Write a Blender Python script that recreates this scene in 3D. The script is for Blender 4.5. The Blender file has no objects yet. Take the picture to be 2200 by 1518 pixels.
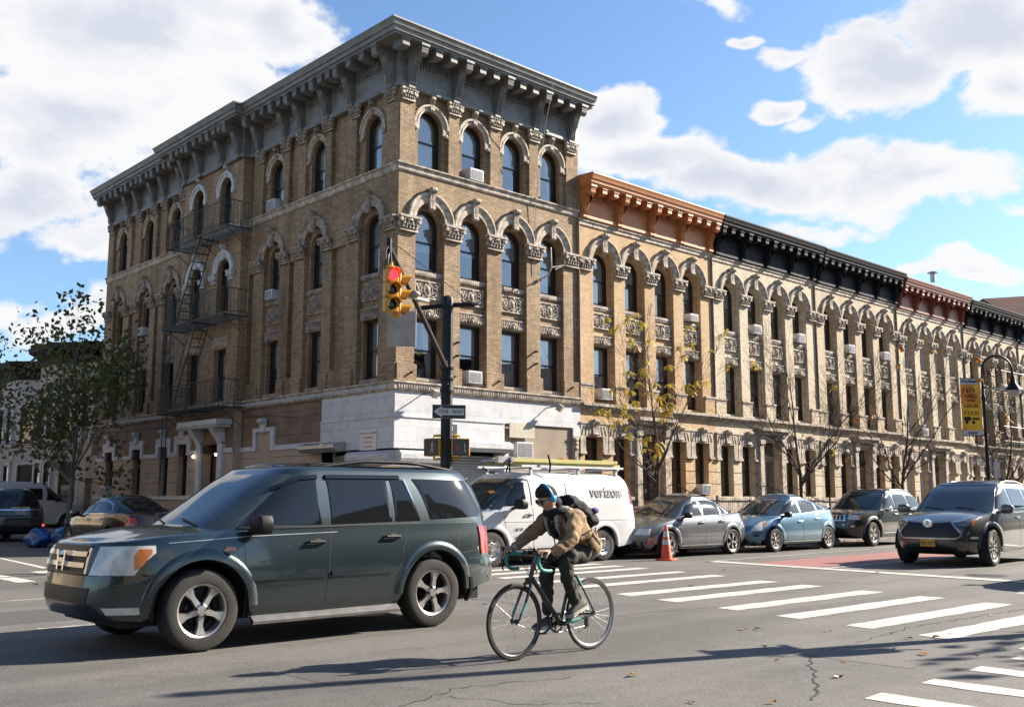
import bpy, bmesh, math, random
from math import sin, cos, pi, radians, atan2, sqrt, hypot
from mathutils import Vector, Matrix
random.seed(7)
D = bpy.data
SC = bpy.context.scene
COL = SC.collection

# ------------------------------------------------------------------ camera
CAMPOS = Vector((-17.0355, -23.1675, 1.4189))
HEAD = radians(48) - 0.0167
PITCH = 0.1421
cam_d = D.cameras.new("camera")
cam = D.objects.new("camera", cam_d)
COL.objects.link(cam)
cam_d.sensor_width = 36.0
cam_d.lens = 36.0 * 2168.757 / 2200.0
cam_d.clip_start = 0.1
cam_d.clip_end = 3000
cam.location = CAMPOS
_F = Vector((cos(HEAD) * cos(PITCH), sin(HEAD) * cos(PITCH), sin(PITCH)))
cam.rotation_euler = _F.to_track_quat('-Z', 'Y').to_euler()
SC.camera = cam
_Fh = Vector((cos(HEAD), sin(HEAD), 0))
_R = Vector((sin(HEAD), -cos(HEAD), 0))
_U = _R.cross(_F)

def px_ray(x, y):
    return _F + _R * ((x - 1100) / 2168.757) - _U * ((y - 759) / 2168.757)

# ------------------------------------------------------------------ world
SUN_EL = radians(29.5)
SUN_AZ = Vector((0.937, -0.349, 0))          # horizontal direction towards the sun
world = D.worlds.new("World")
SC.world = world
world.use_nodes = True
SC.view_settings.view_transform = 'Standard'
SC.view_settings.look = 'None'
SC.view_settings.gamma = 1
SC.view_settings.exposure = 1.62
SC.render.engine = 'CYCLES'
SC.cycles.use_denoising = True
SC.cycles.max_bounces = 7
SC.cycles.diffuse_bounces = 3
SC.cycles.glossy_bounces = 3
SC.cycles.transparent_max_bounces = 8
SC.cycles.caustics_reflective = False
SC.cycles.caustics_refractive = False
SC.cycles.sample_clamp_indirect = 6

def build_world():
    nt = world.node_tree
    nt.nodes.clear()
    N = nt.nodes.new
    L = nt.links.new
    def math_(op, a, b=None, c=None, clamp=False):
        n = N('ShaderNodeMath'); n.operation = op; n.use_clamp = clamp
        for i, v in enumerate((a, b, c)):
            if v is None: continue
            if isinstance(v, (int, float)): n.inputs[i].default_value = v
            else: L(v, n.inputs[i])
        return n.outputs[0]
    def vmath(op, a, b=None):
        n = N('ShaderNodeVectorMath'); n.operation = op
        for i, v in enumerate((a, b)):
            if v is None: continue
            if isinstance(v, (tuple, list, Vector)): n.inputs[i].default_value = tuple(v)
            else: L(v, n.inputs[i])
        return n.outputs[1] if op in ('DOT_PRODUCT', 'LENGTH') else n.outputs[0]
    out = N('ShaderNodeOutputWorld')
    bg = N('ShaderNodeBackground')
    sky = N('ShaderNodeTexSky')
    sky.sky_type = 'NISHITA'
    sky.sun_disc = False
    sky.sun_elevation = SUN_EL
    sky.sun_rotation = atan2(SUN_AZ.x, SUN_AZ.y)
    sky.air_density = 1.0
    sky.dust_density = 0.6
    sky.ozone_density = 2.0
    tc = N('ShaderNodeTexCoord')
    d = vmath('NORMALIZE', tc.outputs['Generated'])
    fwd = math_('MAXIMUM', math_('ABSOLUTE', vmath('DOT_PRODUCT', d, _Fh)), 0.08)
    a = math_('DIVIDE', vmath('DOT_PRODUCT', d, _R), fwd)
    sep = N('ShaderNodeSeparateXYZ'); L(d, sep.inputs[0])
    b = math_('DIVIDE', sep.outputs[2], fwd)
    cx = N('ShaderNodeCombineXYZ'); L(a, cx.inputs[0]); L(b, cx.inputs[1])
    P = cx.outputs[0]
    def ab(x, y):
        r = px_ray(x, y); f = r.dot(_Fh)
        return r.dot(_R) / f, r.z / f
    # domain warp
    def noise(vec, sc, det, rough, dist=0.0):
        n = N('ShaderNodeTexNoise'); n.noise_dimensions = '3D'
        n.inputs['Scale'].default_value = sc; n.inputs['Detail'].default_value = det
        n.inputs['Roughness'].default_value = rough; n.inputs['Distortion'].default_value = dist
        L(vec, n.inputs['Vector']); return n
    wv = noise(d, 5.0, 4, .55)
    w1 = vmath('SCALE', vmath('SUBTRACT', wv.outputs['Color'], (.5, .5, .5)))
    w1.node.inputs[3].default_value = 0.16
    Pw = vmath('ADD', P, w1)
    zero = vmath('MULTIPLY', Pw, (1, 1, 0))
    blobs = [  # px x, px y, rx, ry, strength
        (250, 80, 400, 150, 1.15), (620, 70, 130, 90, .8), (150, 260, 360, 150, 1.0), (500, 210, 230, 120, .8), (60, 400, 260, 70, .85),
        (190, 500, 120, 50, .7), (20, 620, 90, 30, .55), (150, 660, 150, 50, .75), (330, 600, 260, 60, .6),
        (1310, 250, 135, 85, 1.15), (1400, 340, 220, 70, 1.1), (1640, 375, 280, 72, 1.15), (1950, 410, 270, 76, 1.15),
        (1880, 165, 140, 105, 1.1), (2090, 80, 215, 120, 1.2), (2140, 225, 150, 85, 1.1), (1660, 215, 60, 28, .75), (1600, 85, 60, 22, .6),
        (1860, 60, 70, 40, .5), (1700, 120, 70, 22, .5), (1530, 10, 110, 30, .6), (1700, 250, 60, 24, .6),
        (2080, 585, 130, 32, .85), (1960, 592, 55, 22, .7), (2150, 490, 50, 16, .6), (1780, 480, 170, 34, .55),
        (-600, 300, 700, 300, .9), (2900, 300, 450, 260, .9)]
    acc = None
    for x, y, rx, ry, s in blobs:
        ca, cb = ab(x, y)
        v = vmath('SUBTRACT', zero, (ca, cb, 0))
        v = vmath('MULTIPLY', v, (2168. / rx, 2168. / ry, 0))
        l = vmath('LENGTH', v)
        m = math_('MULTIPLY', math_('SUBTRACT', 1.25, l), s)
        acc = m if acc is None else math_('MAXIMUM', acc, m)
    acc = math_('MAXIMUM', acc, -0.6)
    fb = noise(vmath('MULTIPLY', d, (1, 1, 1.9)), 7.5, 9, .58, .15)
    fine = noise(vmath('MULTIPLY', d, (1, 1, 1.6)), 26., 7, .6, .1)
    nf = math_('ADD', math_('MULTIPLY', math_('SUBTRACT', fb.outputs['Fac'], .5), 2.3), math_('MULTIPLY', math_('SUBTRACT', fine.outputs['Fac'], .5), 1.25))
    dens = math_('ADD', math_('MULTIPLY', acc, 1.25), nf)
    cov = N('ShaderNodeMapRange'); cov.interpolation_type = 'SMOOTHSTEP'
    cov.inputs['From Min'].default_value = 0.12; cov.inputs['From Max'].default_value = 0.58
    L(dens, cov.inputs['Value'])
    # thickness shading: thick cores are greyer
    sh = noise(vmath('MULTIPLY', d, (1, 1, 2.2)), 4.5, 6, .5, .3)
    core = N('ShaderNodeMapRange'); core.interpolation_type = 'SMOOTHSTEP'
    core.inputs['From Min'].default_value = .7; core.inputs['From Max'].default_value = 2.0
    L(math_('ADD', dens, math_('MULTIPLY', math_('SUBTRACT', sh.outputs['Fac'], .5), 3.0)), core.inputs['Value'])
    mixc = N('ShaderNodeMix'); mixc.data_type = 'RGBA'
    mixc.inputs['A'].default_value = (.312, .314, .318, 1)
    mixc.inputs['B'].default_value = (.225, .238, .275, 1)
    L(core.outputs[0], mixc.inputs['Factor'])
    skyc = N('ShaderNodeVectorMath'); skyc.operation = 'MULTIPLY'
    L(sky.outputs[0], skyc.inputs[0]); skyc.inputs[1].default_value = SKYTINT
    fin = N('ShaderNodeMix'); fin.data_type = 'RGBA'
    L(cov.outputs[0], fin.inputs['Factor']); L(skyc.outputs[0], fin.inputs['A'])
    csc = N('ShaderNodeVectorMath'); csc.operation = 'SCALE'; L(mixc.outputs['Result'], csc.inputs[0]); csc.inputs[3].default_value = 1.0 / SKYSTR
    L(csc.outputs[0], fin.inputs['B'])
    L(fin.outputs['Result'], bg.inputs['Color'])
    bg.inputs['Strength'].default_value = SKYSTR
    L(bg.outputs[0], out.inputs[0])
SKYSTR = 0.062
SKYTINT = (.86, 1.0, 1.12)
build_world()

sl = D.lights.new("sun", 'SUN')
sl.energy = 5.0
sl.angle = radians(0.53)
sl.color = (1.0, 0.90, 0.76)
sun = D.objects.new("sun", sl)
COL.objects.link(sun)
sdir = (SUN_AZ * cos(SUN_EL) + Vector((0, 0, sin(SUN_EL)))).normalized()
sun.rotation_euler = sdir.to_track_quat('Z', 'Y').to_euler()
sun.location = sdir * 60

# ------------------------------------------------------------------ mesh builder and object helpers
class MB:
    def __init__(s, T=None):
        s.v = []; s.f = []; s.m = []; s.T = T
    def add(s, vs, fs, mat=0):
        o = len(s.v)
        flip = False
        if s.T is not None:
            vs = [s.T @ Vector(v) for v in vs]
            flip = s.T.determinant() < 0
        s.v += [tuple(v) for v in vs]
        for f in fs:
            ff = [o + i for i in f]
            s.f.append(ff[::-1] if flip else ff)
            s.m.append(mat)
        return s
    def quad(s, a, b, c, d, mat=0):
        return s.add([a, b, c, d], [(0, 1, 2, 3)], mat)
    def box(s, x0, x1, y0, y1, z0, z1, mat=0, skip=''):
        v = [(x0, y0, z0), (x1, y0, z0), (x1, y1, z0), (x0, y1, z0), (x0, y0, z1), (x1, y0, z1), (x1, y1, z1), (x0, y1, z1)]
        F = {'b': (0, 3, 2, 1), 't': (4, 5, 6, 7), 'f': (0, 1, 5, 4), 'r': (1, 2, 6, 5), 'k': (2, 3, 7, 6), 'l': (3, 0, 4, 7)}
        return s.add(v, [F[k] for k in F if k not in skip], mat)
    def bbox(s, x0, x1, y0, y1, z0, z1, b=.01, mat=0):
        """box with chamfered vertical and top edges"""
        b = min(b, (x1 - x0) * .45, (y1 - y0) * .45, (z1 - z0) * .45)
        ring = lambda i, z: [(x0 + i + b, y0 + i, z), (x1 - i - b, y0 + i, z), (x1 - i, y0 + i + b, z), (x1 - i, y1 - i - b, z), (x1 - i - b, y1 - i, z), (x0 + i + b, y1 - i, z), (x0 + i, y1 - i - b, z), (x0 + i, y0 + i + b, z)]
        b2 = b * .7
        v = ring(b2, z0) + ring(0, z0 + b2) + ring(0, z1 - b2) + ring(b2, z1)
        f = [tuple(range(7, -1, -1)), tuple(range(24, 32))]
        for k in range(3):
            for i in range(8):
                j = (i + 1) % 8
                f.append((k * 8 + i, k * 8 + j, k * 8 + 8 + j, k * 8 + 8 + i))
        return s.add(v, f, mat)
    def prism(s, pts, y0, y1, mat=0, axis='y', caps=True):
        """extrude closed 2d outline; axis y: pts are (x,z); axis x: pts are (y,z); axis z: pts are (x,y)"""
        n = len(pts)
        if axis == 'y': g = lambda p, t: (p[0], t, p[1])
        elif axis == 'x': g = lambda p, t: (t, p[0], p[1])
        else: g = lambda p, t: (p[0], p[1], t)
        v = [g(p, y0) for p in pts] + [g(p, y1) for p in pts]
        f = [(i, (i + 1) % n, n + (i + 1) % n, n + i) for i in range(n)]
        if caps: f += [tuple(range(n - 1, -1, -1)), tuple(range(n, 2 * n))]
        return s.add(v, f, mat)
    def tube(s, pts, r, n=8, mat=0, closed=False, caps=True, flat=1.0):
        pts = [Vector(p) for p in pts]
        m = len(pts)
        rs = r if isinstance(r, (list, tuple)) else [r] * m
        up = Vector((0, 0, 1))
        v = []
        prev = None
        for i, p in enumerate(pts):
            if closed: t = pts[(i + 1) % m] - pts[i - 1]
            else: t = pts[min(i + 1, m - 1)] - pts[max(i - 1, 0)]
            if t.length < 1e-9: t = Vector((0, 0, 1))
            t.normalize()
            if prev is None:
                a = up if abs(t.z) < .9 else Vector((1, 0, 0))
                x = t.cross(a).normalized()
            else:
                x = (prev - t * prev.dot(t))
                x = x.normalized() if x.length > 1e-6 else t.orthogonal().normalized()
            prev = x
            y = t.cross(x)
            for k in range(n):
                an = 2 * pi * k / n
                v.append(p + (x * cos(an) + y * sin(an) * flat) * rs[i])
        f = []
        for i in range(m if closed else m - 1):
            for k in range(n):
                a, b = i * n + k, i * n + (k + 1) % n
                c, d = ((i + 1) % m) * n + (k + 1) % n, ((i + 1) % m) * n + k
                f.append((a, b, c, d))
        if not closed and caps:
            f.append(tuple(range(n - 1, -1, -1))); f.append(tuple(range((m - 1) * n, m * n)))
        return s.add(v, f, mat)
    def lathe(s, prof, c=(0, 0, 0), ax='z', n=24, mat=0, a0=0, a1=2 * pi):
        c = Vector(c)
        full = abs(a1 - a0 - 2 * pi) < 1e-6
        k = n if full else n + 1
        v = []
        for r, h in prof:
            for i in range(k):
                an = a0 + (a1 - a0) * i / n
                p = (r * cos(an), r * sin(an), h)
                if ax == 'x': p = (h, p[0], p[1])
                elif ax == 'y': p = (p[1], h, p[0])
                v.append(c + Vector(p))
        f = []
        for j in range(len(prof) - 1):
            for i in range(k if full else k - 1):
                i2 = (i + 1) % k
                f.append((j * k + i, j * k + i2, (j + 1) * k + i2, (j + 1) * k + i))
        return s.add(v, f, mat)
    def ball(s, c, r, n=10, m=6, mat=0):
        rx, ry, rz = r if isinstance(r, (tuple, list)) else (r, r, r)
        v = []
        for j in range(m + 1):
            ph = pi * j / m
            for i in range(n):
                th = 2 * pi * i / n
                v.append((c[0] + rx * sin(ph) * cos(th), c[1] + ry * sin(ph) * sin(th), c[2] - rz * cos(ph)))
        f = [(j * n + i, j * n + (i + 1) % n, (j + 1) * n + (i + 1) % n, (j + 1) * n + i) for j in range(m) for i in range(n)]
        return s.add(v, f, mat)
    def sweep(s, path, prof, mat=0, close_ends=True):
        """sweep profile [(out, z)...] along plan path [(x,y)...]; outward is to the RIGHT of travel"""
        n = len(path); k = len(prof)
        v = []
        for i in range(n):
            p = Vector(path[i])
            if i == 0: t0 = t1 = (Vector(path[1]) - p).normalized()
            elif i == n - 1: t0 = t1 = (p - Vector(path[i - 1])).normalized()
            else: t0 = (p - Vector(path[i - 1])).normalized(); t1 = (Vector(path[i + 1]) - p).normalized()
            n0 = Vector((t0.y, -t0.x)); n1 = Vector((t1.y, -t1.x))
            m = (n0 + n1)
            m = m / max(m.dot(n0), .2)
            for o, z in prof:
                v.append((p.x + m.x * o, p.y + m.y * o, z))
        f = []
        for i in range(n - 1):
            for j in range(k):
                j2 = (j + 1) % k
                f.append((i * k + j, (i + 1) * k + j, (i + 1) * k + j2, i * k + j2))
        if close_ends:
            f.append(tuple(range(k))); f.append(tuple(range((n - 1) * k + k - 1, (n - 1) * k - 1, -1)))
        return s.add(v, f, mat)
    def mesh(s, name, mats, smooth=None, fix=True):
        me = D.meshes.new(name)
        me.from_pydata(s.v, [], s.f)
        if not isinstance(mats, (list, tuple)): mats = [mats]
        for m in mats: me.materials.append(m)
        if len(mats) > 1: me.polygons.foreach_set('material_index', s.m)
        if fix:
            bm = bmesh.new(); bm.from_mesh(me)
            bmesh.ops.remove_doubles(bm, verts=bm.verts, dist=1e-5)
            bmesh.ops.recalc_face_normals(bm, faces=bm.faces)
            bm.to_mesh(me); bm.free()
        if smooth is not None:
            me.polygons.foreach_set('use_smooth', [True] * len(me.polygons))
            me.set_sharp_from_angle(angle=radians(smooth))
        me.update()
        return me
    def build(s, name, mats, parent=None, smooth=None, loc=None, rz=None, fix=True):
        return link(name, s.mesh(name, mats, smooth, fix), parent, loc, rz)

def link(name, me, parent=None, loc=None, rz=None):
    o = D.objects.new(name, me)
    COL.objects.link(o)
    if parent is not None: o.parent = parent
    if loc is not None: o.location = loc
    if rz is not None: o.rotation_euler = (0, 0, rz)
    return o

def thing(name, label, cat, loc=(0, 0, 0), rz=0, group=None):
    o = D.objects.new(name, None)
    o.empty_display_size = .2
    COL.objects.link(o)
    o.location = loc; o.rotation_euler = (0, 0, rz)
    return tag(o, label, cat, group)

def tag(o, label, cat, group=None):
    o['label'] = label; o['category'] = cat
    if group: o['group'] = group
    return o

def struct(o, kind='structure'):
    o['kind'] = kind
    return o

def text_mesh(txt, size, mat, depth=0.0, align='CENTER', bold=0.0, sx=1.0):
    """text as mesh in the XZ plane, facing -Y"""
    cu = D.curves.new('lettering', 'FONT')
    cu.body = txt; cu.size = size; cu.align_x = align; cu.align_y = 'CENTER'
    cu.extrude = depth; cu.offset = bold; cu.resolution_u = 3
    o = D.objects.new('lettering', cu)
    COL.objects.link(o)
    dg = bpy.context.evaluated_depsgraph_get()
    me = D.meshes.new_from_object(o.evaluated_get(dg))
    D.objects.remove(o)
    me.transform(Matrix.Diagonal((sx, 1, 1, 1)))
    me.transform(Matrix.Rotation(radians(90), 4, 'X'))
    me.materials.clear(); me.materials.append(mat)
    return me

# ------------------------------------------------------------------ materials
def newmat(name):
    m = D.materials.new(name); m.use_nodes = True
    nt = m.node_tree
    return m, nt, nt.nodes['Principled BSDF']

ALB = .74
def mat(name, col, rough=.6, metal=0.0, var=.12, vs=3.0, bump=0.0, bs=40., coat=0.0, spec=.5, dirt=None, emit=None, es=1.0, aniso=(1, 1, 1)):
    m, nt, p = newmat(name)
    if metal < .3: col = tuple(c * ALB for c in col); dirt = tuple(c * ALB for c in dirt) if dirt else None
    N = nt.nodes.new; L = nt.links.new
    p.inputs['Roughness'].default_value = rough
    p.inputs['Metallic'].default_value = metal
    p.inputs['Coat Weight'].default_value = coat
    p.inputs['Coat Roughness'].default_value = .04
    p.inputs['Specular IOR Level'].default_value = spec
    tc = N('ShaderNodeTexCoord')
    mp = N('ShaderNodeMapping'); mp.inputs['Scale'].default_value = aniso
    L(tc.outputs['Object'], mp.inputs[0])
    if var > 0:
        n = N('ShaderNodeTexNoise'); n.inputs['Scale'].default_value = vs; n.inputs['Detail'].default_value = 6
        n.inputs['Roughness'].default_value = .65
        L(mp.outputs[0], n.inputs['Vector'])
        r = N('ShaderNodeMapRange'); r.inputs['From Min'].default_value = .3; r.inputs['From Max'].default_value = .7
        L(n.outputs['Fac'], r.inputs['Value'])
        mx = N('ShaderNodeMix'); mx.data_type = 'RGBA'
        c2 = dirt if dirt else tuple(c * (1 - 2 * var) for c in col)
        c1 = tuple(min(1, c * (1 + var)) for c in col)
        mx.inputs['A'].default_value = (*c2, 1); mx.inputs['B'].default_value = (*c1, 1)
        L(r.outputs[0], mx.inputs['Factor'])
        L(mx.outputs['Result'], p.inputs['Base Color'])
    else:
        p.inputs['Base Color'].default_value = (*col, 1)
    if bump > 0:
        n2 = N('ShaderNodeTexNoise'); n2.inputs['Scale'].default_value = bs; n2.inputs['Detail'].default_value = 4
        L(mp.outputs[0], n2.inputs['Vector'])
        b = N('ShaderNodeBump'); b.inputs['Strength'].default_value = bump; b.inputs['Distance'].default_value = .02
        L(n2.outputs['Fac'], b.inputs['Height']); L(b.outputs[0], p.inputs['Normal'])
    if emit:
        p.inputs['Emission Color'].default_value = (*emit, 1)
        p.inputs['Emission Strength'].default_value = es
    return m

def mat_brick(name, c1, c2, mortar, w=.215, h=.072, dirt=(.5, .45, .4), bump=.5, off=.5, ms=.008):
    m, nt, p = newmat(name)
    c1, c2, mortar = [tuple(q * ALB for q in c) for c in (c1, c2, mortar)]
    N = nt.nodes.new; L = nt.links.new
    tc = N('ShaderNodeTexCoord')
    sp = N('ShaderNodeSeparateXYZ'); L(tc.outputs['Object'], sp.inputs[0])
    ad = N('ShaderNodeMath'); ad.operation = 'ADD'; L(sp.outputs[0], ad.inputs[0]); L(sp.outputs[1], ad.inputs[1])
    cb = N('ShaderNodeCombineXYZ'); L(ad.outputs[0], cb.inputs[0]); L(sp.outputs[2], cb.inputs[1])
    br = N('ShaderNodeTexBrick')
    L(cb.outputs[0], br.inputs['Vector'])
    br.offset = off
    br.inputs['Color1'].default_value = (*c1, 1); br.inputs['Color2'].default_value = (*c2, 1); br.inputs['Mortar'].default_value = (*mortar, 1)
    br.inputs['Scale'].default_value = 1; br.inputs['Brick Width'].default_value = w; br.inputs['Row Height'].default_value = h
    br.inputs['Mortar Size'].default_value = ms; br.inputs['Mortar Smooth'].default_value = .3; br.inputs['Bias'].default_value = 0
    n = N('ShaderNodeTexNoise'); n.inputs['Scale'].default_value = .55; n.inputs['Detail'].default_value = 8; n.inputs['Roughness'].default_value = .7
    mp = N('ShaderNodeMapping'); mp.inputs['Scale'].default_value = (1.6, 1.6, .4); L(tc.outputs['Object'], mp.inputs[0]); L(mp.outputs[0], n.inputs['Vector'])
    r = N('ShaderNodeMapRange'); r.inputs['From Min'].default_value = .40; r.inputs['From Max'].default_value = .66
    L(n.outputs['Fac'], r.inputs['Value'])
    n3 = N('ShaderNodeTexNoise'); n3.inputs['Scale'].default_value = 9; n3.inputs['Detail'].default_value = 3; L(tc.outputs['Object'], n3.inputs['Vector'])
    mu = N('ShaderNodeMix'); mu.data_type = 'RGBA'; mu.blend_type = 'MULTIPLY'
    mu.inputs['B'].default_value = (*dirt, 1)
    L(r.outputs[0], mu.inputs['Factor']); L(br.outputs['Color'], mu.inputs['A'])
    m2 = N('ShaderNodeMix'); m2.data_type = 'RGBA'; m2.blend_type = 'MULTIPLY'; m2.inputs['Factor'].default_value = .55
    rr = N('ShaderNodeMapRange'); rr.inputs['From Min'].default_value = .3; rr.inputs['From Max'].default_value = .7; rr.inputs['To Min'].default_value = .6; rr.inputs['To Max'].default_value = 1.15
    L(n3.outputs['Fac'], rr.inputs['Value']); L(mu.outputs['Result'], m2.inputs['A']); L(rr.outputs[0], m2.inputs['B'])
    L(m2.outputs['Result'], p.inputs['Base Color'])
    p.inputs['Roughness'].default_value = .85
    b = N('ShaderNodeBump'); b.inputs['Strength'].default_value = bump; b.inputs['Distance'].default_value = .012; b.invert = True
    L(br.outputs['Fac'], b.inputs['Height']); L(b.outputs[0], p.inputs['Normal'])
    return m

def mat_glass(name, tint=(.02, .025, .03), trans=.5, rough=.02, f0=.12):
    """window pane: partly see-through, mirror-like towards grazing angles"""
    m, nt, p = newmat(name)
    N = nt.nodes.new; L = nt.links.new
    nt.nodes.remove(p)
    out = [n for n in nt.nodes if n.type == 'OUTPUT_MATERIAL'][0]
    tr = N('ShaderNodeBsdfTransparent'); tr.inputs[0].default_value = (.75, .8, .82, 1)
    df = N('ShaderNodeBsdfDiffuse'); df.inputs[0].default_value = (*tint, 1)
    gl = N('ShaderNodeBsdfGlossy'); gl.inputs['Roughness'].default_value = rough; gl.inputs[0].default_value = (.95, .97, 1, 1)
    fr = N('ShaderNodeLayerWeight'); fr.inputs[0].default_value = .36
    mr = N('ShaderNodeMapRange'); mr.inputs['To Min'].default_value = f0; mr.inputs['To Max'].default_value = .65
    L(fr.outputs['Facing'], mr.inputs['Value'])
    m1 = N('ShaderNodeMixShader'); m1.inputs[0].default_value = trans; L(df.outputs[0], m1.inputs[1]); L(tr.outputs[0], m1.inputs[2])
    m2 = N('ShaderNodeMixShader'); L(mr.outputs[0], m2.inputs[0]); L(m1.outputs[0], m2.inputs[1]); L(gl.outputs[0], m2.inputs[2])
    n = N('ShaderNodeTexNoise'); n.inputs['Scale'].default_value = 1.3; n.inputs['Detail'].default_value = 1
    tc = N('ShaderNodeTexCoord'); L(tc.outputs['Object'], n.inputs['Vector'])
    b = N('ShaderNodeBump'); b.inputs['Strength'].default_value = .12; b.inputs['Distance'].default_value = .05
    L(n.outputs['Fac'], b.inputs['Height']); L(b.outputs[0], gl.inputs['Normal'])
    L(m2.outputs[0], out.inputs[0])
    return m
# ------------------------------------------------------------------ shared materials
M = {}
M['brickR'] = mat_brick('brick_tan_corner', (.57, .41, .245), (.39, .265, .155), (.24, .18, .125), dirt=(.50, .44, .37), bump=.8)
M['brickG'] = mat_brick('brick_golden', (.74, .51, .28), (.60, .41, .22), (.5, .36, .22), dirt=(.75, .68, .6), bump=.35)
M['brickP'] = mat_brick('brick_pale', (.80, .68, .50), (.66, .55, .39), (.52, .44, .33), dirt=(.78, .74, .7), bump=.35)
M['brickP2'] = mat_brick('brick_buff', (.72, .59, .42), (.60, .48, .33), (.48, .40, .29), dirt=(.75, .7, .65), bump=.35)
M['brickW'] = mat_brick('brick_cream', (.55, .5, .4), (.5, .45, .35), (.4, .36, .3), bump=.3)
M['brickD'] = mat_brick('brick_dim', (.30, .2, .14), (.24, .16, .11), (.2, .15, .1))
M['stone'] = mat('weathered_stone', (.56, .475, .39), .85, var=.36, vs=5, bump=.5, bs=30)
M['stoneL'] = mat('pale_terracotta', (.58, .50, .40), .8, var=.22, vs=7, bump=.4, bs=40)
M['stoneD'] = mat('sooty_terracotta', (.44, .36, .29), .85, var=.35, vs=6, bump=.6, bs=40)  # darker copy of the stone for the side street front, shade put into its colour
M['white'] = mat('white_house_paint', (.66, .67, .70), .6, var=.12, vs=4)
M['greytin'] = mat('grey_painted_tin', (.23, .24, .245), .55, var=.2, vs=3, dirt=(.15, .135, .12), bump=.15)
M['rust'] = mat('rusty_wood', (.26, .13, .07), .9, var=.4, vs=8)
M['orange'] = mat('orange_brown_paint', (.62, .235, .075), .5, var=.1, vs=2)
M['black'] = mat('black_cornice_paint', (.022, .022, .026), .65, var=.2, vs=3, spec=.15)
M['maroon'] = mat('brick_red_paint', (.30, .085, .05), .5, var=.12, vs=2)
M['frame'] = mat('dark_window_frame', (.028, .022, .02), .35, var=.15)
M['framew'] = mat('white_window_frame', (.6, .62, .66), .4, var=.1)
M['room'] = mat('dark_room', (.035, .033, .03), .9, var=.3, vs=1)  # near-black colour stands in for unlit interiors
M['blind'] = mat('window_blind', (.9, .92, .93), .8, var=.08, vs=2, aniso=(1, 1, 12))
M['drape'] = mat('window_drape', (.92, .88, .8), .9, var=.15, vs=3, aniso=(8, 1, 1))
M['glass'] = mat_glass('window_glass', trans=.8, f0=.10)
M['glassd'] = mat_glass('window_glass_dark', trans=.3, f0=.10)
M['roof'] = mat('tar_roof', (.06, .06, .06), .9)
M['beige'] = mat('beige_painted_wall', (.52, .40, .30), .8, var=.08, vs=1.5, bump=.1)
M['brown'] = mat('brown_painted_wall', (.27, .18, .125), .8, var=.2, vs=1.5, bump=.2)
M['panelw'] = None
M['iron'] = mat('black_iron', (.02, .02, .022), .45, var=.2)
M['irong'] = mat('grey_green_iron', (.04, .048, .042), .55, var=.3, vs=8)
M['steel'] = mat('galvanised_steel', (.42, .43, .44), .4, metal=.7, var=.2, vs=8)
M['stoop'] = mat('brownstone_paint', (.13, .055, .042), .7, var=.15)

def mat_panel():
    m, nt, p = newmat('white_painted_sheet_panels')
    N = nt.nodes.new; L = nt.links.new
    tc = N('ShaderNodeTexCoord')
    sp = N('ShaderNodeSeparateXYZ'); L(tc.outputs['Object'], sp.inputs[0])
    ad = N('ShaderNodeMath'); ad.operation = 'SUBTRACT'; L(sp.outputs[0], ad.inputs[0]); L(sp.outputs[1], ad.inputs[1])
    cb = N('ShaderNodeCombineXYZ'); L(ad.outputs[0], cb.inputs[0]); L(sp.outputs[2], cb.inputs[1])
    br = N('ShaderNodeTexBrick'); L(cb.outputs[0], br.inputs['Vector'])
    br.inputs['Color1'].default_value = (.50, .505, .52, 1); br.inputs['Color2'].default_value = (.45, .46, .475, 1); br.inputs['Mortar'].default_value = (.26, .26, .27, 1)
    br.inputs['Scale'].default_value = 1; br.inputs['Brick Width'].default_value = .82; br.inputs['Row Height'].default_value = .43
    br.inputs['Mortar Size'].default_value = .006; br.offset = .35
    n = N('ShaderNodeTexNoise'); n.inputs['Scale'].default_value = 2.2; n.inputs['Detail'].default_value = 9; n.inputs['Roughness'].default_value = .75
    L(tc.outputs['Object'], n.inputs['Vector'])
    r = N('ShaderNodeMapRange'); r.inputs['From Min'].default_value = .48; r.inputs['From Max'].default_value = .70; L(n.outputs['Fac'], r.inputs['Value'])
    mx = N('ShaderNodeMix'); mx.data_type = 'RGBA'; mx.inputs['B'].default_value = (.33, .33, .34, 1)
    L(r.outputs[0], mx.inputs['Factor']); L(br.outputs['Color'], mx.inputs['A']); L(mx.outputs['Result'], p.inputs['Base Color'])
    p.inputs['Roughness'].default_value = .5
    b = N('ShaderNodeBump'); b.inputs['Strength'].default_value = .5; b.inputs['Distance'].default_value = .01; b.invert = True
    L(br.outputs['Fac'], b.inputs['Height']); L(b.outputs[0], p.inputs['Normal'])
    return m
M['panelw'] = mat_panel()

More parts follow.
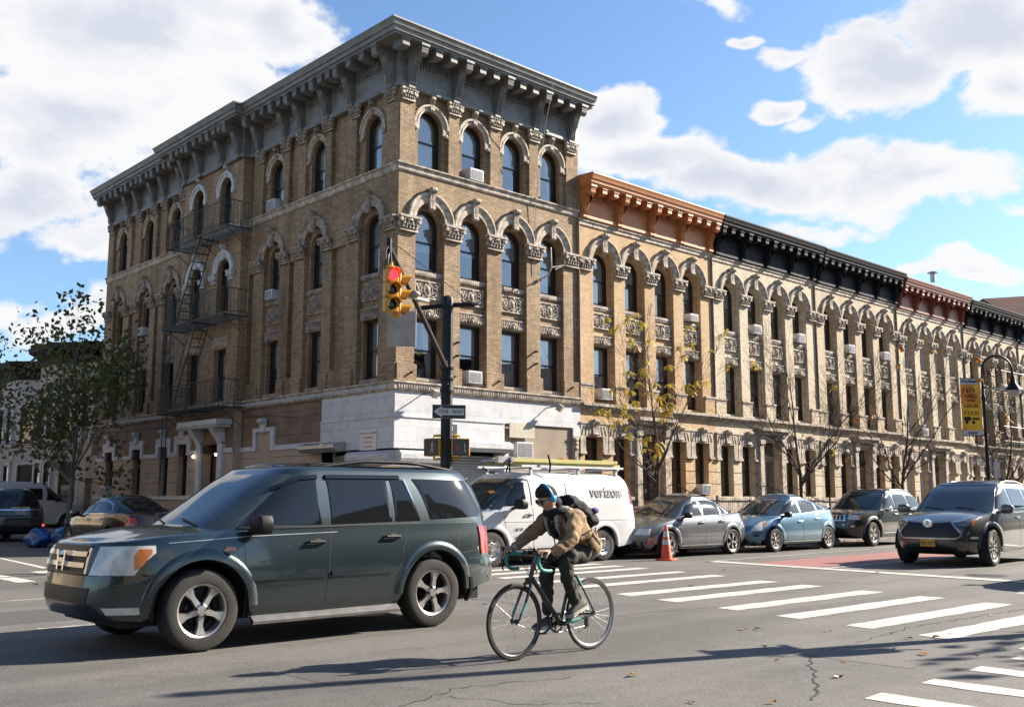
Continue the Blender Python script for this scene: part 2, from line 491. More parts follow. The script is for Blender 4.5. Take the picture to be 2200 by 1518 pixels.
def mat_asphalt():
    m, nt, p = newmat('worn_asphalt')
    N = nt.nodes.new; L = nt.links.new
    tc = N('ShaderNodeTexCoord')
    def noi(sc, det, ro=.6, ws=None):
        n = N('ShaderNodeTexNoise'); n.inputs['Scale'].default_value = sc; n.inputs['Detail'].default_value = det; n.inputs['Roughness'].default_value = ro
        L(tc.outputs['Object'] if ws is None else ws, n.inputs['Vector']); return n
    big = noi(.22, 6, .65); fine = noi(42, 4, .75); mid = noi(6, 5)
    mpx = N('ShaderNodeMapping'); mpx.inputs['Scale'].default_value = (.04, .9, 1); L(tc.outputs['Object'], mpx.inputs[0])
    lane = noi(1.0, 5, .6, mpx.outputs[0])
    mx = N('ShaderNodeMix'); mx.data_type = 'RGBA'
    mx.inputs['A'].default_value = (.072, .067, .061, 1); mx.inputs['B'].default_value = (.112, .104, .095, 1)
    ad = N('ShaderNodeMath'); ad.operation = 'ADD'; L(big.outputs['Fac'], ad.inputs[0]); L(lane.outputs['Fac'], ad.inputs[1])
    r = N('ShaderNodeMapRange'); r.inputs['From Min'].default_value = .87; r.inputs['From Max'].default_value = 1.13; L(ad.outputs[0], r.inputs['Value'])
    L(r.outputs[0], mx.inputs['Factor'])
    m2 = N('ShaderNodeMix'); m2.data_type = 'RGBA'; m2.blend_type = 'MULTIPLY'; m2.inputs['Factor'].default_value = 1
    r2 = N('ShaderNodeMapRange'); r2.inputs['From Min'].default_value = .3; r2.inputs['From Max'].default_value = .7; r2.inputs['To Min'].default_value = .42; r2.inputs['To Max'].default_value = 1.6
    L(fine.outputs['Fac'], r2.inputs['Value'])
    m3 = N('ShaderNodeMath'); m3.operation = 'MULTIPLY'; L(r2.outputs[0], m3.inputs[0])
    r3 = N('ShaderNodeMapRange'); r3.inputs['From Min'].default_value = .3; r3.inputs['From Max'].default_value = .7; r3.inputs['To Min'].default_value = .88; r3.inputs['To Max'].default_value = 1.1
    L(mid.outputs['Fac'], r3.inputs['Value']); L(r3.outputs[0], m3.inputs[1])
    # cracks
    vo = N('ShaderNodeTexVoronoi'); vo.feature = 'DISTANCE_TO_EDGE'; vo.inputs['Scale'].default_value = .28
    wv = noi(1.2, 6, .7); vm = N('ShaderNodeVectorMath'); vm.operation = 'ADD'; L(tc.outputs['Object'], vm.inputs[0]); 
    vs = N('ShaderNodeVectorMath'); vs.operation = 'SCALE'; vs.inputs[3].default_value = 2.2; L(wv.outputs['Color'], vs.inputs[0]); L(vs.outputs[0], vm.inputs[1]); L(vm.outputs[0], vo.inputs['Vector'])
    rc = N('ShaderNodeMapRange'); rc.inputs['From Min'].default_value = 0; rc.inputs['From Max'].default_value = .006; rc.inputs['To Min'].default_value = .62; L(vo.outputs['Distance'], rc.inputs['Value'])
    m4 = N('ShaderNodeMath'); m4.operation = 'MULTIPLY'; L(m3.outputs[0], m4.inputs[0]); L(rc.outputs[0], m4.inputs[1])
    L(mx.outputs['Result'], m2.inputs['A']); L(m4.outputs[0], m2.inputs['B'])
    L(m2.outputs['Result'], p.inputs['Base Color'])
    p.inputs['Roughness'].default_value = .78
    b = N('ShaderNodeBump'); b.inputs['Strength'].default_value = .5; b.inputs['Distance'].default_value = .006
    L(fine.outputs['Fac'], b.inputs['Height']); L(b.outputs[0], p.inputs['Normal'])
    return m
M['asphalt'] = mat_asphalt()
def mat_paint(name, col, worn):
    """road paint, worn through in patches to the asphalt"""
    m, nt, p = newmat(name)
    N = nt.nodes.new; L = nt.links.new
    tc = N('ShaderNodeTexCoord')
    n = N('ShaderNodeTexNoise'); n.inputs['Scale'].default_value = 5; n.inputs['Detail'].default_value = 9; n.inputs['Roughness'].default_value = .78
    L(tc.outputs['Object'], n.inputs['Vector'])
    r = N('ShaderNodeMapRange'); r.inputs['From Min'].default_value = worn; r.inputs['From Max'].default_value = worn + .1; L(n.outputs['Fac'], r.inputs['Value'])
    mx = N('ShaderNodeMix'); mx.data_type = 'RGBA'; mx.inputs['A'].default_value = (*col, 1); mx.inputs['B'].default_value = (.11, .104, .095, 1)
    col = tuple(c * ALB for c in col); mx.inputs['A'].default_value = (*col, 1)
    L(r.outputs[0], mx.inputs['Factor']); L(mx.outputs['Result'], p.inputs['Base Color'])
    p.inputs['Roughness'].default_value = .7
    return m
M['paint'] = mat_paint('white_road_paint', (.60, .565, .51), .55)
M['paintw'] = mat_paint('faded_road_paint', (.42, .40, .36), .50)
M['redlane'] = mat_paint('red_lane_paint', (.30, .115, .10), .62)
M['walk'] = mat('concrete_pavement', (.30, .28, .25), .85, var=.15, vs=1.5, bump=.3)
M['kerb'] = mat('kerb_stone', (.32, .30, .27), .8, var=.2, vs=4)
M['soil'] = mat('tree_pit_soil', (.12, .085, .05), .95, var=.3, vs=9, bump=.6)

# ------------------------------------------------------------------ ground
g = MB(); g.add([(-700, -700, 0), (700, -700, 0), (700, 700, 0), (-700, 700, 0)], [(0, 1, 2, 3)])
road = struct(g.build('road', M['asphalt'], fix=False))

def block(name, pts, corner=None, r=3.2):
    """raised pavement slab bounded by a kerb; pts in plan, counter-clockwise, corner = index to round"""
    out = []
    n = len(pts)
    for i, p in enumerate(pts):
        if corner is not None and i in corner:
            a = Vector(pts[i - 1]) - Vector(p); b = Vector(pts[(i + 1) % n]) - Vector(p)
            a.normalize(); b.normalize()
            c = Vector(p) + (a + b) * r
            for k in range(9):
                t = k / 8 * pi / 2
                q = c - b * r * cos(t) - a * r * sin(t)
                out.append((q.x, q.y))
        else: out.append(p)
    mb = MB(); mb.prism(out, -.3, .14, axis='z')
    o = struct(mb.build(name, M['walk']))
    kb = MB(); m = len(out)
    cen = Vector((sum(p[0] for p in out) / m, sum(p[1] for p in out) / m))
    path = out + [out[0]]
    kb.sweep(path, [(.0, -.2), (.035, -.2), (.03, .12), (.0, .145), (-.13, .145), (-.13, .1)], close_ends=False)
    struct(kb.build('kerb', M['kerb'], o))
    return o
block('pavement', [(-4, 120), (-4, -5.9), (140, -5.9), (140, 120)], [1])
block('pavement', [(-120, 120), (-120, -5.9), (-14.4, -5.9), (-14.4, 120)], [2])
block('pavement', [(-120, -21.6), (-120, -120), (-14.4, -120), (-14.4, -21.6)], [3])
block('pavement', [(-4, -120), (140, -120), (140, -22.9), (-4, -22.9)], [3])

def marking(name, quads, m, z=.004):
    mb = MB()
    for q in quads:
        k = 14
        a, b, c, d = [Vector((*p, z)) for p in q]
        # long edges a-b and d-c, with slightly uneven rims
        top = []; bot = []
        for i in range(k + 1):
            t = i / k
            j1 = random.uniform(-.022, .016); j2 = random.uniform(-.022, .016)
            p = a.lerp(b, t); q2 = d.lerp(c, t); w = (q2 - p).normalized()
            top.append(p + w * j1); bot.append(q2 - w * j2)
        mb.add(top + bot, [(i, i + 1, k + 2 + i, k + 1 + i) for i in range(k)])
    return struct(mb.build(name, m, road, fix=False))
# crosswalk over the avenue: bars run along X
ys = [-8.0, -8.75, -9.55, -10.7, -11.75, -13.12, -14.1, -15.28, -16.32, -17.35, -18.3, -19.4, -20.4]
yw = [.3, .3, .3, .3, .32, .36, .38, .36, .36, .36, .36, .36, .36]
for y, w in zip(ys, yw):
    x0 = -3.0 + (y + 5) * .255
    x0 = -5.35 + (y + 12.9) * .22
    L_ = 3.72 if y < -12 else 3.9
    marking('crosswalk_stripe', [((x0, y + w / 2), (x0 + L_, y + w / 2 - .05), (x0 + L_, y - w / 2 - .05), (x0 - .07, y - w / 2))], M['paint'])
for i in range(7):
    x = -10.95 + i * .87
    marking('crosswalk_stripe', [((x, -19.4), (x + .02, -22.5), (x + .28, -22.5), (x + .28, -19.38))], M['paint'])
for i in range(9):
    x = -13.2 + i * .98
    marking('crosswalk_stripe', [((x, -4.7), (x + .02, -2.1), (x + .32, -2.1), (x + .32, -4.6))], M['paint'])
marking('stop_line', [((-9.3, 3.2), (-9.2, 3.2), (-9.6, -1.3), (-9.75, -1.3))], M['paint'])
marking('lane_line', [((-14.2, -7.8), (-11.6, -7.8), (-11.6, -7.9), (-14.2, -7.9))], M['paintw'])
marking('lane_line', [((-13.1, -11.27), (-11.9, -11.27), (-11.9, -11.38), (-13.1, -11.38))], M['paintw'])
marking('stop_line', [((1.95, -9.15), (.85, -19.0), (1.2, -19.0), (2.3, -9.15))], M['paint'], .008)
marking('lane_line', [((2.0, -12.25), (60, -12.1), (60, -11.95), (2.0, -12.1))], M['paintw'], .008)
marking('lane_line', [((1.9, -9.25), (14, -8.9), (14, -8.8), (1.9, -9.13))], M['paintw'], .008)
marking('red_lane_patch', [((1.9, -10.2), (50, -9.2), (50, -11.75), (1.75, -11.9))], M['redlane'])
marking('lane_line', [((-1.0, -17.0), (6.5, -15.0), (6.5, -15.12), (-1.0, -17.14))], M['paintw'])

# ------------------------------------------------------------------ facade library (local frame: x right seen from the street, y inwards, z up)
def outline(w, h, arch, i=0.0, n=12):
    """window outline from bottom left counter-clockwise"""
    r = w / 2
    if not arch: return [(-r + i, i), (r - i, i), (r - i, h - i), (-r + i, h - i)]
    zs = h - r
    pts = [(-r + i, i), (r - i, i)]
    for k in range(n + 1):
        t = pi * k / n
        pts.append(((r - i) * cos(t), zs + (r - i) * sin(t)))
    return pts
def ring(mb, w, h, arch, i0, i1, y0, y1, mat=0):
    a = outline(w, h, arch, i0); b = outline(w, h, arch, i1); n = len(a)
    v = [(p[0], y0, p[1]) for p in a] + [(p[0], y0, p[1]) for p in b] + [(p[0], y1, p[1]) for p in b] + [(p[0], y1, p[1]) for p in a]
    f = []
    for k in range(n):
        j = (k + 1) % n
        f += [(k, j, n + j, n + k), (n + k, n + j, 2 * n + j, 2 * n + k), (2 * n + k, 2 * n + j, 3 * n + j, 3 * n + k), (3 * n + k, 3 * n + j, j, k)]
    mb.add(v, f, mat)
_cache = {}
def cached(key, fn):
    if key not in _cache: _cache[key] = fn()
    return _cache[key]
def window_meshes(w, h, arch, fm='frame', grid=False, bars=False):
    def mk():
        f = MB()
        ring(f, w, h, arch, -.002, .055, 0, .12)
        ring(f, w, h, arch, .055, .095, .03, .12)
        zm = h * .49
        f.box(-w / 2 + .05, w / 2 - .05, .045, .1, zm - .025, zm + .03)
        f.box(-w / 2 + .05, -w / 2 + .11, .06, .12, .05, zm); f.box(w / 2 - .11, w / 2 - .05, .06, .12, .05, zm)
        f.box(-w / 2 + .05, w / 2 - .05, .06, .12, .05, .12)
        if grid:
            f.box(-.012, .012, .05, .08, .1, h - .1)
            for t in (.25, .74): f.box(-w / 2 + .08, w / 2 - .08, .052, .08, h * t - .012, h * t + .012)
        g_ = MB()
        o = outline(w - .1, h - .1, arch, 0)
        g_.add([(p[0], .075, p[1] + .05) for p in o], [tuple(range(len(o)))])
        return f.mesh('window', M[fm], None), g_.mesh('pane', M['glass'], None, fix=False), g_.mesh('pane', M['glassd'], None, fix=False)
    return cached(('win', w, h, arch, fm, grid), mk)
def blind_mesh(w, h, z0, z1, kind):
    def mk():
        b = MB(); n = 28
        zt = z1
        v = []; x0, x1 = -w / 2 + .06, w / 2 - .06
        if kind == 'drape':   # two side drapes drawn apart
            for sgn in (-1, 1):
                o = len(b.v); vv = []
                for i in range(13):
                    t = i / 12
                    for z, op in ((z1, .96), (z1 - (z1 - z0) * .55, .62), (z0, .34)):
                        x = sgn * (w / 2 - .06 - (w / 2 - .06) * op * t)
                        vv.append((x, .16 + .025 * sin(i * 2.1), z))
                b.add(vv, [(i * 3 + j, i * 3 + 3 + j, i * 3 + 4 + j, i * 3 + 1 + j) for i in range(12) for j in range(2)])
        elif kind == 'sheer':
            vv = []
            for i in range(n + 1):
                x = x0 + (x1 - x0) * i / n
                vv += [(x, .16 + .02 * sin(i * 1.7), z0), (x, .16 + .02 * sin(i * 1.7), z1)]
            b.add(vv, [(2 * i, 2 * i + 2, 2 * i + 3, 2 * i + 1) for i in range(n)])
        else:
            b.add([(x0, .15, z0), (x1, .15, z0), (x1, .15, z1), (x0, .15, z1)], [(0, 1, 2, 3)])
        return b.mesh('curtain', M['blind' if kind == 'blind' else 'drape'], 60, fix=False)
    return cached(('bl', w, h, round(z0, 2), round(z1, 2), kind), mk)

class Frame:
    def __init__(s, bld, ox, oy, rz, dz=0.0):
        s.b = bld; s.o = Vector((ox, oy, dz)); s.rz = rz
        s.R = Matrix.Rotation(rz, 3, 'Z')
    def put(s, me, u, d=0.0, z=0.0, name=None, parent=None, extra=0.0):
        o = D.objects.new(name or me.name.split('.')[0], me); COL.objects.link(o)
        if parent is not None:
            o.parent = parent; o.location = (0, 0, 0)
            return o
        o.parent = s.b
        o.location = s.o + s.R @ Vector((u, d, z))
        o.rotation_euler = (0, 0, s.rz + extra)
        return o
    def world(s, u, d, z): return s.o + s.R @ Vector((u, d, z))
    def mb(s): return MB()
    def build(s, mb, name, m, smooth=None):
        o = mb.build(name, m, s.b, smooth); o.location = s.o; o.rotation_euler = (0, 0, s.rz); return o

def put_window(F, u, z, w, h, arch, d, curtain=None, fm='frame', grid=False, dark=False, label=None):
    wm, gm, gd = window_meshes(w, h, arch, fm, grid)
    o = F.put(wm, u, d, z)
    if label: o['label'] = label
    F.put(gd if dark else gm, 0, parent=o)
    if curtain:
        kind, t0, t1 = curtain
        F.put(blind_mesh(w, h, .06 + (h - .12) * t0, .06 + (h - .12) * t1, kind), 0, parent=o)
    return o

def wall(mb, u0, u1, z0, z1, y, ops, rev, mat=0):
    """flat wall with openings; ops: (centre, width, zbottom, ztop, arched)"""
    ops = sorted(ops)
    u = u0
    for c, w, zb, zt, ar in ops:
        a, b = c - w / 2, c + w / 2
        if a > u + 1e-4: mb.quad((u, y, z0), (a, y, z0), (a, y, z1), (u, y, z1), mat)
        if zb > z0 + 1e-4: mb.quad((a, y, z0), (b, y, z0), (b, y, zb), (a, y, zb), mat)
        if ar:
            n = 14; r = w / 2; zs = zt - r
            pts = [(c - r * cos(pi * k / n), zs + r * sin(pi * k / n)) for k in range(n + 1)]
            for p, q in zip(pts, pts[1:]):
                mb.quad((p[0], y, p[1]), (q[0], y, q[1]), (q[0], y, z1), (p[0], y, z1), mat)
                mb.quad((p[0], y, p[1]), (p[0], y + rev, p[1]), (q[0], y + rev, q[1]), (q[0], y, q[1]), mat)
        else:
            zs = zt
            if zt < z1 - 1e-4: mb.quad((a, y, zt), (b, y, zt), (b, y, z1), (a, y, z1), mat)
            mb.quad((a, y, zt), (a, y + rev, zt), (b, y + rev, zt), (b, y, zt), mat)
        mb.quad((a, y, zb), (a, y, zs), (a, y + rev, zs), (a, y + rev, zb), mat)
        mb.quad((b, y, zb), (b, y + rev, zb), (b, y + rev, zs), (b, y, zs), mat)
        if zb > z0 + 1e-4 or True: mb.quad((a, y, zb), (a, y + rev, zb), (b, y + rev, zb), (b, y, zb), mat)
        u = b
    if u < u1 - 1e-4: mb.quad((u, y, z0), (u1, y, z0), (u1, y, z1), (u, y, z1), mat)

def arch_ring(prof, n=18, a0=0.0, a1=pi):
    """sweep (r, y) profile round an arch centred on the origin"""
    mb = MB(); k = len(prof); v = []
    for i in range(n + 1):
        t = a0 + (a1 - a0) * i / n
        for r, y in prof: v.append((r * cos(t), y, r * sin(t)))
    f = [(i * k + j, (i + 1) * k + j, (i + 1) * k + (j + 1) % k, i * k + (j + 1) % k) for i in range(n) for j in range(k)]
    f += [tuple(range(k)), tuple(range(n * k + k - 1, n * k - 1, -1))]
    mb.add(v, f); return mb
def moulding_mesh(m, ri, ro, proud=.1):
    def mk():
        mb = arch_ring([(ri, 0.0), (ri, -.03), (ro - .12, -.035), (ro - .10, -.07), (ro - .05, -proud), (ro, -proud * .9), (ro + .01, 0.0)])
        for s in (-1, 1):  # short legs down to the capitals
            mb.box(s * ro - .055 + (-.055 if s > 0 else .055), s * ro + (-.055 if s > 0 else .055) + .055, -proud, 0, -.16, 0)
        return mb.mesh('arch_moulding', m, 40)
    return cached(('mould', m.name, ri, ro, proud), mk)
def keystone_mesh(m, h=.62, w=.2, proud=.2):
    def mk():
        mb = MB()
        for i in range(3):
            x0 = -w / 2 + i * w / 3
            wi = w / 3 - .012
            pts = []
            # S-shaped console: (y, z)
            for t in range(13):
                a = -pi / 2 + t / 12 * pi * 1.25
                pts.append((-proud * .55 - .085 * cos(a), h - .1 + .085 * sin(a)))
            pts += [(0.02, h - .02), (0.02, 0), (-.07, 0), (-.1, .05), (-.075, .13), (-.06, h * .45), (-.1, h * .66)]
            tp = 1.0 if i != 1 else 1.06
            mb.prism([(p[0] * tp, p[1]) for p in pts][::-1], x0 + .006, x0 + .006 + wi, axis='x')
        return mb.mesh('keystone', m, 35)
    return cached(('key', m.name, h, w, proud), mk)
def capital_mesh(m, w=.62, h=.48, d=.16):
    def mk():
        mb = MB()
        mb.box(-w / 2 - .1, w / 2 + .1, -d - .06, 0, h - .07, h)
        mb.box(-w / 2 - .06, w / 2 + .06, -d - .03, 0, h - .1, h - .07)
        mb.box(-w / 2 - .02, w / 2 + .02, -d * .5, 0, 0, h - .1)
        mb.box(-w / 2 - .035, w / 2 + .035, -d * .5 - .03, 0, 0, .05)
        rr = random.Random(5)
        for row, (z, r, out) in enumerate(((.13, .07, .03), (.25, .075, .06))):
            k = 5 if row == 0 else 4
            for i in range(k):
                x = -w / 2 + w * (i + .5) / k
                mb.ball((x, -d * .5 - out, z), (w / k * .42, .045, r), 7, 5)
                mb.ball((x, -d * .5 - out - .035, z + r * .8), (w / k * .36, .04, .03), 6, 4)
        for s in (-1, 1):
            mb.lathe([(0, -.05), (.06, -.05), (.075, 0), (.06, .05), (0, .05)], (s * (w / 2 + .03), -d - .0, h - .15), 'y', 9)
            mb.ball((s * (w / 2 + .04), -d * .3, .2), (.04, .06, .09), 6, 5)
        mb.ball((0, -d - .02, h - .13), (.08, .05, .06), 8, 5)
        return mb.mesh('capital', m, 50)
    return cached(('cap', m.name, w, h, d), mk)
def relief_mesh(m, w=.92, h=.54):
    def mk():
        mb = MB()
        mb.box(-w / 2, w / 2, -.02, .02, 0, h)
        for a, b, c, d_ in ((-w / 2, w / 2, 0, .04), (-w / 2, w / 2, h - .04, h), (-w / 2, -w / 2 + .04, .04, h - .04), (w / 2 - .04, w / 2, .04, h - .04)):
            mb.box(a, b, -.06, -.02, c, d_)
        zc = h / 2
        mb.ball((0, -.04, zc), (.1, .07, .13), 10, 8)
        mb.tube([(.155 * cos(t * pi / 8), -.07, zc + .19 * sin(t * pi / 8)) for t in range(16)], .024, 6, closed=True)
        for s in (-1, 1):
            for zz, dz in ((zc + .09, 1), (zc - .09, -1)):
                pts = []
                for k in range(12):
                    t = k / 11
                    a = t * 2.0 * pi; r = .085 * (1 - t * .75)
                    pts.append((s * (.285 + r * cos(a + pi)), -.055 - .02 * t, zz + dz * r * sin(a + pi) + dz * .03))
                mb.tube(pts, [.022 - .009 * k / 11 for k in range(12)], 5)
            mb.ball((s * .36, -.05, zc), (.05, .035, .07), 7, 5)
            mb.ball((s * .2, -.05, zc - .2), (.07, .035, .03), 7, 5)
        mb.ball((0, -.07, zc + .21), (.06, .05, .045), 8, 5)
        return mb.mesh('relief_panel', m, 50)
    return cached(('rel', m.name, w, h), mk)
def lintel_mesh(m, w=1.06, h=.34):
    def mk():
        mb = MB()
        mb.box(-w / 2, w / 2, -.03, .03, 0, h)
        mb.box(-w / 2 - .01, w / 2 + .01, -.07, -.03, h - .04, h)
        n = 15
        for i in range(n):
            x = -w / 2 + w * (i + .5) / n
            mb.tube([(x, -.04, .03), (x, -.04, h - .05)], .02, 5)
        for k in range(9):
            a = pi * (k + .5) / 9
            mb.ball((.13 * cos(a), -.07, .07 + .15 * sin(a)), (.035, .035, .05), 6, 4)
            mb.ball((.2 * cos(a) * 1.2, -.055, .05 + .18 * sin(a)), (.035, .03, .04), 6, 4)
        mb.ball((0, -.08, .1), (.07, .05, .07), 8, 5)
        for s in (-1, 1):
            for q in range(3): mb.ball((s * (.24 + q * .06), -.06, .06 + .03 * (q % 2)), (.04, .03, .04), 6, 4)
        return mb.mesh('lintel_panel', m, 50)
    return cached(('lin', m.name, w, h), mk)
def bracket_mesh(m, h=1.05, d=.78, w=.24):
    """large scroll bracket; top at z=0 hangs below the soffit"""
    def mk():
        mb = MB()
        pts = [(0, 0), (-d, 0), (-d, -.16), (-d + .02, -.2)]
        for k in range(9):
            a = k / 8 * pi
            pts.append((-d + .13 - .12 * cos(a), -.22 - .13 * sin(a)))
        pts += [(-d * .58, -.3), (-d * .48, -.42), (-d * .38, -.56), (-d * .26, -.72), (-d * .2, -h * .8), (-.17, -h * .92), (-.12, -h), (0, -h)]
        mb.prism(pts, -w / 2, w / 2, axis='x')
        mb.box(-w / 2 - .035, w / 2 + .035, -d - .035, 0, -.07, -.001)
        for i in range(3):
            x = -w / 2 + w * (i + .5) / 3
            mb.tube([(x, -d * .5, -.42), (x, -d * .4, -.6), (x, -d * .27, -.78), (x, -.17, -h * .93)], .028, 5)
        mb.box(-w / 2 - .02, w / 2 + .02, -.16, 0, -h - .06, -h)
        return mb.mesh('bracket', m, 35)
    return cached(('brk', m.name, h, d, w), mk)
def block_mesh(m, d=.62, w=.24, hh=.2):
    def mk():
        mb = MB()
        pts = [(-.3 * d, 0), (-d, 0), (-d, -hh), (-d + .06, -hh - .03), (-d * .72, -hh - .05), (-.3 * d, -hh - .02)]
        mb.prism(pts, -w / 2, w / 2, axis='x')
        mb.box(-w / 2 - .03, w / 2 + .03, -d - .03, -.3 * d, -.055, -.001)
        return mb.mesh('modillion', m, 35)
    return cached(('blk', m.name, d, w, hh), mk)

def cornice(bld, path, z0, z1, m, proj=.95, name='cornice', slope=0.0):
    """frieze + soffit + crown swept along plan path (outward right of travel); path in world coords"""
    H = z1 - z0
    mb = MB()
    prof = [(-.25, z0), (.10, z0), (.13, z0 + .03), (.13, z0 + .12), (.07, z0 + .15), (.07, z0 + .22), (.045, z0 + .23), (.045, z0 + H * .42), (.08, z0 + H * .44), (.08, z0 + H * .47), (.05, z0 + H * .48),
            (.05, z1 - .42), (proj * .80, z1 - .40), (proj * .80, z1 - .34), (proj * .86, z1 - .33), (proj * .88, z1 - .22), (proj * .93, z1 - .20), (proj * .96, z1 - .1), (proj, z1 - .05), (proj, z1), (-.25, z1 + .05)]
    mb.sweep(path, prof)
    # row of small dentil cut-outs in the frieze
    for p, q in zip(path, path[1:]):
        p = Vector(p); q = Vector(q); L_ = (q - p).length
        if L_ < 1.2: continue
        t = (q - p) / L_; nrm = Vector((t.y, -t.x))
        k = int((L_ - .2) / .115)
        for i in range(k):
            c = p + t * (.15 + i * .115) + nrm * .05
            T = Matrix.Translation((c.x, c.y, 0)) @ Matrix.Rotation(atan2(t.y, t.x), 4, 'Z')
            mb.T = T
            mb.box(-.03, .03, -.045, .0, z0 + H * .48, z0 + H * .56)
            mb.T = None
    return mb.build(name, m, bld, 30)
# ------------------------------------------------------------------ corner building
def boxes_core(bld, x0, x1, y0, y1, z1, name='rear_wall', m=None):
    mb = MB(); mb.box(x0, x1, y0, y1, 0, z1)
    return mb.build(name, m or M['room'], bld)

cb_ = thing('apartment_building', 'four storey tan brick corner building with deep grey bracketed cornice and white shopfront band', 'building')
FR = Frame(cb_, 0, 0, 0)
FL = Frame(cb_, 0, 0, -pi / 2)          # local u = -Y
BR = M['brickR']
RC = [1.2, 2.92, 4.64, 6.35]
LCI = [1.45, 4.55, 7.2]                # near bays of the long side
LCO = [15.15, 17.7, 20.45]
LCM = [10.15, 12.35]
ZB, Z4, ZT = 4.72, 11.0, 13.5
DM = -.3
# --- walls
mb = MB()
opsF = [(c, 1.1, ZB, 10.14, True) for c in RC]
wall(mb, 0, 7.62, ZB, Z4, 0, opsF, .16)
opsB = [(c, 1.0, 4.83, 6.68, False) for c in RC] + []
wall(mb, .3, 7.4, ZB, 7.2, .16, opsB, .22)
wall(mb, .3, 7.4, 7.2, 10.6, .16, [(c, .96, 8.08, 9.98, True) for c in RC], .22)
wall(mb, 0, 7.62, Z4, ZT, .07, [(c, .92, 11.2, 13.05, True) for c in RC], .25)
for a, b in ((0, .55), (1.85, 2.27), (3.57, 3.99), (5.29, 5.7), (7.05, 7.62)):
    mb.box(a, b, -.03, .075, Z4 + .1, ZT)
# pilaster bases
for a, b in ((0, .65), (1.75, 2.37), (3.47, 4.09), (5.19, 5.8), (6.9, 7.62)):
    mb.box(a - (0 if a == 0 else .05), b + (0 if b > 7.6 else .05), -.07, .02, ZB, 5.25)
FR.build(mb, 'wall', BR)
mb = MB()
cL = LCI + LCO
opsF = [(-c, 1.1, ZB, 10.14, True) for c in cL]
slots = [(-3.1, .75), (-5.9, .3), (-8.62, .3), (-14.0, .3), (-16.45, .32), (-19.05, .4)]
opsS = [(u, w, ZB + .6, 9.2, False) for u, w in slots]
def side(seg0, seg1):
    sel = lambda L_: [o for o in L_ if seg0 < o[0] < seg1]
    wall(mb, seg0, seg1, ZB, Z4, 0, sel(opsF + opsS), .16)
    wall(mb, seg0 + .1, seg1 - .1, ZB, 7.2, .16, sel([(-c, .86, 4.9, 6.7, False) for c in cL]), .22)
    wall(mb, seg0 + .1, seg1 - .1, 7.2, 10.6, .16, sel([(-c, .86, 8.08, 9.93, True) for c in cL]), .22)
    wall(mb, seg0, seg1, Z4, ZT, .1, sel([(-c, .86, 11.2, 13.03, True) for c in cL]), .22)
side(-8.9, 0); side(-21.92, -13.6)
for a, b in ((0, .6), (2.2, 2.62), (3.6, 3.98), (5.15, 5.58), (6.2, 6.55), (7.95, 8.38), (14.05, 14.45), (15.8, 16.2), (16.75, 17.1), (18.3, 18.7), (19.35, 19.75), (21.3, 21.92)):
    mb.box(-b, -a, -.03, .11, Z4 + .1, ZT)
    mb.box(-b - .04, -a + (0.04 if a > 0 else 0), -.06, .02, ZB, 5.25)
# projecting middle bay
wall(mb, -13.6, -8.9, ZB, 7.2, DM, [(-c, .9, 4.83, 6.68, False) for c in LCM], .25)
wall(mb, -13.6, -8.9, 7.2, Z4, DM, [(-c, .9, 8.05, 9.95, True) for c in LCM], .25)
wall(mb, -13.6, -8.9, Z4, ZT, DM, [(-c, .9, 11.2, 13.05, True) for c in LCM], .25)
for u in (-13.6, -8.9): mb.quad((u, DM, ZB), (u, .1, ZB), (u, .1, ZT), (u, DM, ZT))
mb.quad((-21.92, 0, ZB), (-21.92, 12, ZB), (-21.92, 12, ZT), (-21.92, 0, ZT))
FL.build(mb, 'wall', BR)
boxes_core(cb_, 1.3, 7.5, 1.3, 21.8, 13.6, 'inner_wall')  # dark box added behind the windows to stop light leaks
mb = MB(); mb.box(.02, 7.6, .02, 21.9, 14.3, 14.6); mb.build('roof', M['roof'], cb_)
mb = MB(); mb.quad((7.62, 0, 4), (7.62, 21.9, 4), (7.62, 21.9, 14.6), (7.62, 0, 14.6)); mb.quad((0, 21.9, 0), (7.62, 21.9, 0), (7.62, 21.9, 14.6), (0, 21.9, 14.6)); mb.build('party_wall', M['brickD'], cb_, fix=False)

# --- windows, curtains
cur = random.Random(11)
def rnd_curtain():
    return cur.choice([None, None, ('blind', .5, 1), ('blind', .35, 1), ('sheer', .5, 1), ('drape', 0, 1), ('blind', .62, 1), ('sheer', 0, 1), ('blind', .12, 1)])
for i, c in enumerate(RC):
    put_window(FR, c, 4.83, 1.0, 1.85, False, .3, [('drape', 0, 1), ('sheer', .45, 1), ('sheer', .0, 1), ('sheer', 0, 1)][i])
    put_window(FR, c, 8.08, .96, 1.90, True, .3, [('sheer', .35, 1), ('blind', .42, 1), ('blind', .5, 1), ('sheer', .2, 1)][i])
    put_window(FR, c, 11.2, .92, 1.85, True, .24, [('sheer', .02, 1), ('blind', .5, 1), ('blind', .5, 1), ('drape', 0, 1)][i])
for c in cL:
    put_window(FL, -c, 4.9, .86, 1.8, False, .3, rnd_curtain())
    put_window(FL, -c, 8.08, .86, 1.85, True, .3, rnd_curtain())
    put_window(FL, -c, 11.2, .86, 1.83, True, .24, rnd_curtain())
for c in LCM:
    put_window(FL, -c, 4.83, .9, 1.85, False, DM + .18, rnd_curtain())
    put_window(FL, -c, 8.05, .9, 1.90, True, DM + .18, rnd_curtain())
    put_window(FL, -c, 11.2, .9, 1.85, True, DM + .18, ('sheer', 0, 1))
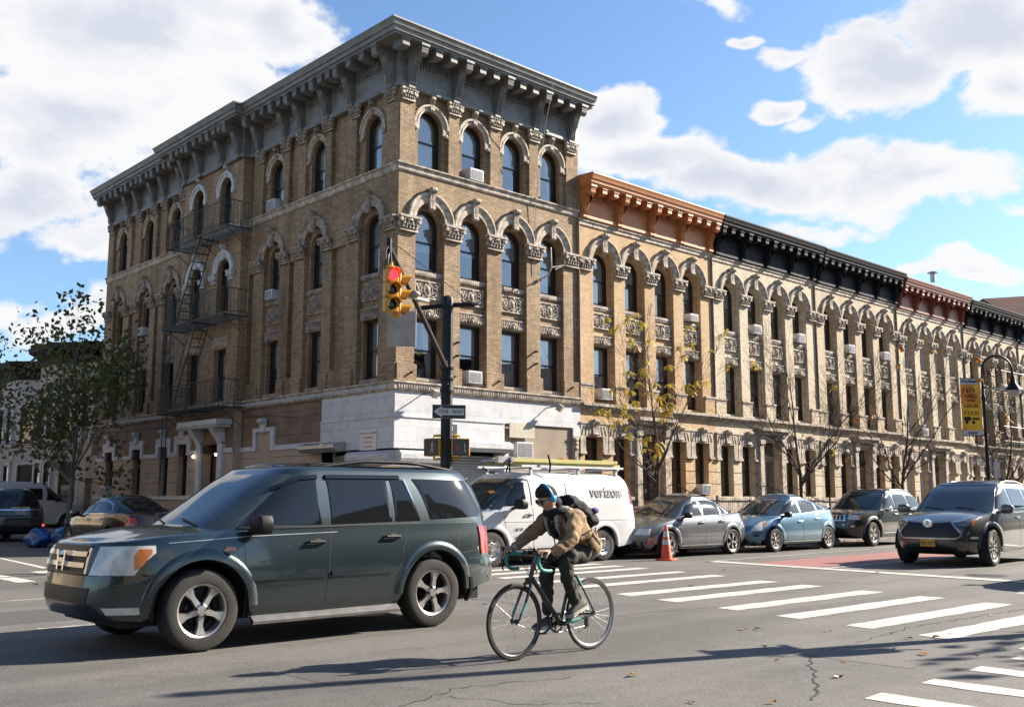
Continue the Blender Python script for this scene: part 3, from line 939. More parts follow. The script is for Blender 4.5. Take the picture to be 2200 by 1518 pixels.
# --- ornament
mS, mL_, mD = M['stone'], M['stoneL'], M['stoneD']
def ornament(F, c, low=True, mm=None, ww=1.0):
    a = mm or mS
    F.put(moulding_mesh(a, .56, .87), c, 0, 9.6)
    F.put(keystone_mesh(a, .72, .2, .2), c, -.04, 9.93)
    F.put(relief_mesh(a, .98 * ww), c, .15, 7.27)
    F.put(lintel_mesh(a, 1.08 * ww), c, .13, 6.7)
    F.put(cached(('sill', a.name, ww), lambda: sill_mesh(a, 1.09)), c, .15, 7.93)
    F.put(cached(('sill2', a.name, ww), lambda: sill_mesh(a, 1.09, False)), c, .15, 4.74)
def sill_mesh(m, w, dent=True):
    s = MB(); s.box(-w / 2, w / 2, -.06, .1, .06, .15); s.box(-w / 2, w / 2, -.035, .1, 0, .06)
    if dent:
        for i in range(14):
            x = -w / 2 + w * (i + .5) / 14; s.box(x - .018, x + .018, -.055, -.03, .01, .055)
    return s.mesh('sill', m, None)
def arch4(m):
    mb = arch_ring([(.46, .0), (.46, -.05), (.52, -.06), (.54, -.04), (.58, -.045), (.6, -.1), (.66, -.1), (.67, 0)])
    for s in (-1, 1): mb.box(s * .56 - .1, s * .56 + .1, -.07, 0, -.2, 0); mb.ball((s * .58, -.06, -.2), (.08, .06, .07), 7, 5)
    return mb.mesh('arch_moulding', m, 40)
for c in RC:
    ornament(FR, c)
    FR.put(cached('m4', lambda: arch4(mL_)), c, .07, 12.59)
    FR.put(keystone_mesh(mL_, .5, .15, .13), c, .03, 13.06 - .03)
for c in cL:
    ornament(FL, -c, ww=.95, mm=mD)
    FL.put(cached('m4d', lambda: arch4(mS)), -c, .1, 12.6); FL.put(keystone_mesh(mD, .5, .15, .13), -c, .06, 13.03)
for c in LCM:
    FL.put(cached('m4w', lambda: arch4(M['white'])), -c, DM, 12.6).__setitem__('label', 'arch surround painted bright white')
    FL.put(keystone_mesh(M['white'], .5, .15, .13), -c, DM, 13.05)
    FL.put(moulding_mesh(M['white'], .5, .76, .09), -c, DM, 9.55); FL.put(keystone_mesh(M['white'], .6, .2, .16), -c, DM, 9.95)
    FL.put(lintel_mesh(mL_, 1.15), -c, DM - .01, 6.75)
    for s in (-1, 1): FL.put(cached('capw', lambda: capital_mesh(M['white'], .26, .34, .1)), -c + s * .66, DM, 9.14)
for u in (.35, 2.06, 3.78, 5.5, 7.25):
    FR.put(cached('capA', lambda: capital_mesh(mS, .6, .46, .14)), u, 0, 9.14)
    FR.put(cached('capB', lambda: capital_mesh(mL_, .4, .36, .08)), u if u > .4 else .28, -.03, 13.13)
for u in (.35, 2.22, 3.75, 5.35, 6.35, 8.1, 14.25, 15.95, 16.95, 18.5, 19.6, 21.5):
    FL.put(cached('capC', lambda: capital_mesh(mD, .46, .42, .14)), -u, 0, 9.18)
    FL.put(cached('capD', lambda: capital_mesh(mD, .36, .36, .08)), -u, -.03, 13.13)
# --- band courses
PATH = [(0, 21.92), (0, 13.6), (DM, 13.6), (DM, 8.9), (0, 8.9), (0, 0), (7.62, 0)]
mb = MB(); mb.sweep(PATH, [(-.1, 10.95), (.03, 10.95), (.06, 11.0), (.06, 11.12), (.12, 11.16), (.12, 11.2), (-.1, 11.22)]); mb.build('string_course', mS, cb_)
mb = MB(); mb.sweep(PATH, [(-.1, 4.44), (.05, 4.44), (.12, 4.5), (.12, 4.66), (.17, 4.68), (.17, 4.735), (-.1, 4.75)])
for F_, rng in ((FR, [i * .09 for i in range(84)]),):
    for u in rng: mb.box(u + .02, u + .065, -.14, -.11, 4.53, 4.63)
mb.build('string_course', mS, cb_)
mb = MB()
mb.T = Matrix.Rotation(-pi / 2, 4, 'Z')
for i in range(240):
    u = -21.8 + i * .09
    if -13.65 < u < -8.85: mb.box(u + .02, u + .065, -.14 + DM, -.11 + DM, 4.53, 4.63)
    else: mb.box(u + .02, u + .065, -.14, -.11, 4.53, 4.63)
mb.build('fret_band', M['white'], cb_)
# --- cornice with brackets
cor = cornice(cb_, PATH, 13.5, 15.08, M['greytin'], 1.0)
bk = cached('bkA', lambda: bracket_mesh(M['greytin'], 1.12, .74, .24)); bl = cached('blA', lambda: block_mesh(M['greytin'], .7, .25, .22))
def cput(F, me, u, d, z):
    o = F.put(me, u, d, z); o.parent = cor; return o
for u in (.32, 2.06, 3.78, 5.5, 7.2):
    cput(FR, bk, u, -.04, 14.68)
    if u < 7:
        for q in (.57, 1.14): cput(FR, bl, u + q, -.04, 14.68)
cput(FR, bl, -.35, -.04, 14.68)
for u in (.3, 2.4, 3.78, 5.36, 6.38, 8.17, 14.25, 15.9, 16.95, 18.5, 19.55, 21.5):
    cput(FL, bk, -u, -.04, 14.68)
us = [.3, 2.4, 3.78, 5.36, 6.38, 8.17]
for a, b in zip(us, us[1:]):
    k = 2 if b - a > 1.3 else 1
    for i in range(k): cput(FL, bl, -(a + (b - a) * (i + 1) / (k + 1)), -.04, 14.68)
us = [14.25, 15.9, 16.95, 18.5, 19.55, 21.5]
for a, b in zip(us, us[1:]):
    k = 2 if b - a > 1.3 else 1
    for i in range(k): cput(FL, bl, -(a + (b - a) * (i + 1) / (k + 1)), -.04, 14.68)
for u in (9.1, 10.4, 12.1, 13.4):
    cput(FL, bk, -u, DM - .04, 14.68)
for u in (9.53, 9.96, 10.97, 11.53, 12.53, 12.96): cput(FL, bl, -u, DM - .04, 14.68)

# --- ground floor, avenue side and shop corner
mb = MB()
mb.sweep([(0, 3.75), (0, 0), (7.62, 0)], [(-.1, 4.44), (.04, 4.44), (.04, 3.72), (-.1, 3.72)])
mb.sweep([(0, 3.75), (0, 0), (4.15, 0)], [(-.1, 3.72), (.07, 3.72), (.08, 2.82), (-.1, 2.82)])
mb.sweep([(0, 3.75), (0, 0), (4.15, 0)], [(.041, 3.70), (.10, 3.70), (.10, 3.74), (.041, 3.74)])
mb.box(7.25, 7.6, -.06, 0, 3.45, 3.72)
mb.build('fascia', M['panelw'], cb_, None)
mb = MB()
mb.box(4.2, 7.62, .02, .3, 0, 3.73)
mb.build('wall', mat('taupe_render', (.36, .29, .22), .85, var=.12, vs=1.2), cb_)
mb = MB()   # decorated cast-iron pier
mb.box(7.28, 7.5, -.06, .02, 0, 3.45)
for z in (.4, 1.1, 1.8, 2.5): mb.box(7.32, 7.46, -.08, -.06, z, z + .5)
for z in (3.05, 3.2, 3.33): mb.ball((7.39, -.07, z), (.1, .05, .07), 8, 5)
mb.box(7.24, 7.54, -.1, .02, 3.38, 3.46)
mb.build('pier', mS, cb_, 40)
mb = MB()   # steel column at the corner and dark recess
mb.box(.12, .5, .12, .5, 0, 2.84)
mb.build('column', M['iron'], cb_)
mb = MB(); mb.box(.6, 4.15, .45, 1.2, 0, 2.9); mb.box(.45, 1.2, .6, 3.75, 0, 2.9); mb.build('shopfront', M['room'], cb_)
def mat_shutter():
    m, nt, p = newmat('rolling_shutter_metal')
    N = nt.nodes.new; L = nt.links.new
    tc = N('ShaderNodeTexCoord'); n = N('ShaderNodeTexNoise'); n.inputs['Scale'].default_value = 2; n.inputs['Detail'].default_value = 5
    L(tc.outputs['Object'], n.inputs['Vector'])
    mx = N('ShaderNodeMix'); mx.data_type = 'RGBA'; mx.inputs['A'].default_value = (.34, .35, .36, 1); mx.inputs['B'].default_value = (.5, .51, .52, 1)
    L(n.outputs['Fac'], mx.inputs['Factor']); L(mx.outputs['Result'], p.inputs['Base Color']); p.inputs['Metallic'].default_value = .5; p.inputs['Roughness'].default_value = .42
    return m
M['shutter'] = mat_shutter()
def shutter(F, u0, u1, d, z1, name='rolling_shutter'):
    s = MB(); n = int(z1 / .085)
    prof = []
    for i in range(n):
        z = i * .085
        prof += [(d, z), (d - .018, z + .02), (d - .024, z + .045), (d - .01, z + .07)]
    v = [(u0, p[0], p[1]) for p in prof] + [(u1, p[0], p[1]) for p in prof]; k = len(prof)
    s.add(v, [(i, k + i, k + i + 1, i + 1) for i in range(k - 1)])
    for u in (u0 - .03, u1 - .03): s.box(u, u + .06, d - .06, d + .02, 0, z1)
    return F.build(s, name, M['shutter'])
shutter(FR, .62, 4.1, .35, 2.8)
shutter(FL, -3.55, -.62, .35, 2.8)
# roll boxes
mb = MB()
def rollbox(mb, u0, u1, z0, z1, d):
    pts = [(0.1, z0 + .03), (0.1, z1), (-d * .5, z1 - .02), (-d, z1 - .1), (-d, z0 + .12), (-d * .75, z0)]
    mb.prism(pts[::-1], u0, u1, axis='x')
rollbox(mb, 1.95, 4.25, 2.78, 3.15, .38)
FR.build(mb, 'shutter_box', M['panelw'])
mb = MB(); mb.box(4.12, 4.3, -.1, .35, 0, 2.78); FR.build(mb, 'door_post', M['white'])
mb = MB(); rollbox(mb, -4.35, -2.35, 2.78, 3.1, .5); mb.box(-3.1, -2.85, -.52, -.5, 2.93, 3.03)
FL.build(mb, 'shutter_box', M['steel'])
mb = MB(); rollbox(mb, -2.2, -.1, 2.42, 2.78, .2); FL.build(mb, 'shutter_box', M['panelw'])
mb = MB(); rollbox(mb, .1, 1.9, 2.42, 2.78, .2); FR.build(mb, 'shutter_box', M['panelw'])
# --- ground floor, side street
mb = MB()
gw = [(-12.8, .8, 1.5, 3.38, False), (-15.1, .8, 1.5, 3.38, False), (-17.65, .8, 1.5, 3.36, False), (-20.5, .8, 1.5, 3.34, False), (-10.5, 1.25, 0, 3.3, False)]
wall(mb, -21.92, -13.6, 0, 3.0, .0, [(a, b, c, 3.0, e) for a, b, c, d, e in gw if a < -13.6], .3)
wall(mb, -13.6, -8.9, 0, 3.0, DM, [(a, b, c, 3.0, e) for a, b, c, d, e in gw if a > -13.6], .3)
wall(mb, -8.9, -3.75, 0, 3.0, .0, [], .3)
mb.quad((-13.6, DM, 0), (-13.6, .0, 0), (-13.6, .0, 4.5), (-13.6, DM, 4.5)); mb.quad((-8.9, DM, 0), (-8.9, .0, 0), (-8.9, .0, 4.5), (-8.9, DM, 4.5))
mb.box(-7.75, -6.85, -.012, 0.02, 3.0, 3.62)
FL.build(mb, 'wall', M['beige']).__setitem__('label', 'beige painted rusticated base')
mb = MB()
for z in (.55, .98, 1.98, 2.38, 2.74):
    for a, b, d in ((-21.9, -20.95, 0), (-20.05, -18.1, 0), (-17.2, -15.55, 0), (-14.65, -13.62, 0), (-13.58, -13.25, DM), (-12.35, -11.35, DM), (-8.88, -8.0, 0), (-6.7, -3.8, 0)):
        mb.box(a, b, d - .003, d + .02, z, z + .022)
FL.build(mb, 'groove', M['frame'])
mb = MB()
wall(mb, -21.92, -13.6, 3.0, 4.45, .02, [(a, b, 3.0, d, e) for a, b, c, d, e in gw if a < -13.6], .3)
wall(mb, -13.6, -8.9, 3.0, 4.45, DM + .02, [(a, b, 3.0, d, e) for a, b, c, d, e in gw if a > -13.6], .3)
wall(mb, -8.9, -3.75, 3.0, 4.45, .02, [], .3)
for z in (3.45, 3.85, 4.2):
    mb.box(-8.88, -3.8, .0, .03, z, z + .012); mb.box(-21.9, -13.62, .0, .03, z, z + .012)
FL.build(mb, 'wall', M['brown']).__setitem__('label', 'brown painted wall above the beige base')
mb = MB()   # white trim: band, sill band, window surrounds
def band(a, b, z0, z1, d, p=.05): mb.box(a, b, d - p, d + .03, z0, z1)
edges = [-21.92] + [x for a, b, c, d, e in sorted(gw) if a < -13.6 for x in (a - .65, a + .65)] + [-13.6]
for a, b in zip(edges[::2], edges[1::2]): band(a, b, 2.98, 3.14, 0)
band(-12.3, -11.35, 2.98, 3.14, DM); band(-9.6, -8.9, 2.98, 3.14, DM); band(-8.9, -8.0, 2.98, 3.14, 0); band(-6.6, -3.78, 2.98, 3.14, 0)
band(-21.92, -13.6, 1.36, 1.5, 0, .09); band(-13.6, -11.4, 1.36, 1.5, DM, .09)
for a, b, c, d, e in gw[:4]:
    D0 = DM if a > -13.6 else 0
    mb.box(a - .65, a - .42, D0 - .07, D0 + .03, 2.98, 3.72); mb.box(a + .42, a + .65, D0 - .07, D0 + .03, 2.98, 3.72)
    mb.box(a - .42, a + .42, D0 - .07, D0 + .03, d + .02, 3.72)
mb.box(-8.0, -7.78, -.07, .03, 2.98, 3.75); mb.box(-6.82, -6.6, -.07, .03, 2.98, 3.75); mb.box(-7.78, -6.82, -.07, .03, 3.62, 3.75)
FL.build(mb, 'trim', M['white'])
for a in (-12.8, -15.1, -17.65, -20.5, -7.3):
    FL.put(cached('keyw', lambda: keystone_mesh(M['white'], .5, .34, .18)), a, (DM if -13.6 < a < -8.9 else 0) - .05, 3.58)
for a, b, c, d, e in gw[:4]:
    put_window(FL, a, 1.5, .78, d - 1.5, False, (DM if a > -13.6 else 0) + .22, rnd_curtain(), dark=True)
# doorway with white pilasters and canopy
mb = MB()
for s in (-1, 1):
    mb.box(-10.5 + s * .82 - .17, -10.5 + s * .82 + .17, DM - .12, DM + .3, 0, 3.35)
    mb.prism([(DM - .12, 3.3), (DM - .5, 3.85), (DM, 3.85), (DM, 3.3)], -10.5 + s * .82 - .17, -10.5 + s * .82 + .17, axis='x')
mb.box(-12.1, -9.05, DM - .6, DM, 3.95, 4.12); mb.box(-12.0, -9.15, DM - .5, DM, 3.85, 3.95)
for i in range(20): mb.box(-11.95 + i * .145, -11.87 + i * .145, DM - .56, DM - .5, 3.87, 3.95)
FL.build(mb, 'door_canopy', M['white'])
mb = MB(); mb.box(-11.12, -9.88, DM + .35, DM + .42, .14, 3.3); mb.box(-11.3, -11.15, DM - .02, DM + .34, .1, 3.3); mb.box(-9.85, -9.7, DM - .02, DM + .34, .1, 3.3)
dr = FL.build(mb, 'door', mat('dark_red_door', (.07, .02, .018), .4))
mb = MB(); mb.box(-10.9, -10.1, DM + .33, DM + .345, 1.1, 2.9)
o = FL.build(mb, 'door_pane', M['glassd'])
mb = MB(); mb.ball((0, 0, 0), .045, 10, 8)
lampm = mat('warm_lamp', (.9, .7, .4), .4, emit=(1, .72, .35), es=9)
for uu, zz, dd in ((-10.35, 2.95, DM + .1), (-11.6, 2.9, DM - .15)):
    o = FL.put(cached('doorlamp', lambda: mb.mesh('lamp_bulb', lampm, 60)), uu, dd, zz)
# drainpipes and conduits
mb = MB(); mb.tube([(7.6, -.05, 4.5), (7.6, -.05, 11.5)], .045, 8); mb.build('drainpipe', M['brown'], cb_)
mb = MB()
mb.tube([(-.06, 3.9, 4.05), (-.1, 5, 3.95), (-.06, 6.5, 4.1), (-.06, 8.7, 4.2)], .012, 5)
mb.tube([(-.36, 9.5, 4.3), (-.36, 13.4, 4.2), (-.08, 17, 4.2), (-.08, 21.5, 4.25)], .014, 5)
mb.tube([(-.07, 8.7, 4.5), (-.07, 8.6, 9), (-.13, 8.55, 14)], .012, 5)
mb.build('cable', M['iron'], cb_)
# wall ties: star anchors / pipe stubs on the piers
for (x, z) in ((2.25, 6.05), (2.25, 5.65), (5.55, 6.1), (5.55, 5.7), (.5, 5.0), (2.1, 5.0), (3.9, 5.0), (7.2, 5.05)):
    FR.put(cached('stub', lambda: (lambda q: (q.tube([(0, 0, 0), (0, -.16, 0)], .035, 8), q.mesh('pipe_stub', M['iron'], 60))[1])(MB())), x, 0, z)
mb = MB(); mb.tube([(5.45, -1.02, 14.9), (5.46, -.6, 13.5), (5.5, -.1, 11.0), (5.5, -.03, 8.6)], .01, 5); mb.build('cable', M['steel'], cb_)

# ------------------------------------------------------------------ row houses along the avenue
RW = 7.65
def row_house(i, brick, corm, dz, label, fm='frame', grid=False, stones=None, doorcol=(.09, .03, .022), curt=None, dark=False, arched_door=False, hood=None):
    X0 = 7.62 + RW * i
    B = thing('row_house', label, 'house', (0, 0, 0), 0, 'row houses along the avenue')
    F = Frame(B, X0, 0, 0, dz)
    st = stones or M['stone']
    C_ = [1.3, 2.98, 4.66, 6.34]
    mb = MB()
    wall(mb, 0, RW, 4.57, 10.78, 0, [(c, 1.1, 4.57, 10.12, True) for c in C_], .16)
    wall(mb, .3, RW - .3, 4.57, 7.2, .16, [(c, 1.0, 4.72, 6.62, False) for c in C_], .24)
    wall(mb, .3, RW - .3, 7.2, 10.6, .16, [(c, .98, 8.06, 9.93, True) for c in C_], .24)
    for c in (0.33, 2.14, 3.82, 5.5, 7.32):
        w = .66 if .5 < c < 7 else .7
        mb.box(max(0.002, c - w / 2), min(RW - .002, c + w / 2), -.06, .02, 4.57, 5.2)
    # rusticated ground floor
    gops = [(.68, .86, 1.5, 3.45, False), (2.1, .86, 1.5, 3.45, False), (3.72, 1.25, .5, 3.68, False), (5.3, .84, 1.5, 3.48, False), (6.72, .84, 1.5, 3.48, False)]
    wall(mb, 0, RW, 1.35, 4.4, 0, [(a, b, max(c, 1.35), d, e) for a, b, c, d, e in gops], .3)
    mb.box(0.1, RW - .1, .06, .3, 1.0, 1.34)
    F.build(mb, 'wall', brick)
    s = MB()   # plinth
    wall(s, 0, RW, -.3, 1.35, -.04, [(3.72, 1.25, -.3, 1.35, False)], .4)
    for z in (.5, .95): s.box(0, RW, -.045, -.03, z, z + .02)
    s.box(0, 3.05, -.09, 0, 1.35, 1.47); s.box(4.4, RW, -.09, 0, 1.35, 1.47)
    F.build(s, 'plinth', st)
    s = MB()
    for z in (1.95, 2.4, 2.85):
        for a, b in ((0, .24), (1.12, 1.66), (2.54, 2.95), (4.5, 4.87), (5.73, 6.29), (7.15, RW)): s.box(a, b, -.003, .02, z, z + .025)
    F.build(s, 'groove', M['frame'])
    s = MB(); s.box(.01, RW - .01, -.12, .05, 4.42, 4.5); s.box(.01, RW - .01, -.2, .05, 4.5, 4.6); s.box(.01, RW - .01, -.05, .05, 4.36, 4.42)
    s.box(0, RW, -.04, .05, 10.76, 10.9); s.box(0, RW, -.08, .05, 10.9, 10.97)
    for c in (0.33, 2.14, 3.82, 5.5, 7.32):
        w = .7; s.box(max(.003, c - w / 2), min(RW - .003, c + w / 2), -.1, .0, 5.2, 5.27)
        s.box(max(.003, c - w / 2 + .02), min(RW - .003, c + w / 2 - .02), -.07, .0, 5.12, 5.2)
    F.build(s, 'string_course', st)
    def surround(a):
        def mk():
            q = MB(); w = 1.36
            q.box(-w / 2, -.43, -.06, .0, 2.95, 3.9); q.box(.43, w / 2, -.06, 0, 2.95, 3.9); q.box(-.43, .43, -.06, 0, 3.48, 3.9)
            q.box(-w / 2 - .04, -.43, -.1, 0, 2.88, 2.96); q.box(.43, w / 2 + .04, -.1, 0, 2.88, 2.96)
            q.box(-w / 2 - .03, w / 2 + .03, -.09, 0, 3.9, 3.96)
            for k in range(8):
                x = -.62 + 1.24 * (k + .5) / 8
                if abs(x) > .12:
                    T0 = q.T; q.T = Matrix.Translation((x, -.07, 3.7)) @ Matrix.Rotation(-x * .6, 4, 'Y'); q.box(-.026, .026, -.012, .02, -.17, .15); q.T = T0
            return q.mesh('window_surround', st, None)
        return cached(('sur', st.name), mk)
    for a, b, c, d, e in gops:
        if b > 1: continue
        F.put(surround(0), a, 0, 0)
        F.put(cached(('keyg', st.name), lambda: keystone_mesh(st, .58, .26, .2)), a, -.05, 3.5)
    # doorway
    dm = mat('house_door_paint', doorcol, .45, var=.1) if doorcol not in _cache else _cache[doorcol]
    _cache[doorcol] = dm
    s = MB()
    for sg in (-1, 1):
        s.box(3.72 + sg * .78 - .13, 3.72 + sg * .78 + .13, -.14, .02, .3, 3.6); s.box(3.72 + sg * .78 - .17, 3.72 + sg * .78 + .17, -.2, .02, 3.6, 3.95)
    s.box(2.65, 4.8, -.42, 0, 4.12, 4.24); s.box(2.75, 4.7, -.3, 0, 3.98, 4.12); s.box(3.1, 4.34, -.06, .0, 3.7, 3.98)
    for k in range(12): s.ball((3.24 + k * .087, -.1, 3.84), (.05, .05, .08), 6, 4)
    F.build(s, 'door_surround', st)
    s = MB(); s.box(3.1, 4.34, .26, .34, .45, 3.05); s.box(3.1, 4.34, .2, .3, 3.05, 3.15)
    s.box(3.18, 3.68, .24, .27, .6, 1.2); s.box(3.76, 4.26, .24, .27, .6, 1.2)
    do = F.build(s, 'door', dm)
    s = MB(); s.box(3.62, 3.66, .18, .25, 1.6, 1.75)
    hb = s.build('handle', M['steel'], do)
    s = MB(); s.box(3.22, 3.64, .235, .255, 1.35, 2.9); s.box(3.8, 4.22, .235, .255, 1.35, 2.9); s.box(3.14, 4.3, .25, .27, 3.17, 3.62)
    F.build(s, 'door_pane', M['glassd'])
    # windows
    rr = random.Random(i * 7 + 3)
    for k, c in enumerate(C_):
        c1 = rr.choice([('blind', .5, 1), ('blind', .1, 1), ('sheer', 0, 1), None, ('blind', .3, 1)]) if not dark else None
        c2 = rr.choice([('blind', .45, 1), ('sheer', .1, 1), ('blind', 0, 1), ('blind', .6, 1)]) if not dark else None
        if curt: c1 = c2 = curt
        put_window(F, c, 4.72, 1.0, 1.9, False, .32, c1, fm, grid, dark)
        put_window(F, c, 8.06, .98, 1.87, True, .32, c2, fm, grid, dark)
        F.put(moulding_mesh(st, .62, .86, .12), c, 0, 9.58)
        F.put(keystone_mesh(st, .72, .24, .22), c, -.04, 9.9)
        F.put(cached(('relR', st.name), lambda: relief_mesh(st, .98)), c, .14, 7.24)
        F.put(cached(('linR', st.name), lambda: lintel_mesh(st, 1.08)), c, .12, 6.65)
        F.put(cached(('sillR', st.name), lambda: sill_mesh(st, 1.09, False)), c, .15, 7.9)
    for c in (.33, 2.14, 3.82, 5.5, 7.32): F.put(cached(('capR', st.name), lambda: capital_mesh(st, .56, .42, .15)), c, 0, 9.16)
    for a, b, c, d, e in gops:
        if b < 1: put_window(F, a, 1.5, b - .02, d - 1.5, False, .24, rr.choice([('blind', .1, 1), ('sheer', .0, 1), ('blind', .4, 1), None]), fm, False, rr.random() < .2)
    # cornice
    pr = .74
    co = cornice(B, [(X0 + .03, .7), (X0 + .03, 0), (X0 + RW - .03, 0), (X0 + RW - .03, .7)][1:3], 10.98 + dz, 12.45 + dz, corm, pr)
    bk_ = cached(('bkR', corm.name), lambda: bracket_mesh(corm, 1.0, .52, .22)); bl_ = cached(('blR', corm.name), lambda: block_mesh(corm, .5, .22, .2))
    uu = [.22, 2.02, 3.82, 5.62, 7.43]
    for k, u in enumerate(uu):
        o = F.put(bk_, u, -.05, 12.06); o.parent = co
        if k < 4:
            for q in (.6, 1.2): o = F.put(bl_, u + q, -.05, 12.06); o.parent = co
    s = MB()
    s.box(X0, X0 + RW, .25, 14, 11.9 + dz, 12.15 + dz); s.build('roof', M['roof'], B)
    s = MB(); s.box(X0 + .05, X0 + RW - .05, 1.4, 14, .1, 11.8 + dz); s.build('inner_wall', M['room'], B)  # added dark core, keeps light from leaking through the panes
    s = MB(); s.tube([(X0 + RW - .02, -.04, 4.6 + dz), (X0 + RW - .02, -.04, 11.2 + dz)], .04, 8); s.build('drainpipe', M['brown'], B)
    return B, F
rh = []
rh.append(row_house(0, M['brickG'], M['orange'], 0, 'golden brick row house with orange brown cornice, next to the tall corner building', doorcol=(.1, .028, .02)))
rh.append(row_house(1, M['brickP'], M['black'], -.02, 'pale brick row house with black cornice, beside the one with the orange brown cornice', fm='frame', doorcol=(.45, .36, .25)))
rh.append(row_house(2, M['brickP2'], M['black'], -.06, 'buff brick row house with black cornice and very dark windows beside the red cornice', doorcol=(.02, .02, .02), dark=True))
rh.append(row_house(3, M['brickP'], M['maroon'], -.2, 'pale brick row house with brick red cornice and white framed windows', fm='framew', grid=True, doorcol=(.13, .02, .02)))
rh.append(row_house(4, M['brickP2'], M['black'], -.32, 'buff brick row house with black cornice behind the street lamp and its yellow banner', doorcol=(.3, .3, .3), dark=True))
rh.append(row_house(5, M['brickP'], M['black'], -.42, 'pale brick row house cut by the right edge, behind a fire escape', doorcol=(.02, .02, .02)))
for k in range(6, 8):
    pass

# big tiled roof building beyond the row
bt = thing('tiled_roof_building', 'large building with reddish brown tiled roof rising behind the far row houses', 'building')
mt = mat_brick('roof_tiles', (.11, .035, .03), (.08, .026, .022), (.02, .01, .01), w=.7, h=.34, ms=.05, bump=.4); mt.node_tree.nodes['Principled BSDF'].inputs['Specular IOR Level'].default_value = .05
s = MB(); s.add([(54, 2.0, 12.4), (95, 2.0, 12.4), (95, 8.0, 22.0), (61.5, 8.0, 16.6), (56, 9, 14.0)], [(0, 1, 2, 3), (0, 3, 4)])
s.build('roof', mt, bt, fix=False)
s = MB(); s.box(53, 90, 2.4, 8, 0, 12.3); s.build('wall', M['brickD'], bt)

# ------------------------------------------------------------------ houses down the side street
def bay_house(y0, w, wallm, trimm, z1, label, cm, X=.6):
    B = thing('bay_fronted_house', label, 'house', (0, 0, 0), 0, 'bay fronted houses down the side street')
    # plan of front: flat then three sided bay, travel towards -Y
    yc = y0 + w * .5
    path = [(X, y0 + w), (X, y0 + w - .5), (X - 1.0, y0 + w - 1.5), (X - 1.0, y0 + 1.9), (X, y0 + .9), (X, y0)]
    mb = MB(); mb.sweep(path, [(-.3, -.2), (0, -.2), (0, z1), (-.3, z1)]); mb.build('wall', wallm, B)
    mb = MB(); mb.sweep(path, [(-.2, z1 - .15), (.08, z1 - .15), (.1, z1 + .1), (.3, z1 + .35), (.55, z1 + .5), (.6, z1 + .75), (-.3, z1 + .8)]); co = mb.build('cornice', cm, B)
    mb = MB(); mb.box(X - .2, X + 12, y0, y0 + w, z1, z1 + .7); mb.build('roof', M['roof'], B)
    mb = MB(); mb.box(X + .3, X + 12, y0 + .02, y0 + w - .02, 0, z1); mb.build('rear_wall', wallm, B)
    mb = MB()
    for z in (3.3, 6.2): mb.sweep(path, [(-.1, z), (.06, z), (.08, z + .12), (-.1, z + .14)])
    mb.build('string_course', trimm, B)
    segs = [((X, y0 + w - .5), (X - 1.0, y0 + w - 1.5)), ((X - 1.0, y0 + w - 1.5), (X - 1.0, y0 + 1.9)), ((X - 1.0, y0 + 1.9), (X, y0 + .9))]
    for a, b in segs:
        a = Vector(a); b = Vector(b); t = (b - a).normalized(); rz = atan2(t.y, t.x)
        n_ = 1 if (b - a).length < 2 else 2
        for k in range(n_):
            c = a.lerp(b, (k + .5) / n_)
            for z in (.9, 3.85):
                wm, gm, gd = window_meshes(.8, 1.9, False, 'frame')
                o = link('window', wm, B, (c.x, c.y, z + .3), rz)
                o.location = o.location + Vector((t.y, -t.x, 0)) * .1
                link('pane', gd, o)
                f = cached(('wsur', trimm.name), lambda: (lambda q: (ring(q, 1.12, 2.2, False, 0, .16, -.02, .12), q.mesh('window_surround', trimm, None))[1])(MB()))
                o2 = link('window_surround', f, B, (c.x, c.y, z + .15), rz); o2.location = o2.location + Vector((t.y, -t.x, 0)) * .1
    return B
bay_house(24.2, 6.0, mat('cream_house_paint', (.50, .45, .36), .8, var=.1), M['white'], 7.9, 'cream painted house with black cornice next to the corner building, behind the leafy street tree', M['black'])
bay_house(30.2, 6.0, mat('white_grey_house', (.56, .57, .58), .8, var=.1), M['white'], 7.6, 'white painted bay fronted house with white window surrounds and a black cornice', M['black'])
bay_house(36.2, 6.0, mat('brownstone_house', (.2, .15, .12), .85, var=.15), M['brown'], 7.5, 'brown stone bay fronted house furthest down the side street', M['brown'])
bay_house(42.2, 6.0, mat('dark_stone_house', (.15, .11, .09), .85, var=.15), M['brown'], 7.5, 'dark stone bay fronted house at the left edge of the picture', M['brown'])
gs = thing('garage', 'low cream brick garage with a brown door between the corner building and the cream house', 'garage')
mb = MB(); wall(mb, -24.2, -21.95, 0, 3.3, .1, [(-23.0, .9, 0, 2.3, False)], .2); mb.quad((-24.2, .1, 3.3), (-21.95, .1, 3.3), (-21.95, 8, 3.3), (-24.2, 8, 3.3))
Frame(gs, 0, 0, -pi / 2).build(mb, 'wall', M['brickW'])
mb = MB(); mb.box(-23.45, -22.55, .28, .34, .1, 2.3); Frame(gs, 0, 0, -pi / 2).build(mb, 'door', M['brown'])

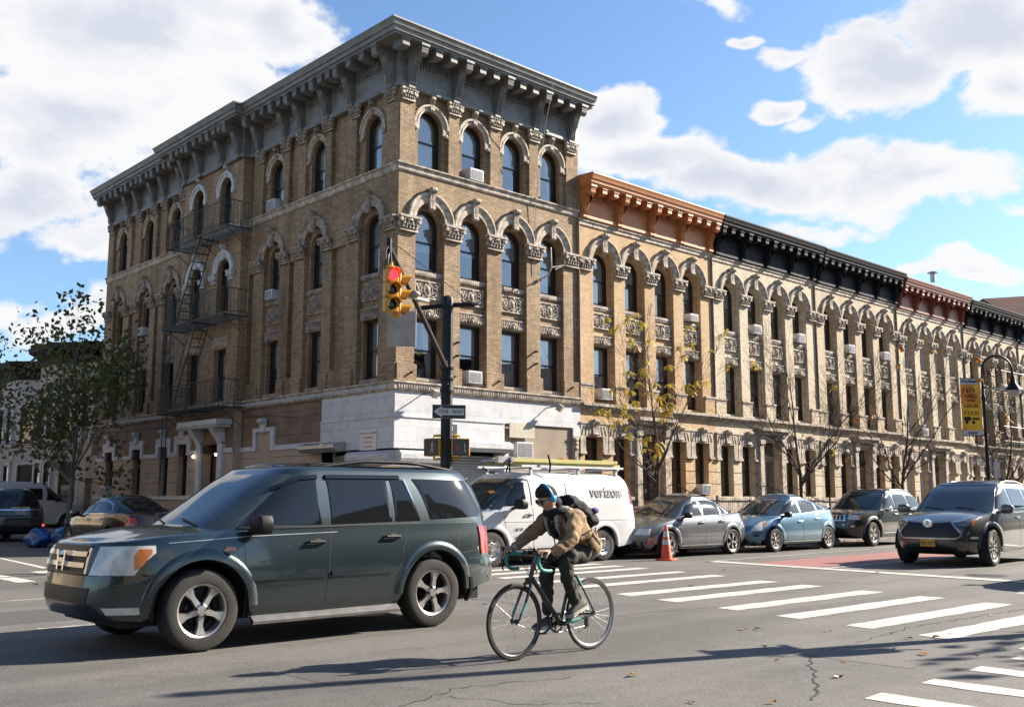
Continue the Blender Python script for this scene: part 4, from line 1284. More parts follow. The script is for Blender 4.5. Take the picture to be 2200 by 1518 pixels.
# ------------------------------------------------------------------ blocks across the street (seen in reflections, and shading nothing in view)
def plain_block(name, label, x0, x1, y0, y1, z1, m, face):
    B = thing(name, label, 'building')
    mb = MB(); mb.box(x0, x1, y0, y1, 0, z1); mb.build('wall', m, B)
    mb = MB(); mb.box(x0 - .4, x1 + .4, y0 - .4, y1 + .4, z1, z1 + .5); mb.build('cornice', M['black'], B)
    wmb = MB()
    L_ = (x1 - x0) if face in 'ns' else (y1 - y0)
    k = int(L_ / 2.4)
    for i in range(k):
        for z in (1.2, 4.6, 7.8):
            if z + 1.8 > z1: continue
            a = (i + .3) * 2.4
            if face == 'n': wmb.box(x0 + a, x0 + a + 1, y1 - .02, y1 + .05, z, z + 1.8)
            else: wmb.box(x1 - .02, x1 + .05, y0 + a, y0 + a + 1, z, z + 1.8)
    w_ = wmb.build('window', M['glassd'], B)
    return B
plain_block('brick_terrace', 'long brick terrace facing the avenue from the other side', 2, 70, -40, -27.5, 10.2, M['brickD'], 'n')
plain_block('brick_terrace', 'sunlit brick terrace across the side street', -34, -19, 2, 60, 10.5, M['brickP2'], 'e')
plain_block('brick_terrace', 'brick corner block behind the viewer', -45, -24, -50, -27, 11, M['brickD'], 'n')
# ------------------------------------------------------------------ vehicles
def interp(tab, x):
    if x <= tab[0][0]: return tab[0][1]
    for (a, b), (c, d) in zip(tab, tab[1:]):
        if x <= c:
            t = (x - a) / (c - a) if c > a else 0
            return b + (d - b) * t
    return tab[-1][1]
def sinterp(tab, x):
    """smooth (Catmull-Rom) interpolation through the table"""
    n = len(tab)
    if x <= tab[0][0]: return tab[0][1]
    if x >= tab[-1][0]: return tab[-1][1]
    for i in range(n - 1):
        if x <= tab[i + 1][0]:
            x0, y0 = tab[i]; x1, y1 = tab[i + 1]
            def sl(a, b): return (tab[b][1] - tab[a][1]) / max(tab[b][0] - tab[a][0], 1e-6)
            s = sl(i, i + 1)
            m0 = s if i == 0 else (0 if sl(i - 1, i) * s <= 0 else (sl(i - 1, i) + s) / 2)
            m1 = s if i == n - 2 else (0 if sl(i + 1, i + 2) * s <= 0 else (sl(i + 1, i + 2) + s) / 2)
            h = x1 - x0; t = (x - x0) / h
            return (2 * t**3 - 3 * t**2 + 1) * y0 + (t**3 - 2 * t**2 + t) * h * m0 + (-2 * t**3 + 3 * t**2) * y1 + (t**3 - t**2) * h * m1

class Shell:
    """superellipse plan swept over z: front(z), rear(z), half width w(z)"""
    def __init__(s, xf, xr, w, nf=5.0, nr=5.0, wx=None):
        s.xf, s.xr, s.w, s.nf, s.nr = xf, xr, w, nf, nr
        s.wx = wx or [(-9, 1), (9, 1)]
    def pt(s, ph, z):
        c, si = cos(ph), sin(ph)
        n = s.nf if c >= 0 else s.nr
        # polar direction -> point on |x|^n+|y|^n=1
        k = (abs(c) ** n + abs(si) ** n) ** (-1.0 / n)
        cx, cy = c * k, si * k
        x = cx * sinterp(s.xf, z) if cx >= 0 else -cx * sinterp(s.xr, z)
        y = cy * sinterp(s.w, z) * interp(s.wx, x)
        return Vector((x, y, z))
    def ph_side(s, x, z, side=1):
        L_ = sinterp(s.xf, z) if x >= 0 else -sinterp(s.xr, z)
        cx = min(abs(x) / L_, .9999); n = s.nf if x >= 0 else s.nr
        cy = (1 - cx ** n) ** (1 / n)
        return side * atan2(cy, cx if x >= 0 else -cx)
    def ph_end(s, y, z, front=True):
        W = sinterp(s.w, z) * interp(s.wx, 9 if front else -9)
        n = s.nf if front else s.nr
        cy = min(abs(y) / W, .9999); cx = (1 - cy ** n) ** (1 / n)
        p = atan2(cy, cx if front else -cx)
        return p if y >= 0 else -p
    def nrm(s, ph, z):
        e = .004
        a = s.pt(ph + e, z) - s.pt(ph - e, z); b = s.pt(ph, z + e) - s.pt(ph, z - e)
        n = a.cross(b)
        return n.normalized() if n.length > 1e-12 else Vector((cos(ph), sin(ph), 0))
    def off(s, ph, z, d): return s.pt(ph, z) + s.nrm(ph, z) * d
    def conv(s, v, side=1):
        if v[0] == 's': return (s.ph_side(v[1], v[2], side), v[2])
        if v[0] == 'f': return (s.ph_end(v[1], v[2], True), v[2])
        if v[0] == 'r':
            p = s.ph_end(v[1], v[2], False)
            if side < 0 and p > 0: p -= 2 * pi
            elif side > 0 and p < 0: p += 2 * pi
            return (p, v[2])
    def patch(s, mb, verts, side=1, off=.006, nc=10, nr=4, mat=0, rim=True):
        """polygon (monotone in angle) laid on the shell"""
        P = [s.conv(v, side) for v in verts]
        lo = min(p[0] for p in P); hi = max(p[0] for p in P)
        ks = sorted(set([lo + (hi - lo) * i / nc for i in range(nc + 1)] + [p[0] for p in P]))
        cols = []
        for a in ks:
            zs = []
            a_ = min(max(a, lo + 1e-7), hi - 1e-7)
            for (p, q), (r, t) in zip(P, P[1:] + P[:1]):
                if (p - a_) * (r - a_) <= 0 and abs(p - r) > 1e-9:
                    zs.append(q + (t - q) * (a_ - p) / (r - p))
            if len(zs) < 2: continue
            cols.append((a, min(zs), max(zs)))
        v = []
        for a, z0, z1 in cols:
            for j in range(nr + 1):
                v.append(s.off(a, z0 + (z1 - z0) * j / nr, off))
        m = len(cols); f = [(i * (nr + 1) + j, (i + 1) * (nr + 1) + j, (i + 1) * (nr + 1) + j + 1, i * (nr + 1) + j + 1) for i in range(m - 1) for j in range(nr)]
        if rim:
            o = len(v); loop = [i * (nr + 1) for i in range(m)] + [(m - 1) * (nr + 1) + j for j in range(1, nr + 1)] + [i * (nr + 1) + nr for i in range(m - 2, -1, -1)] + [j for j in range(nr - 1, 0, -1)]
            zz = [(cols[i // (nr + 1)][0], cols[i // (nr + 1)][1] + (cols[i // (nr + 1)][2] - cols[i // (nr + 1)][1]) * (i % (nr + 1)) / nr) for i in loop]
            v += [s.off(a, z, -.01) for a, z in zz]
            k = len(loop)
            f += [(loop[i], loop[(i + 1) % k], o + (i + 1) % k, o + i) for i in range(k)]
        mb.add(v, f, mat)
    def line(s, mb, verts, width, side=1, off=.004, mat=0, sub=6):
        pts = []
        for a, b in zip(verts, verts[1:]):
            for i in range(sub):
                t = i / sub
                pts.append((a[0], a[1] + (b[1] - a[1]) * t, a[2] + (b[2] - a[2]) * t))
        pts.append(verts[-1])
        P = [s.conv(v, side) for v in pts]
        X = [s.off(a, z, off) for a, z in P]; N_ = [s.nrm(a, z) for a, z in P]
        L_, R_ = [], []
        for i, x in enumerate(X):
            t = (X[min(i + 1, len(X) - 1)] - X[max(i - 1, 0)]).normalized(); c = t.cross(N_[i]) * (width / 2)
            L_.append(x + c); R_.append(x - c)
        n = len(X)
        lo = [x - N_[i] * (off + .004) for i, x in enumerate(L_)]; ro = [x - N_[i] * (off + .004) for i, x in enumerate(R_)]
        mb.add(L_ + R_ + lo + ro, [(i, i + 1, n + i + 1, n + i) for i in range(n - 1)] + [(2 * n + i, 2 * n + i + 1, i + 1, i) for i in range(n - 1)] + [(n + i, n + i + 1, 3 * n + i + 1, 3 * n + i) for i in range(n - 1)], mat)

def carpaint(name, col, flake=.25, rough=.35, dust=.12):
    m, nt, p = newmat(name)
    col = tuple(c * ALB for c in col)
    N = nt.nodes.new; L = nt.links.new
    tc = N('ShaderNodeTexCoord')
    n = N('ShaderNodeTexNoise'); n.inputs['Scale'].default_value = 2.2; n.inputs['Detail'].default_value = 8; n.inputs['Roughness'].default_value = .7
    L(tc.outputs['Object'], n.inputs['Vector'])
    sp = N('ShaderNodeSeparateXYZ'); L(tc.outputs['Object'], sp.inputs[0])
    hz = N('ShaderNodeMapRange'); hz.inputs['From Min'].default_value = .25; hz.inputs['From Max'].default_value = .75; hz.inputs['To Min'].default_value = .35; hz.inputs['To Max'].default_value = dust * .4
    L(sp.outputs[2], hz.inputs['Value'])
    mm = N('ShaderNodeMath'); mm.operation = 'MULTIPLY'; L(hz.outputs[0], mm.inputs[0]); L(n.outputs['Fac'], mm.inputs[1])
    mx = N('ShaderNodeMix'); mx.data_type = 'RGBA'; mx.inputs['A'].default_value = (*col, 1); mx.inputs['B'].default_value = (.12, .11, .095, 1)
    L(mm.outputs[0], mx.inputs['Factor']); L(mx.outputs['Result'], p.inputs['Base Color'])
    p.inputs['Metallic'].default_value = flake; p.inputs['Roughness'].default_value = rough
    p.inputs['Coat Weight'].default_value = 1; p.inputs['Coat Roughness'].default_value = .03
    rr = N('ShaderNodeMapRange'); rr.inputs['To Min'].default_value = .02; rr.inputs['To Max'].default_value = .1; L(n.outputs['Fac'], rr.inputs['Value']); L(rr.outputs[0], p.inputs['Coat Roughness'])
    return m
M['tyre'] = mat('tyre_rubber', (.016, .015, .0145), .85, var=.25, vs=12, dirt=(.036, .032, .028), bump=.2, bs=80)
M['alloy'] = mat('alloy_wheel', (.52, .50, .48), .3, metal=.85, var=.15, vs=6)
M['chrome'] = mat('chrome_trim', (.75, .76, .78), .12, metal=1, var=.05)
M['trim'] = mat('black_plastic_trim', (.014, .014, .016), .5, var=.15, spec=.2)
M['seam'] = mat('panel_gap', (.006, .006, .007), .8, var=0)
M['under'] = mat('underbody_black', (.012, .012, .012), .9, var=0)
M['cglass'] = None
def mat_carglass(name, col, f0=1.5):
    m, nt, p = newmat(name)
    p.inputs['Base Color'].default_value = (*col, 1); p.inputs['Roughness'].default_value = .04
    p.inputs['IOR'].default_value = f0
    return m
M['cglass'] = mat_carglass('tinted_car_glass', (.008, .009, .01), 1.55)
M['cglass2'] = mat_carglass('windshield_glass', (.03, .04, .042), 1.75)
M['lamp'] = mat('headlight_lens', (.85, .86, .78), .12, var=.15, vs=9, coat=1)
M['amber'] = mat('amber_lens', (.75, .2, .03), .15, var=.1, coat=1)
M['redl'] = mat('red_lens', (.45, .015, .015), .15, var=.1, coat=1)
M['redlit'] = mat('lit_brake_lamp', (.6, .02, .02), .3, emit=(1, .03, .02), es=2.0)  # emission makes the bumper reflectors glow, they are no lamps
M['mesh'] = mat('grille_mesh', (.01, .01, .011), .5, var=.1)
M['plate'] = mat('orange_number_plate', (.75, .36, .03), .4, var=.05)
M['plate2'] = mat('pale_number_plate', (.6, .6, .62), .4, var=.05)
M['ink'] = mat('dark_ink', (.01, .012, .03), .5, var=0)
M['inkred'] = mat('red_ink', (.6, .03, .03), .5, var=0)

def wheel_meshes(r, style, wd=.23):
    def mk():
        t = MB(); rr = r * .64 if style != 'steel' else r * .58
        if style in ('sport', 'multi'): rr = r * .72
        h = wd / 2
        t.lathe([(rr, -h * .8), (rr + .01, -h * .92), (r * .86, -h), (r * .95, -h * .88), (r * .985, -h * .72), (r, -h * .5), (r, h * .5), (r * .985, h * .72), (r * .95, h * .88), (r * .86, h), (rr + .01, h * .92), (rr, h * .8)], ax='y', n=44)
        for k in range(3):
            y = -h * .35 + k * h * .35
            t.lathe([(r + .0005, y - .006), (r + .003, y), (r + .0005, y + .006)], ax='y', n=40)
        tm = t.mesh('tyre', M['tyre'], 30)
        w = MB()   # outer side is +y
        w.lathe([(rr, -h * .8), (rr - .02, -h * .5), (rr - .03, h * .4), (rr - .012, h * .78), (rr + .004, h * .86), (rr + .012, h * .82)], ax='y', n=44)
        w.lathe([(0, h * .1), (rr - .02, h * .05)], ax='y', n=36, mat=1)
        w.lathe([(rr * .55, -h * .1), (rr * .6, h * .3)], ax='y', n=24, mat=1)
        n = {'five': 5, 'sport': 5, 'seven': 7, 'multi': 10, 'steel': 8, 'jeep': 5}[style]
        ysp = h * .7
        w.lathe([(0, h * .86), (rr * .2, h * .84), (rr * .26, h * .74), (rr * .27, h * .3)], ax='y', n=24)
        if style == 'steel':
            w.lathe([(rr * .2, h * .5), (rr * .55, h * .6), (rr * .62, h * .75), (rr * .8, h * .5), (rr * .98, h * .7)], ax='y', n=36)
            w.lathe([(0, h * 1.05), (rr * .22, h * 1.02), (rr * .26, h * .9), (rr * .3, h * .5)], ax='y', n=20)
            for i in range(8):
                a = 2 * pi * i / 8
                w.ball((rr * .72 * sin(a), h * .6, rr * .72 * cos(a)), (.03, .015, .03), 8, 5, 1)
                w.ball((rr * .4 * sin(a + .3), h * .72, rr * .4 * cos(a + .3)), (.014, .02, .014), 6, 4)
        else:
            for i in range(n):
                a = 2 * pi * i / n + (pi if style == 'five' else 0)
                w0, w1 = {'five': (.2, .30), 'sport': (.13, .26), 'seven': (.09, .17), 'multi': (.055, .09), 'jeep': (.2, .26)}[style]
                w.T = Matrix.Rotation(a, 4, 'Y')
                for sg in ((-1, 1) if style in ('sport',) else (0,)):
                    sh = sg * w1 * rr * .55
                    x0, x1 = w0 * rr * (.5 if sg else 1), w1 * rr * (.36 if sg else 1)
                    prof = [(rr * .2, ysp * 1.05), (rr * .6, ysp * .93), (rr - .02, ysp * 1.0)]
                    v = []
                    for q, (rad, y) in enumerate(prof):
                        t_ = q / 2; hw = x0 + (x1 - x0) * t_ if style != 'five' else [x0 * .75, x0 * .62, x1 * .85][q]
                        off = sh * t_
                        v += [(off - hw, y - .03, rad), (off - hw * .75, y, rad), (off + hw * .75, y, rad), (off + hw, y - .03, rad)]
                    f = [(k * 4 + j, k * 4 + j + 1, k * 4 + j + 5, k * 4 + j + 4) for k in range(2) for j in range(3)]
                    w.add(v, f)
                w.T = None
            for i in range(5):
                a = 2 * pi * (i + .5) / 5 + (pi if style == 'five' else 0)
                w.ball((rr * .2 * sin(a) * 1.2, h * .8, rr * .2 * cos(a) * 1.2), (.016, .022, .016), 6, 4, 1)
        wm = w.mesh('rim', [M['alloy'], M['trim']], 35)
        return tm, wm
    return cached(('wheel', r, style, wd), mk)

def rot_wheel(root, x, y, r, style, side, wd, ang):
    e = D.objects.new('wheel', wheel_meshes(r, style, wd)[0]); COL.objects.link(e)
    e.parent = root; e.location = (x, y, r)
    e.rotation_euler = (0, ang if side > 0 else -ang, 0 if side > 0 else pi)
    e.rotation_euler.rotate_axis('Y', 0)
    rm = link('rim', wheel_meshes(r, style, wd)[1], e)
    return e

def make_car(c):
    root = thing(c['name'], c['label'], c['cat'], group=c.get('group'))
    paint = c['paint']
    W = c['W'] / 2
    low = Shell(c['xf'], c['xr'], [(z, W * k) for z, k in c.get('wz', [(.18, .86), (.32, .955), (.5, .985), (.72, 1.0), (.92, .985), (1.05, .96), (1.25, .93)])], c.get('nf', 4.5), c.get('nr', 5.5))
    top = Shell(c['gf'], c['gr'], c['gw'], c.get('gnf', 5), c.get('gnr', 5.5))
    R_ = c['R']; rw = c['rw']; wxs = c['wheels']
    zc = rw * 1.02
    def zbot(x):
        for xw in wxs:
            if abs(x - xw) < R_: return max(zc + sqrt(R_ * R_ - (x - xw) ** 2), sinterp(c['zs'], x))
        for xw in wxs:
            if abs(abs(x - xw) - R_) < .012: return max(zc * .9, sinterp(c['zs'], x))
        return sinterp(c['zs'], x)
    ztop = lambda x: sinterp(c['zt'], x)
    # angle columns on the left side 0..pi
    zr = .7
    L0 = c['xf'][-1][1]
    phs = set()
    for i in range(9): phs.add(round(low.ph_end(W * .96 * i / 9, zr, True), 5)); phs.add(round(low.ph_end(W * .96 * i / 9, zr, False), 5))
    xs = []
    for xw in wxs:
        for k in range(17): xs.append(xw + (R_ - .0005) * cos(pi * k / 16))
        xs += [xw + R_ + .01, xw - R_ - .01]
    x_ = min(max(a[1] for a in c['xf']), 9) * .985
    while x_ > -max(-a[1] for a in c['xr']) * .985:
        if all(abs(x_ - q) > .05 for q in xs): xs.append(x_)
        x_ -= .09
    for x in xs: phs.add(round(low.ph_side(x, zr), 5))
    phs = sorted(p for p in phs if 0 <= p <= pi + 1e-4)
    # merge too-close
    q = [phs[0]]
    for p in phs[1:]:
        if p - q[-1] > .0015: q.append(p)
    phs = q
    nrow = 12
    mb = MB(); nc = len(phs)
    grid = {}
    def column(ph, sd):
        x0 = low.pt(ph, zr).x
        zb, zt = zbot(x0), ztop(x0)
        col = []
        p = low.pt(ph, zb); n = low.nrm(ph, zb)
        col.append(Vector((p.x, p.y * .9, p.z + .02)) if abs(x0) < 9 else p)
        for j in range(nrow + 1):
            z = zb + (zt - zb) * j / nrow
            col.append(low.pt(ph, z))
        # rolled shoulder
        e = c.get('roll', .05)
        p = col[-1]; ctr = Vector((p.x * (1 - .0), 0, p.z))
        inx = e * (abs(cos(ph)) > .999)
        ex = cos(ph) / max(abs(cos(ph)), abs(sin(ph))); col.append(Vector((p.x - e * .35 * ex, p.y * (1 - e * .45), p.z + e * .22)))
        col.append(Vector((p.x - e * 1.1 * ex, p.y * (1 - e * 1.4), p.z + e * .36)))
        if sd < 0: col = [Vector((v.x, -v.y, v.z)) for v in col]
        return col
    K = nrow + 4
    V = []; F_ = []
    for ph in phs: V += column(ph, 1)
    for ph in phs: V += column(ph, -1)
    for i in range(nc - 1):
        for j in range(K - 1):
            a = i * K + j
            F_.append((a, a + K, a + K + 1, a + 1))
            b = nc * K + a
            F_.append((b, b + 1, b + K + 1, b + K))
    # top cap (hood, deck)
    ny = 8; o = len(V)
    for i in range(nc):
        A = V[i * K + K - 1]; Bv = V[nc * K + i * K + K - 1]
        cr = sinterp(c['crown'], A.x)
        for k in range(ny + 1):
            t = k / ny; p = A.lerp(Bv, t)
            p = Vector((p.x + c.get('nosecrown', .0) * (1 if i == 0 else 0), p.y, p.z + cr * (1 - (2 * t - 1) ** 2) * min(1, abs(A.y) / (W * .6))))
            V.append(p)
    for i in range(nc - 1):
        for k in range(ny):
            a = o + i * (ny + 1) + k
            F_.append((a, a + 1, a + ny + 2, a + ny + 1))
    mb.add(V, F_)
    # greenhouse
    z0, z1 = c['gz']
    gp = [low_ for low_ in (pi * i / 64 for i in range(65))]
    gp = sorted(set([round(top.ph_side(x, (z0 + z1) / 2), 5) for x in [c['gr'][0][1] * .93 + (c['gf'][0][1] * .93 - c['gr'][0][1] * .93) * i / 36 for i in range(37)]] + [round(top.ph_end(top.w[0][1] * .95 * i / 8, z0, f), 5) for i in range(9) for f in (True, False)]))
    gp = [p for p in gp if 0 <= p <= pi + 1e-3]
    nr_ = 10; KG = nr_ + 4; V = []; F_ = []
    for sd in (1, -1):
        for ph in gp:
            for j in range(nr_ + 1): V.append(top.pt(ph, z0 + (z1 - z0) * j / nr_))
            p = V[-1].copy(); cx = V[-1]
            for e, dz in ((.016, .018), (.05, .036), (.11, .05)):
                V.append(Vector((p.x - (e * 1.2) * cos(ph) / max(abs(cos(ph)), abs(sin(ph))), p.y * (1 - e), p.z + dz * c.get('roofk', 1))))
            if sd < 0:
                for t in range(KG): V[-1 - t] = Vector((V[-1 - t].x, -V[-1 - t].y, V[-1 - t].z))
    ng = len(gp)
    for i in range(ng - 1):
        for j in range(KG - 1):
            a = i * KG + j; F_.append((a, a + KG, a + KG + 1, a + 1)); b = ng * KG + a; F_.append((b, b + 1, b + KG + 1, b + KG))
    o = len(V)
    xa, xb = V[KG - 1].x, V[(ng - 1) * KG + KG - 1].x
    for i in range(ng):
        A = V[i * KG + KG - 1]; Bv = V[ng * KG + i * KG + KG - 1]
        tx = (A.x - xb) / (xa - xb) if xa != xb else 0
        lift = c.get('roofbow', .03) * 4 * tx * (1 - tx)
        for k in range(9):
            t = k / 8; p = A.lerp(Bv, t)
            V.append(Vector((p.x, p.y, p.z + .035 * (1 - (2 * t - 1) ** 2) * min(1, abs(A.y) / .4) + lift * (.3 + .7 * (1 - (2 * t - 1) ** 4)))))
    for i in range(ng - 1):
        for k in range(8):
            a = o + i * 9 + k; F_.append((a, a + 1, a + 10, a + 9))
    mb.add(V, F_)
    body = mb.build('body', paint, root, 42)
    # arch lips
    if c.get('flare'):
        for sd in (1, -1):
            for xw in wxs:
                fb = MB(); n = 20; V = []
                a0 = 0.02; pr = c['flare']
                for k in range(n + 1):
                    a = a0 + (pi - 2 * a0) * k / n
                    for rr_, out in ((R_ - .02, -.03), (R_ - .005, pr * .9), (R_ + .03, pr), (R_ + .075, pr * .75), (R_ + .1, -.004)):
                        x = xw + rr_ * cos(a); z = zc + rr_ * sin(a)
                        p = low.off(low.ph_side(x, z), z, out); V.append((p.x, p.y * sd, p.z))
                fb.add(V, [(k * 5 + j, (k + 1) * 5 + j, (k + 1) * 5 + j + 1, k * 5 + j + 1) for k in range(n) for j in range(4)])
                fb.build('wheel_arch', c.get('flarem', paint), root, 50)
    # underbody and wheel wells
    ub = MB()
    wi = W - .3
    xF = c['xf'][0][1] - .12; xR = c['xr'][0][1] + .12
    ub.box(xR, xF, -wi, wi, c.get('ground', .2), .62)
    segs = sorted([xF] + [xw + s_ * (R_ + .02) for xw in wxs for s_ in (-1, 1)] + [xR])
    a, b = segs[2], segs[3]
    ub.box(a, b, -W * .93, W * .93, c.get('ground', .2) + .04, .6)
    for xw in wxs:
        for sd in (1, -1):
            V = []
            for k in range(15):
                a = pi * k / 14 * 1.1 - .157
                V += [(xw + (R_ + .01) * cos(a), sd * wi, zc + (R_ + .01) * sin(a)), (xw + (R_ + .01) * cos(a), sd * W * .95, zc + (R_ + .01) * sin(a))]
            ub.add(V, [(2 * k, 2 * k + 1, 2 * k + 3, 2 * k + 2) for k in range(14)])
    ub.build('underbody', M['under'], root)
    # wheels
    for k, xw in enumerate(wxs):
        for sd in (1, -1):
            rot_wheel(root, xw, sd * (W - c.get('inset', .145)), rw, c['style'], sd, c.get('tw', .23), c.get('spin', .2) + k * .4)
    # glass
    for poly in c['side_glass']:
        for sd in (1, -1):
            g_ = MB(); top.patch(g_, [('s', *v) for v in poly], sd, .006, 10, 5)
            g_.build('side_window', M['cglass'], root, 40, fix=False)
    g_ = MB(); top.patch(g_, [('f', *v) for v in c['windshield']], 1, .006, 14, 8); g_.build('windscreen', M['cglass2'], root, 40, fix=False)
    if c.get('backlight'):
        g_ = MB(); top.patch(g_, [('r', *v) for v in c['backlight']], 1, .006, 14, 6); g_.build('rear_window', M['cglass'], root, 40, fix=False)
    # seams, mouldings
    sm_ = MB()
    for ln in c.get('seams', []):
        for sd in (1, -1): low.line(sm_, [('s', *v) for v in ln], .009, sd, .002)
    for ln in c.get('topseams', []):
        for sd in (1, -1): top.line(sm_, [('s', *v) for v in ln], .012, sd, .008)
    for ln in c.get('endseams', []):
        low.line(sm_, [v for v in ln], .009, 1, .002)
    if sm_.v: sm_.build('panel_gap', M['seam'], body, fix=False)
    for nm, kind, mt_, poly, sh, both in c.get('patches', []):
        S_ = low if sh == 'low' else top
        for sd in ((1, -1) if both else (1,)):
            g_ = MB()
            vs = [((v[0], v[1] * (sd if v[0] in 'fr' else 1), v[2])) for v in poly]
            S_.patch(g_, vs, sd, kind, 8, 4)
            g_.build(nm, mt_, root, 40)
    for nm, off, mt_, w_, ln, sh, both in c.get('lines', []):
        S_ = low if sh == 'low' else top
        for sd in ((1, -1) if both else (1,)):
            g_ = MB(); S_.line(g_, [((v[0], v[1] * (sd if v[0] in 'fr' else 1), v[2])) for v in ln], w_, sd, off)
            g_.build(nm, mt_, root, 50)
    for x, z in c.get('handles', []):
        for sd in (1, -1):
            g_ = MB(); p = low.pt(low.ph_side(x, z), z)
            g_.T = Matrix.Translation((x, p.y * sd, z))
            hw = .11
            g_.tube([(-hw, sd * .0, 0), (-hw * .8, sd * .035, .004), (hw * .8, sd * .035, .004), (hw, sd * .0, 0)], [.012, .015, .015, .012], 6)
            g_.build('door_handle', c.get('handlem', paint), root, 50)
            g_ = MB(); g_.T = Matrix.Translation((x, p.y * sd, z)); g_.ball((-.015, sd * .0, .002), (.06, .006, .035), 10, 6)
            g_.build('handle_recess', M['seam'], root, 50)
    if c.get('mirror'):
        x, y, z, sz = c['mirror']
        for sd in (1, -1):
            g_ = MB(); T = Matrix.Translation((x, sd * y, z))
            g_.T = T
            prof = []
            sw, sh_, dp = .1 * sz, .075 * sz, .07 * sz
            for k in range(5):
                s_ = [.55, .95, 1, .95, .8][k]; xx = [dp, dp * .7, 0, -dp * .6, -dp * .75][k]
                prof.append([(xx, sd * sw * s_ * cx_, sh_ * s_ * cz_) for cx_, cz_ in [(cos(a) / max(abs(cos(a)), abs(sin(a))) ** .75, sin(a) / max(abs(cos(a)), abs(sin(a))) ** .75) for a in [2 * pi * q / 14 for q in range(14)]]])
            V = [p for r__ in prof for p in r__]
            g_.add(V, [(k * 14 + j, k * 14 + (j + 1) % 14, (k + 1) * 14 + (j + 1) % 14, (k + 1) * 14 + j) for k in range(4) for j in range(14)] + [tuple(range(14))[::-1], tuple(range(56, 70))])
            g_.tube([(0, -sd * sw * .8, -sh_ * .5), (.02, -sd * (sw + .1), -sh_ * .9)], [.03, .04], 8)
            g_.build('door_mirror', c.get('mirrorm', M['trim']), root, 45)
    if c.get('rails'):
        xa, xb, yy, zz, hh = c['rails']
        for sd in (1, -1):
            g_ = MB(); n = 12
            pts = [(xa + (xb - xa) * k / n, sd * yy, zz + hh * min(1, 3.2 * min(k / n, 1 - k / n) + .0)) for k in range(n + 1)]
            g_.tube(pts, .02, 8, flat=1.0)
            g_.build('roof_rail', c.get('railm', M['trim']), root, 50)
    if c.get('wipers', True):
        g_ = MB()
        for y in (.5, -.15):
            z = c['gz'][0] + .16
            a = top.off(top.ph_end(y, z - .04), z - .04, .02); b = top.off(top.ph_end(y - .42, z + .01), z + .01, .02)
            g_.tube([a, b], .009, 5)
        g_.build('wiper', M['trim'], root)
    return root, low, top

def place(root, x, y, head, s=1.0):
    root.location = (x, y, 0); root.rotation_euler = (0, 0, head); root.scale = (s, s, s)
    return root
def front_text(root, txt, size, m, x, y, z, rz, parent=None, name='lettering', bold=0.0, sx=1.0):
    me = text_mesh(txt, size, m, .003, bold=bold, sx=sx); me.name = name
    return link(name, me, parent or root, (x, y, z), rz)
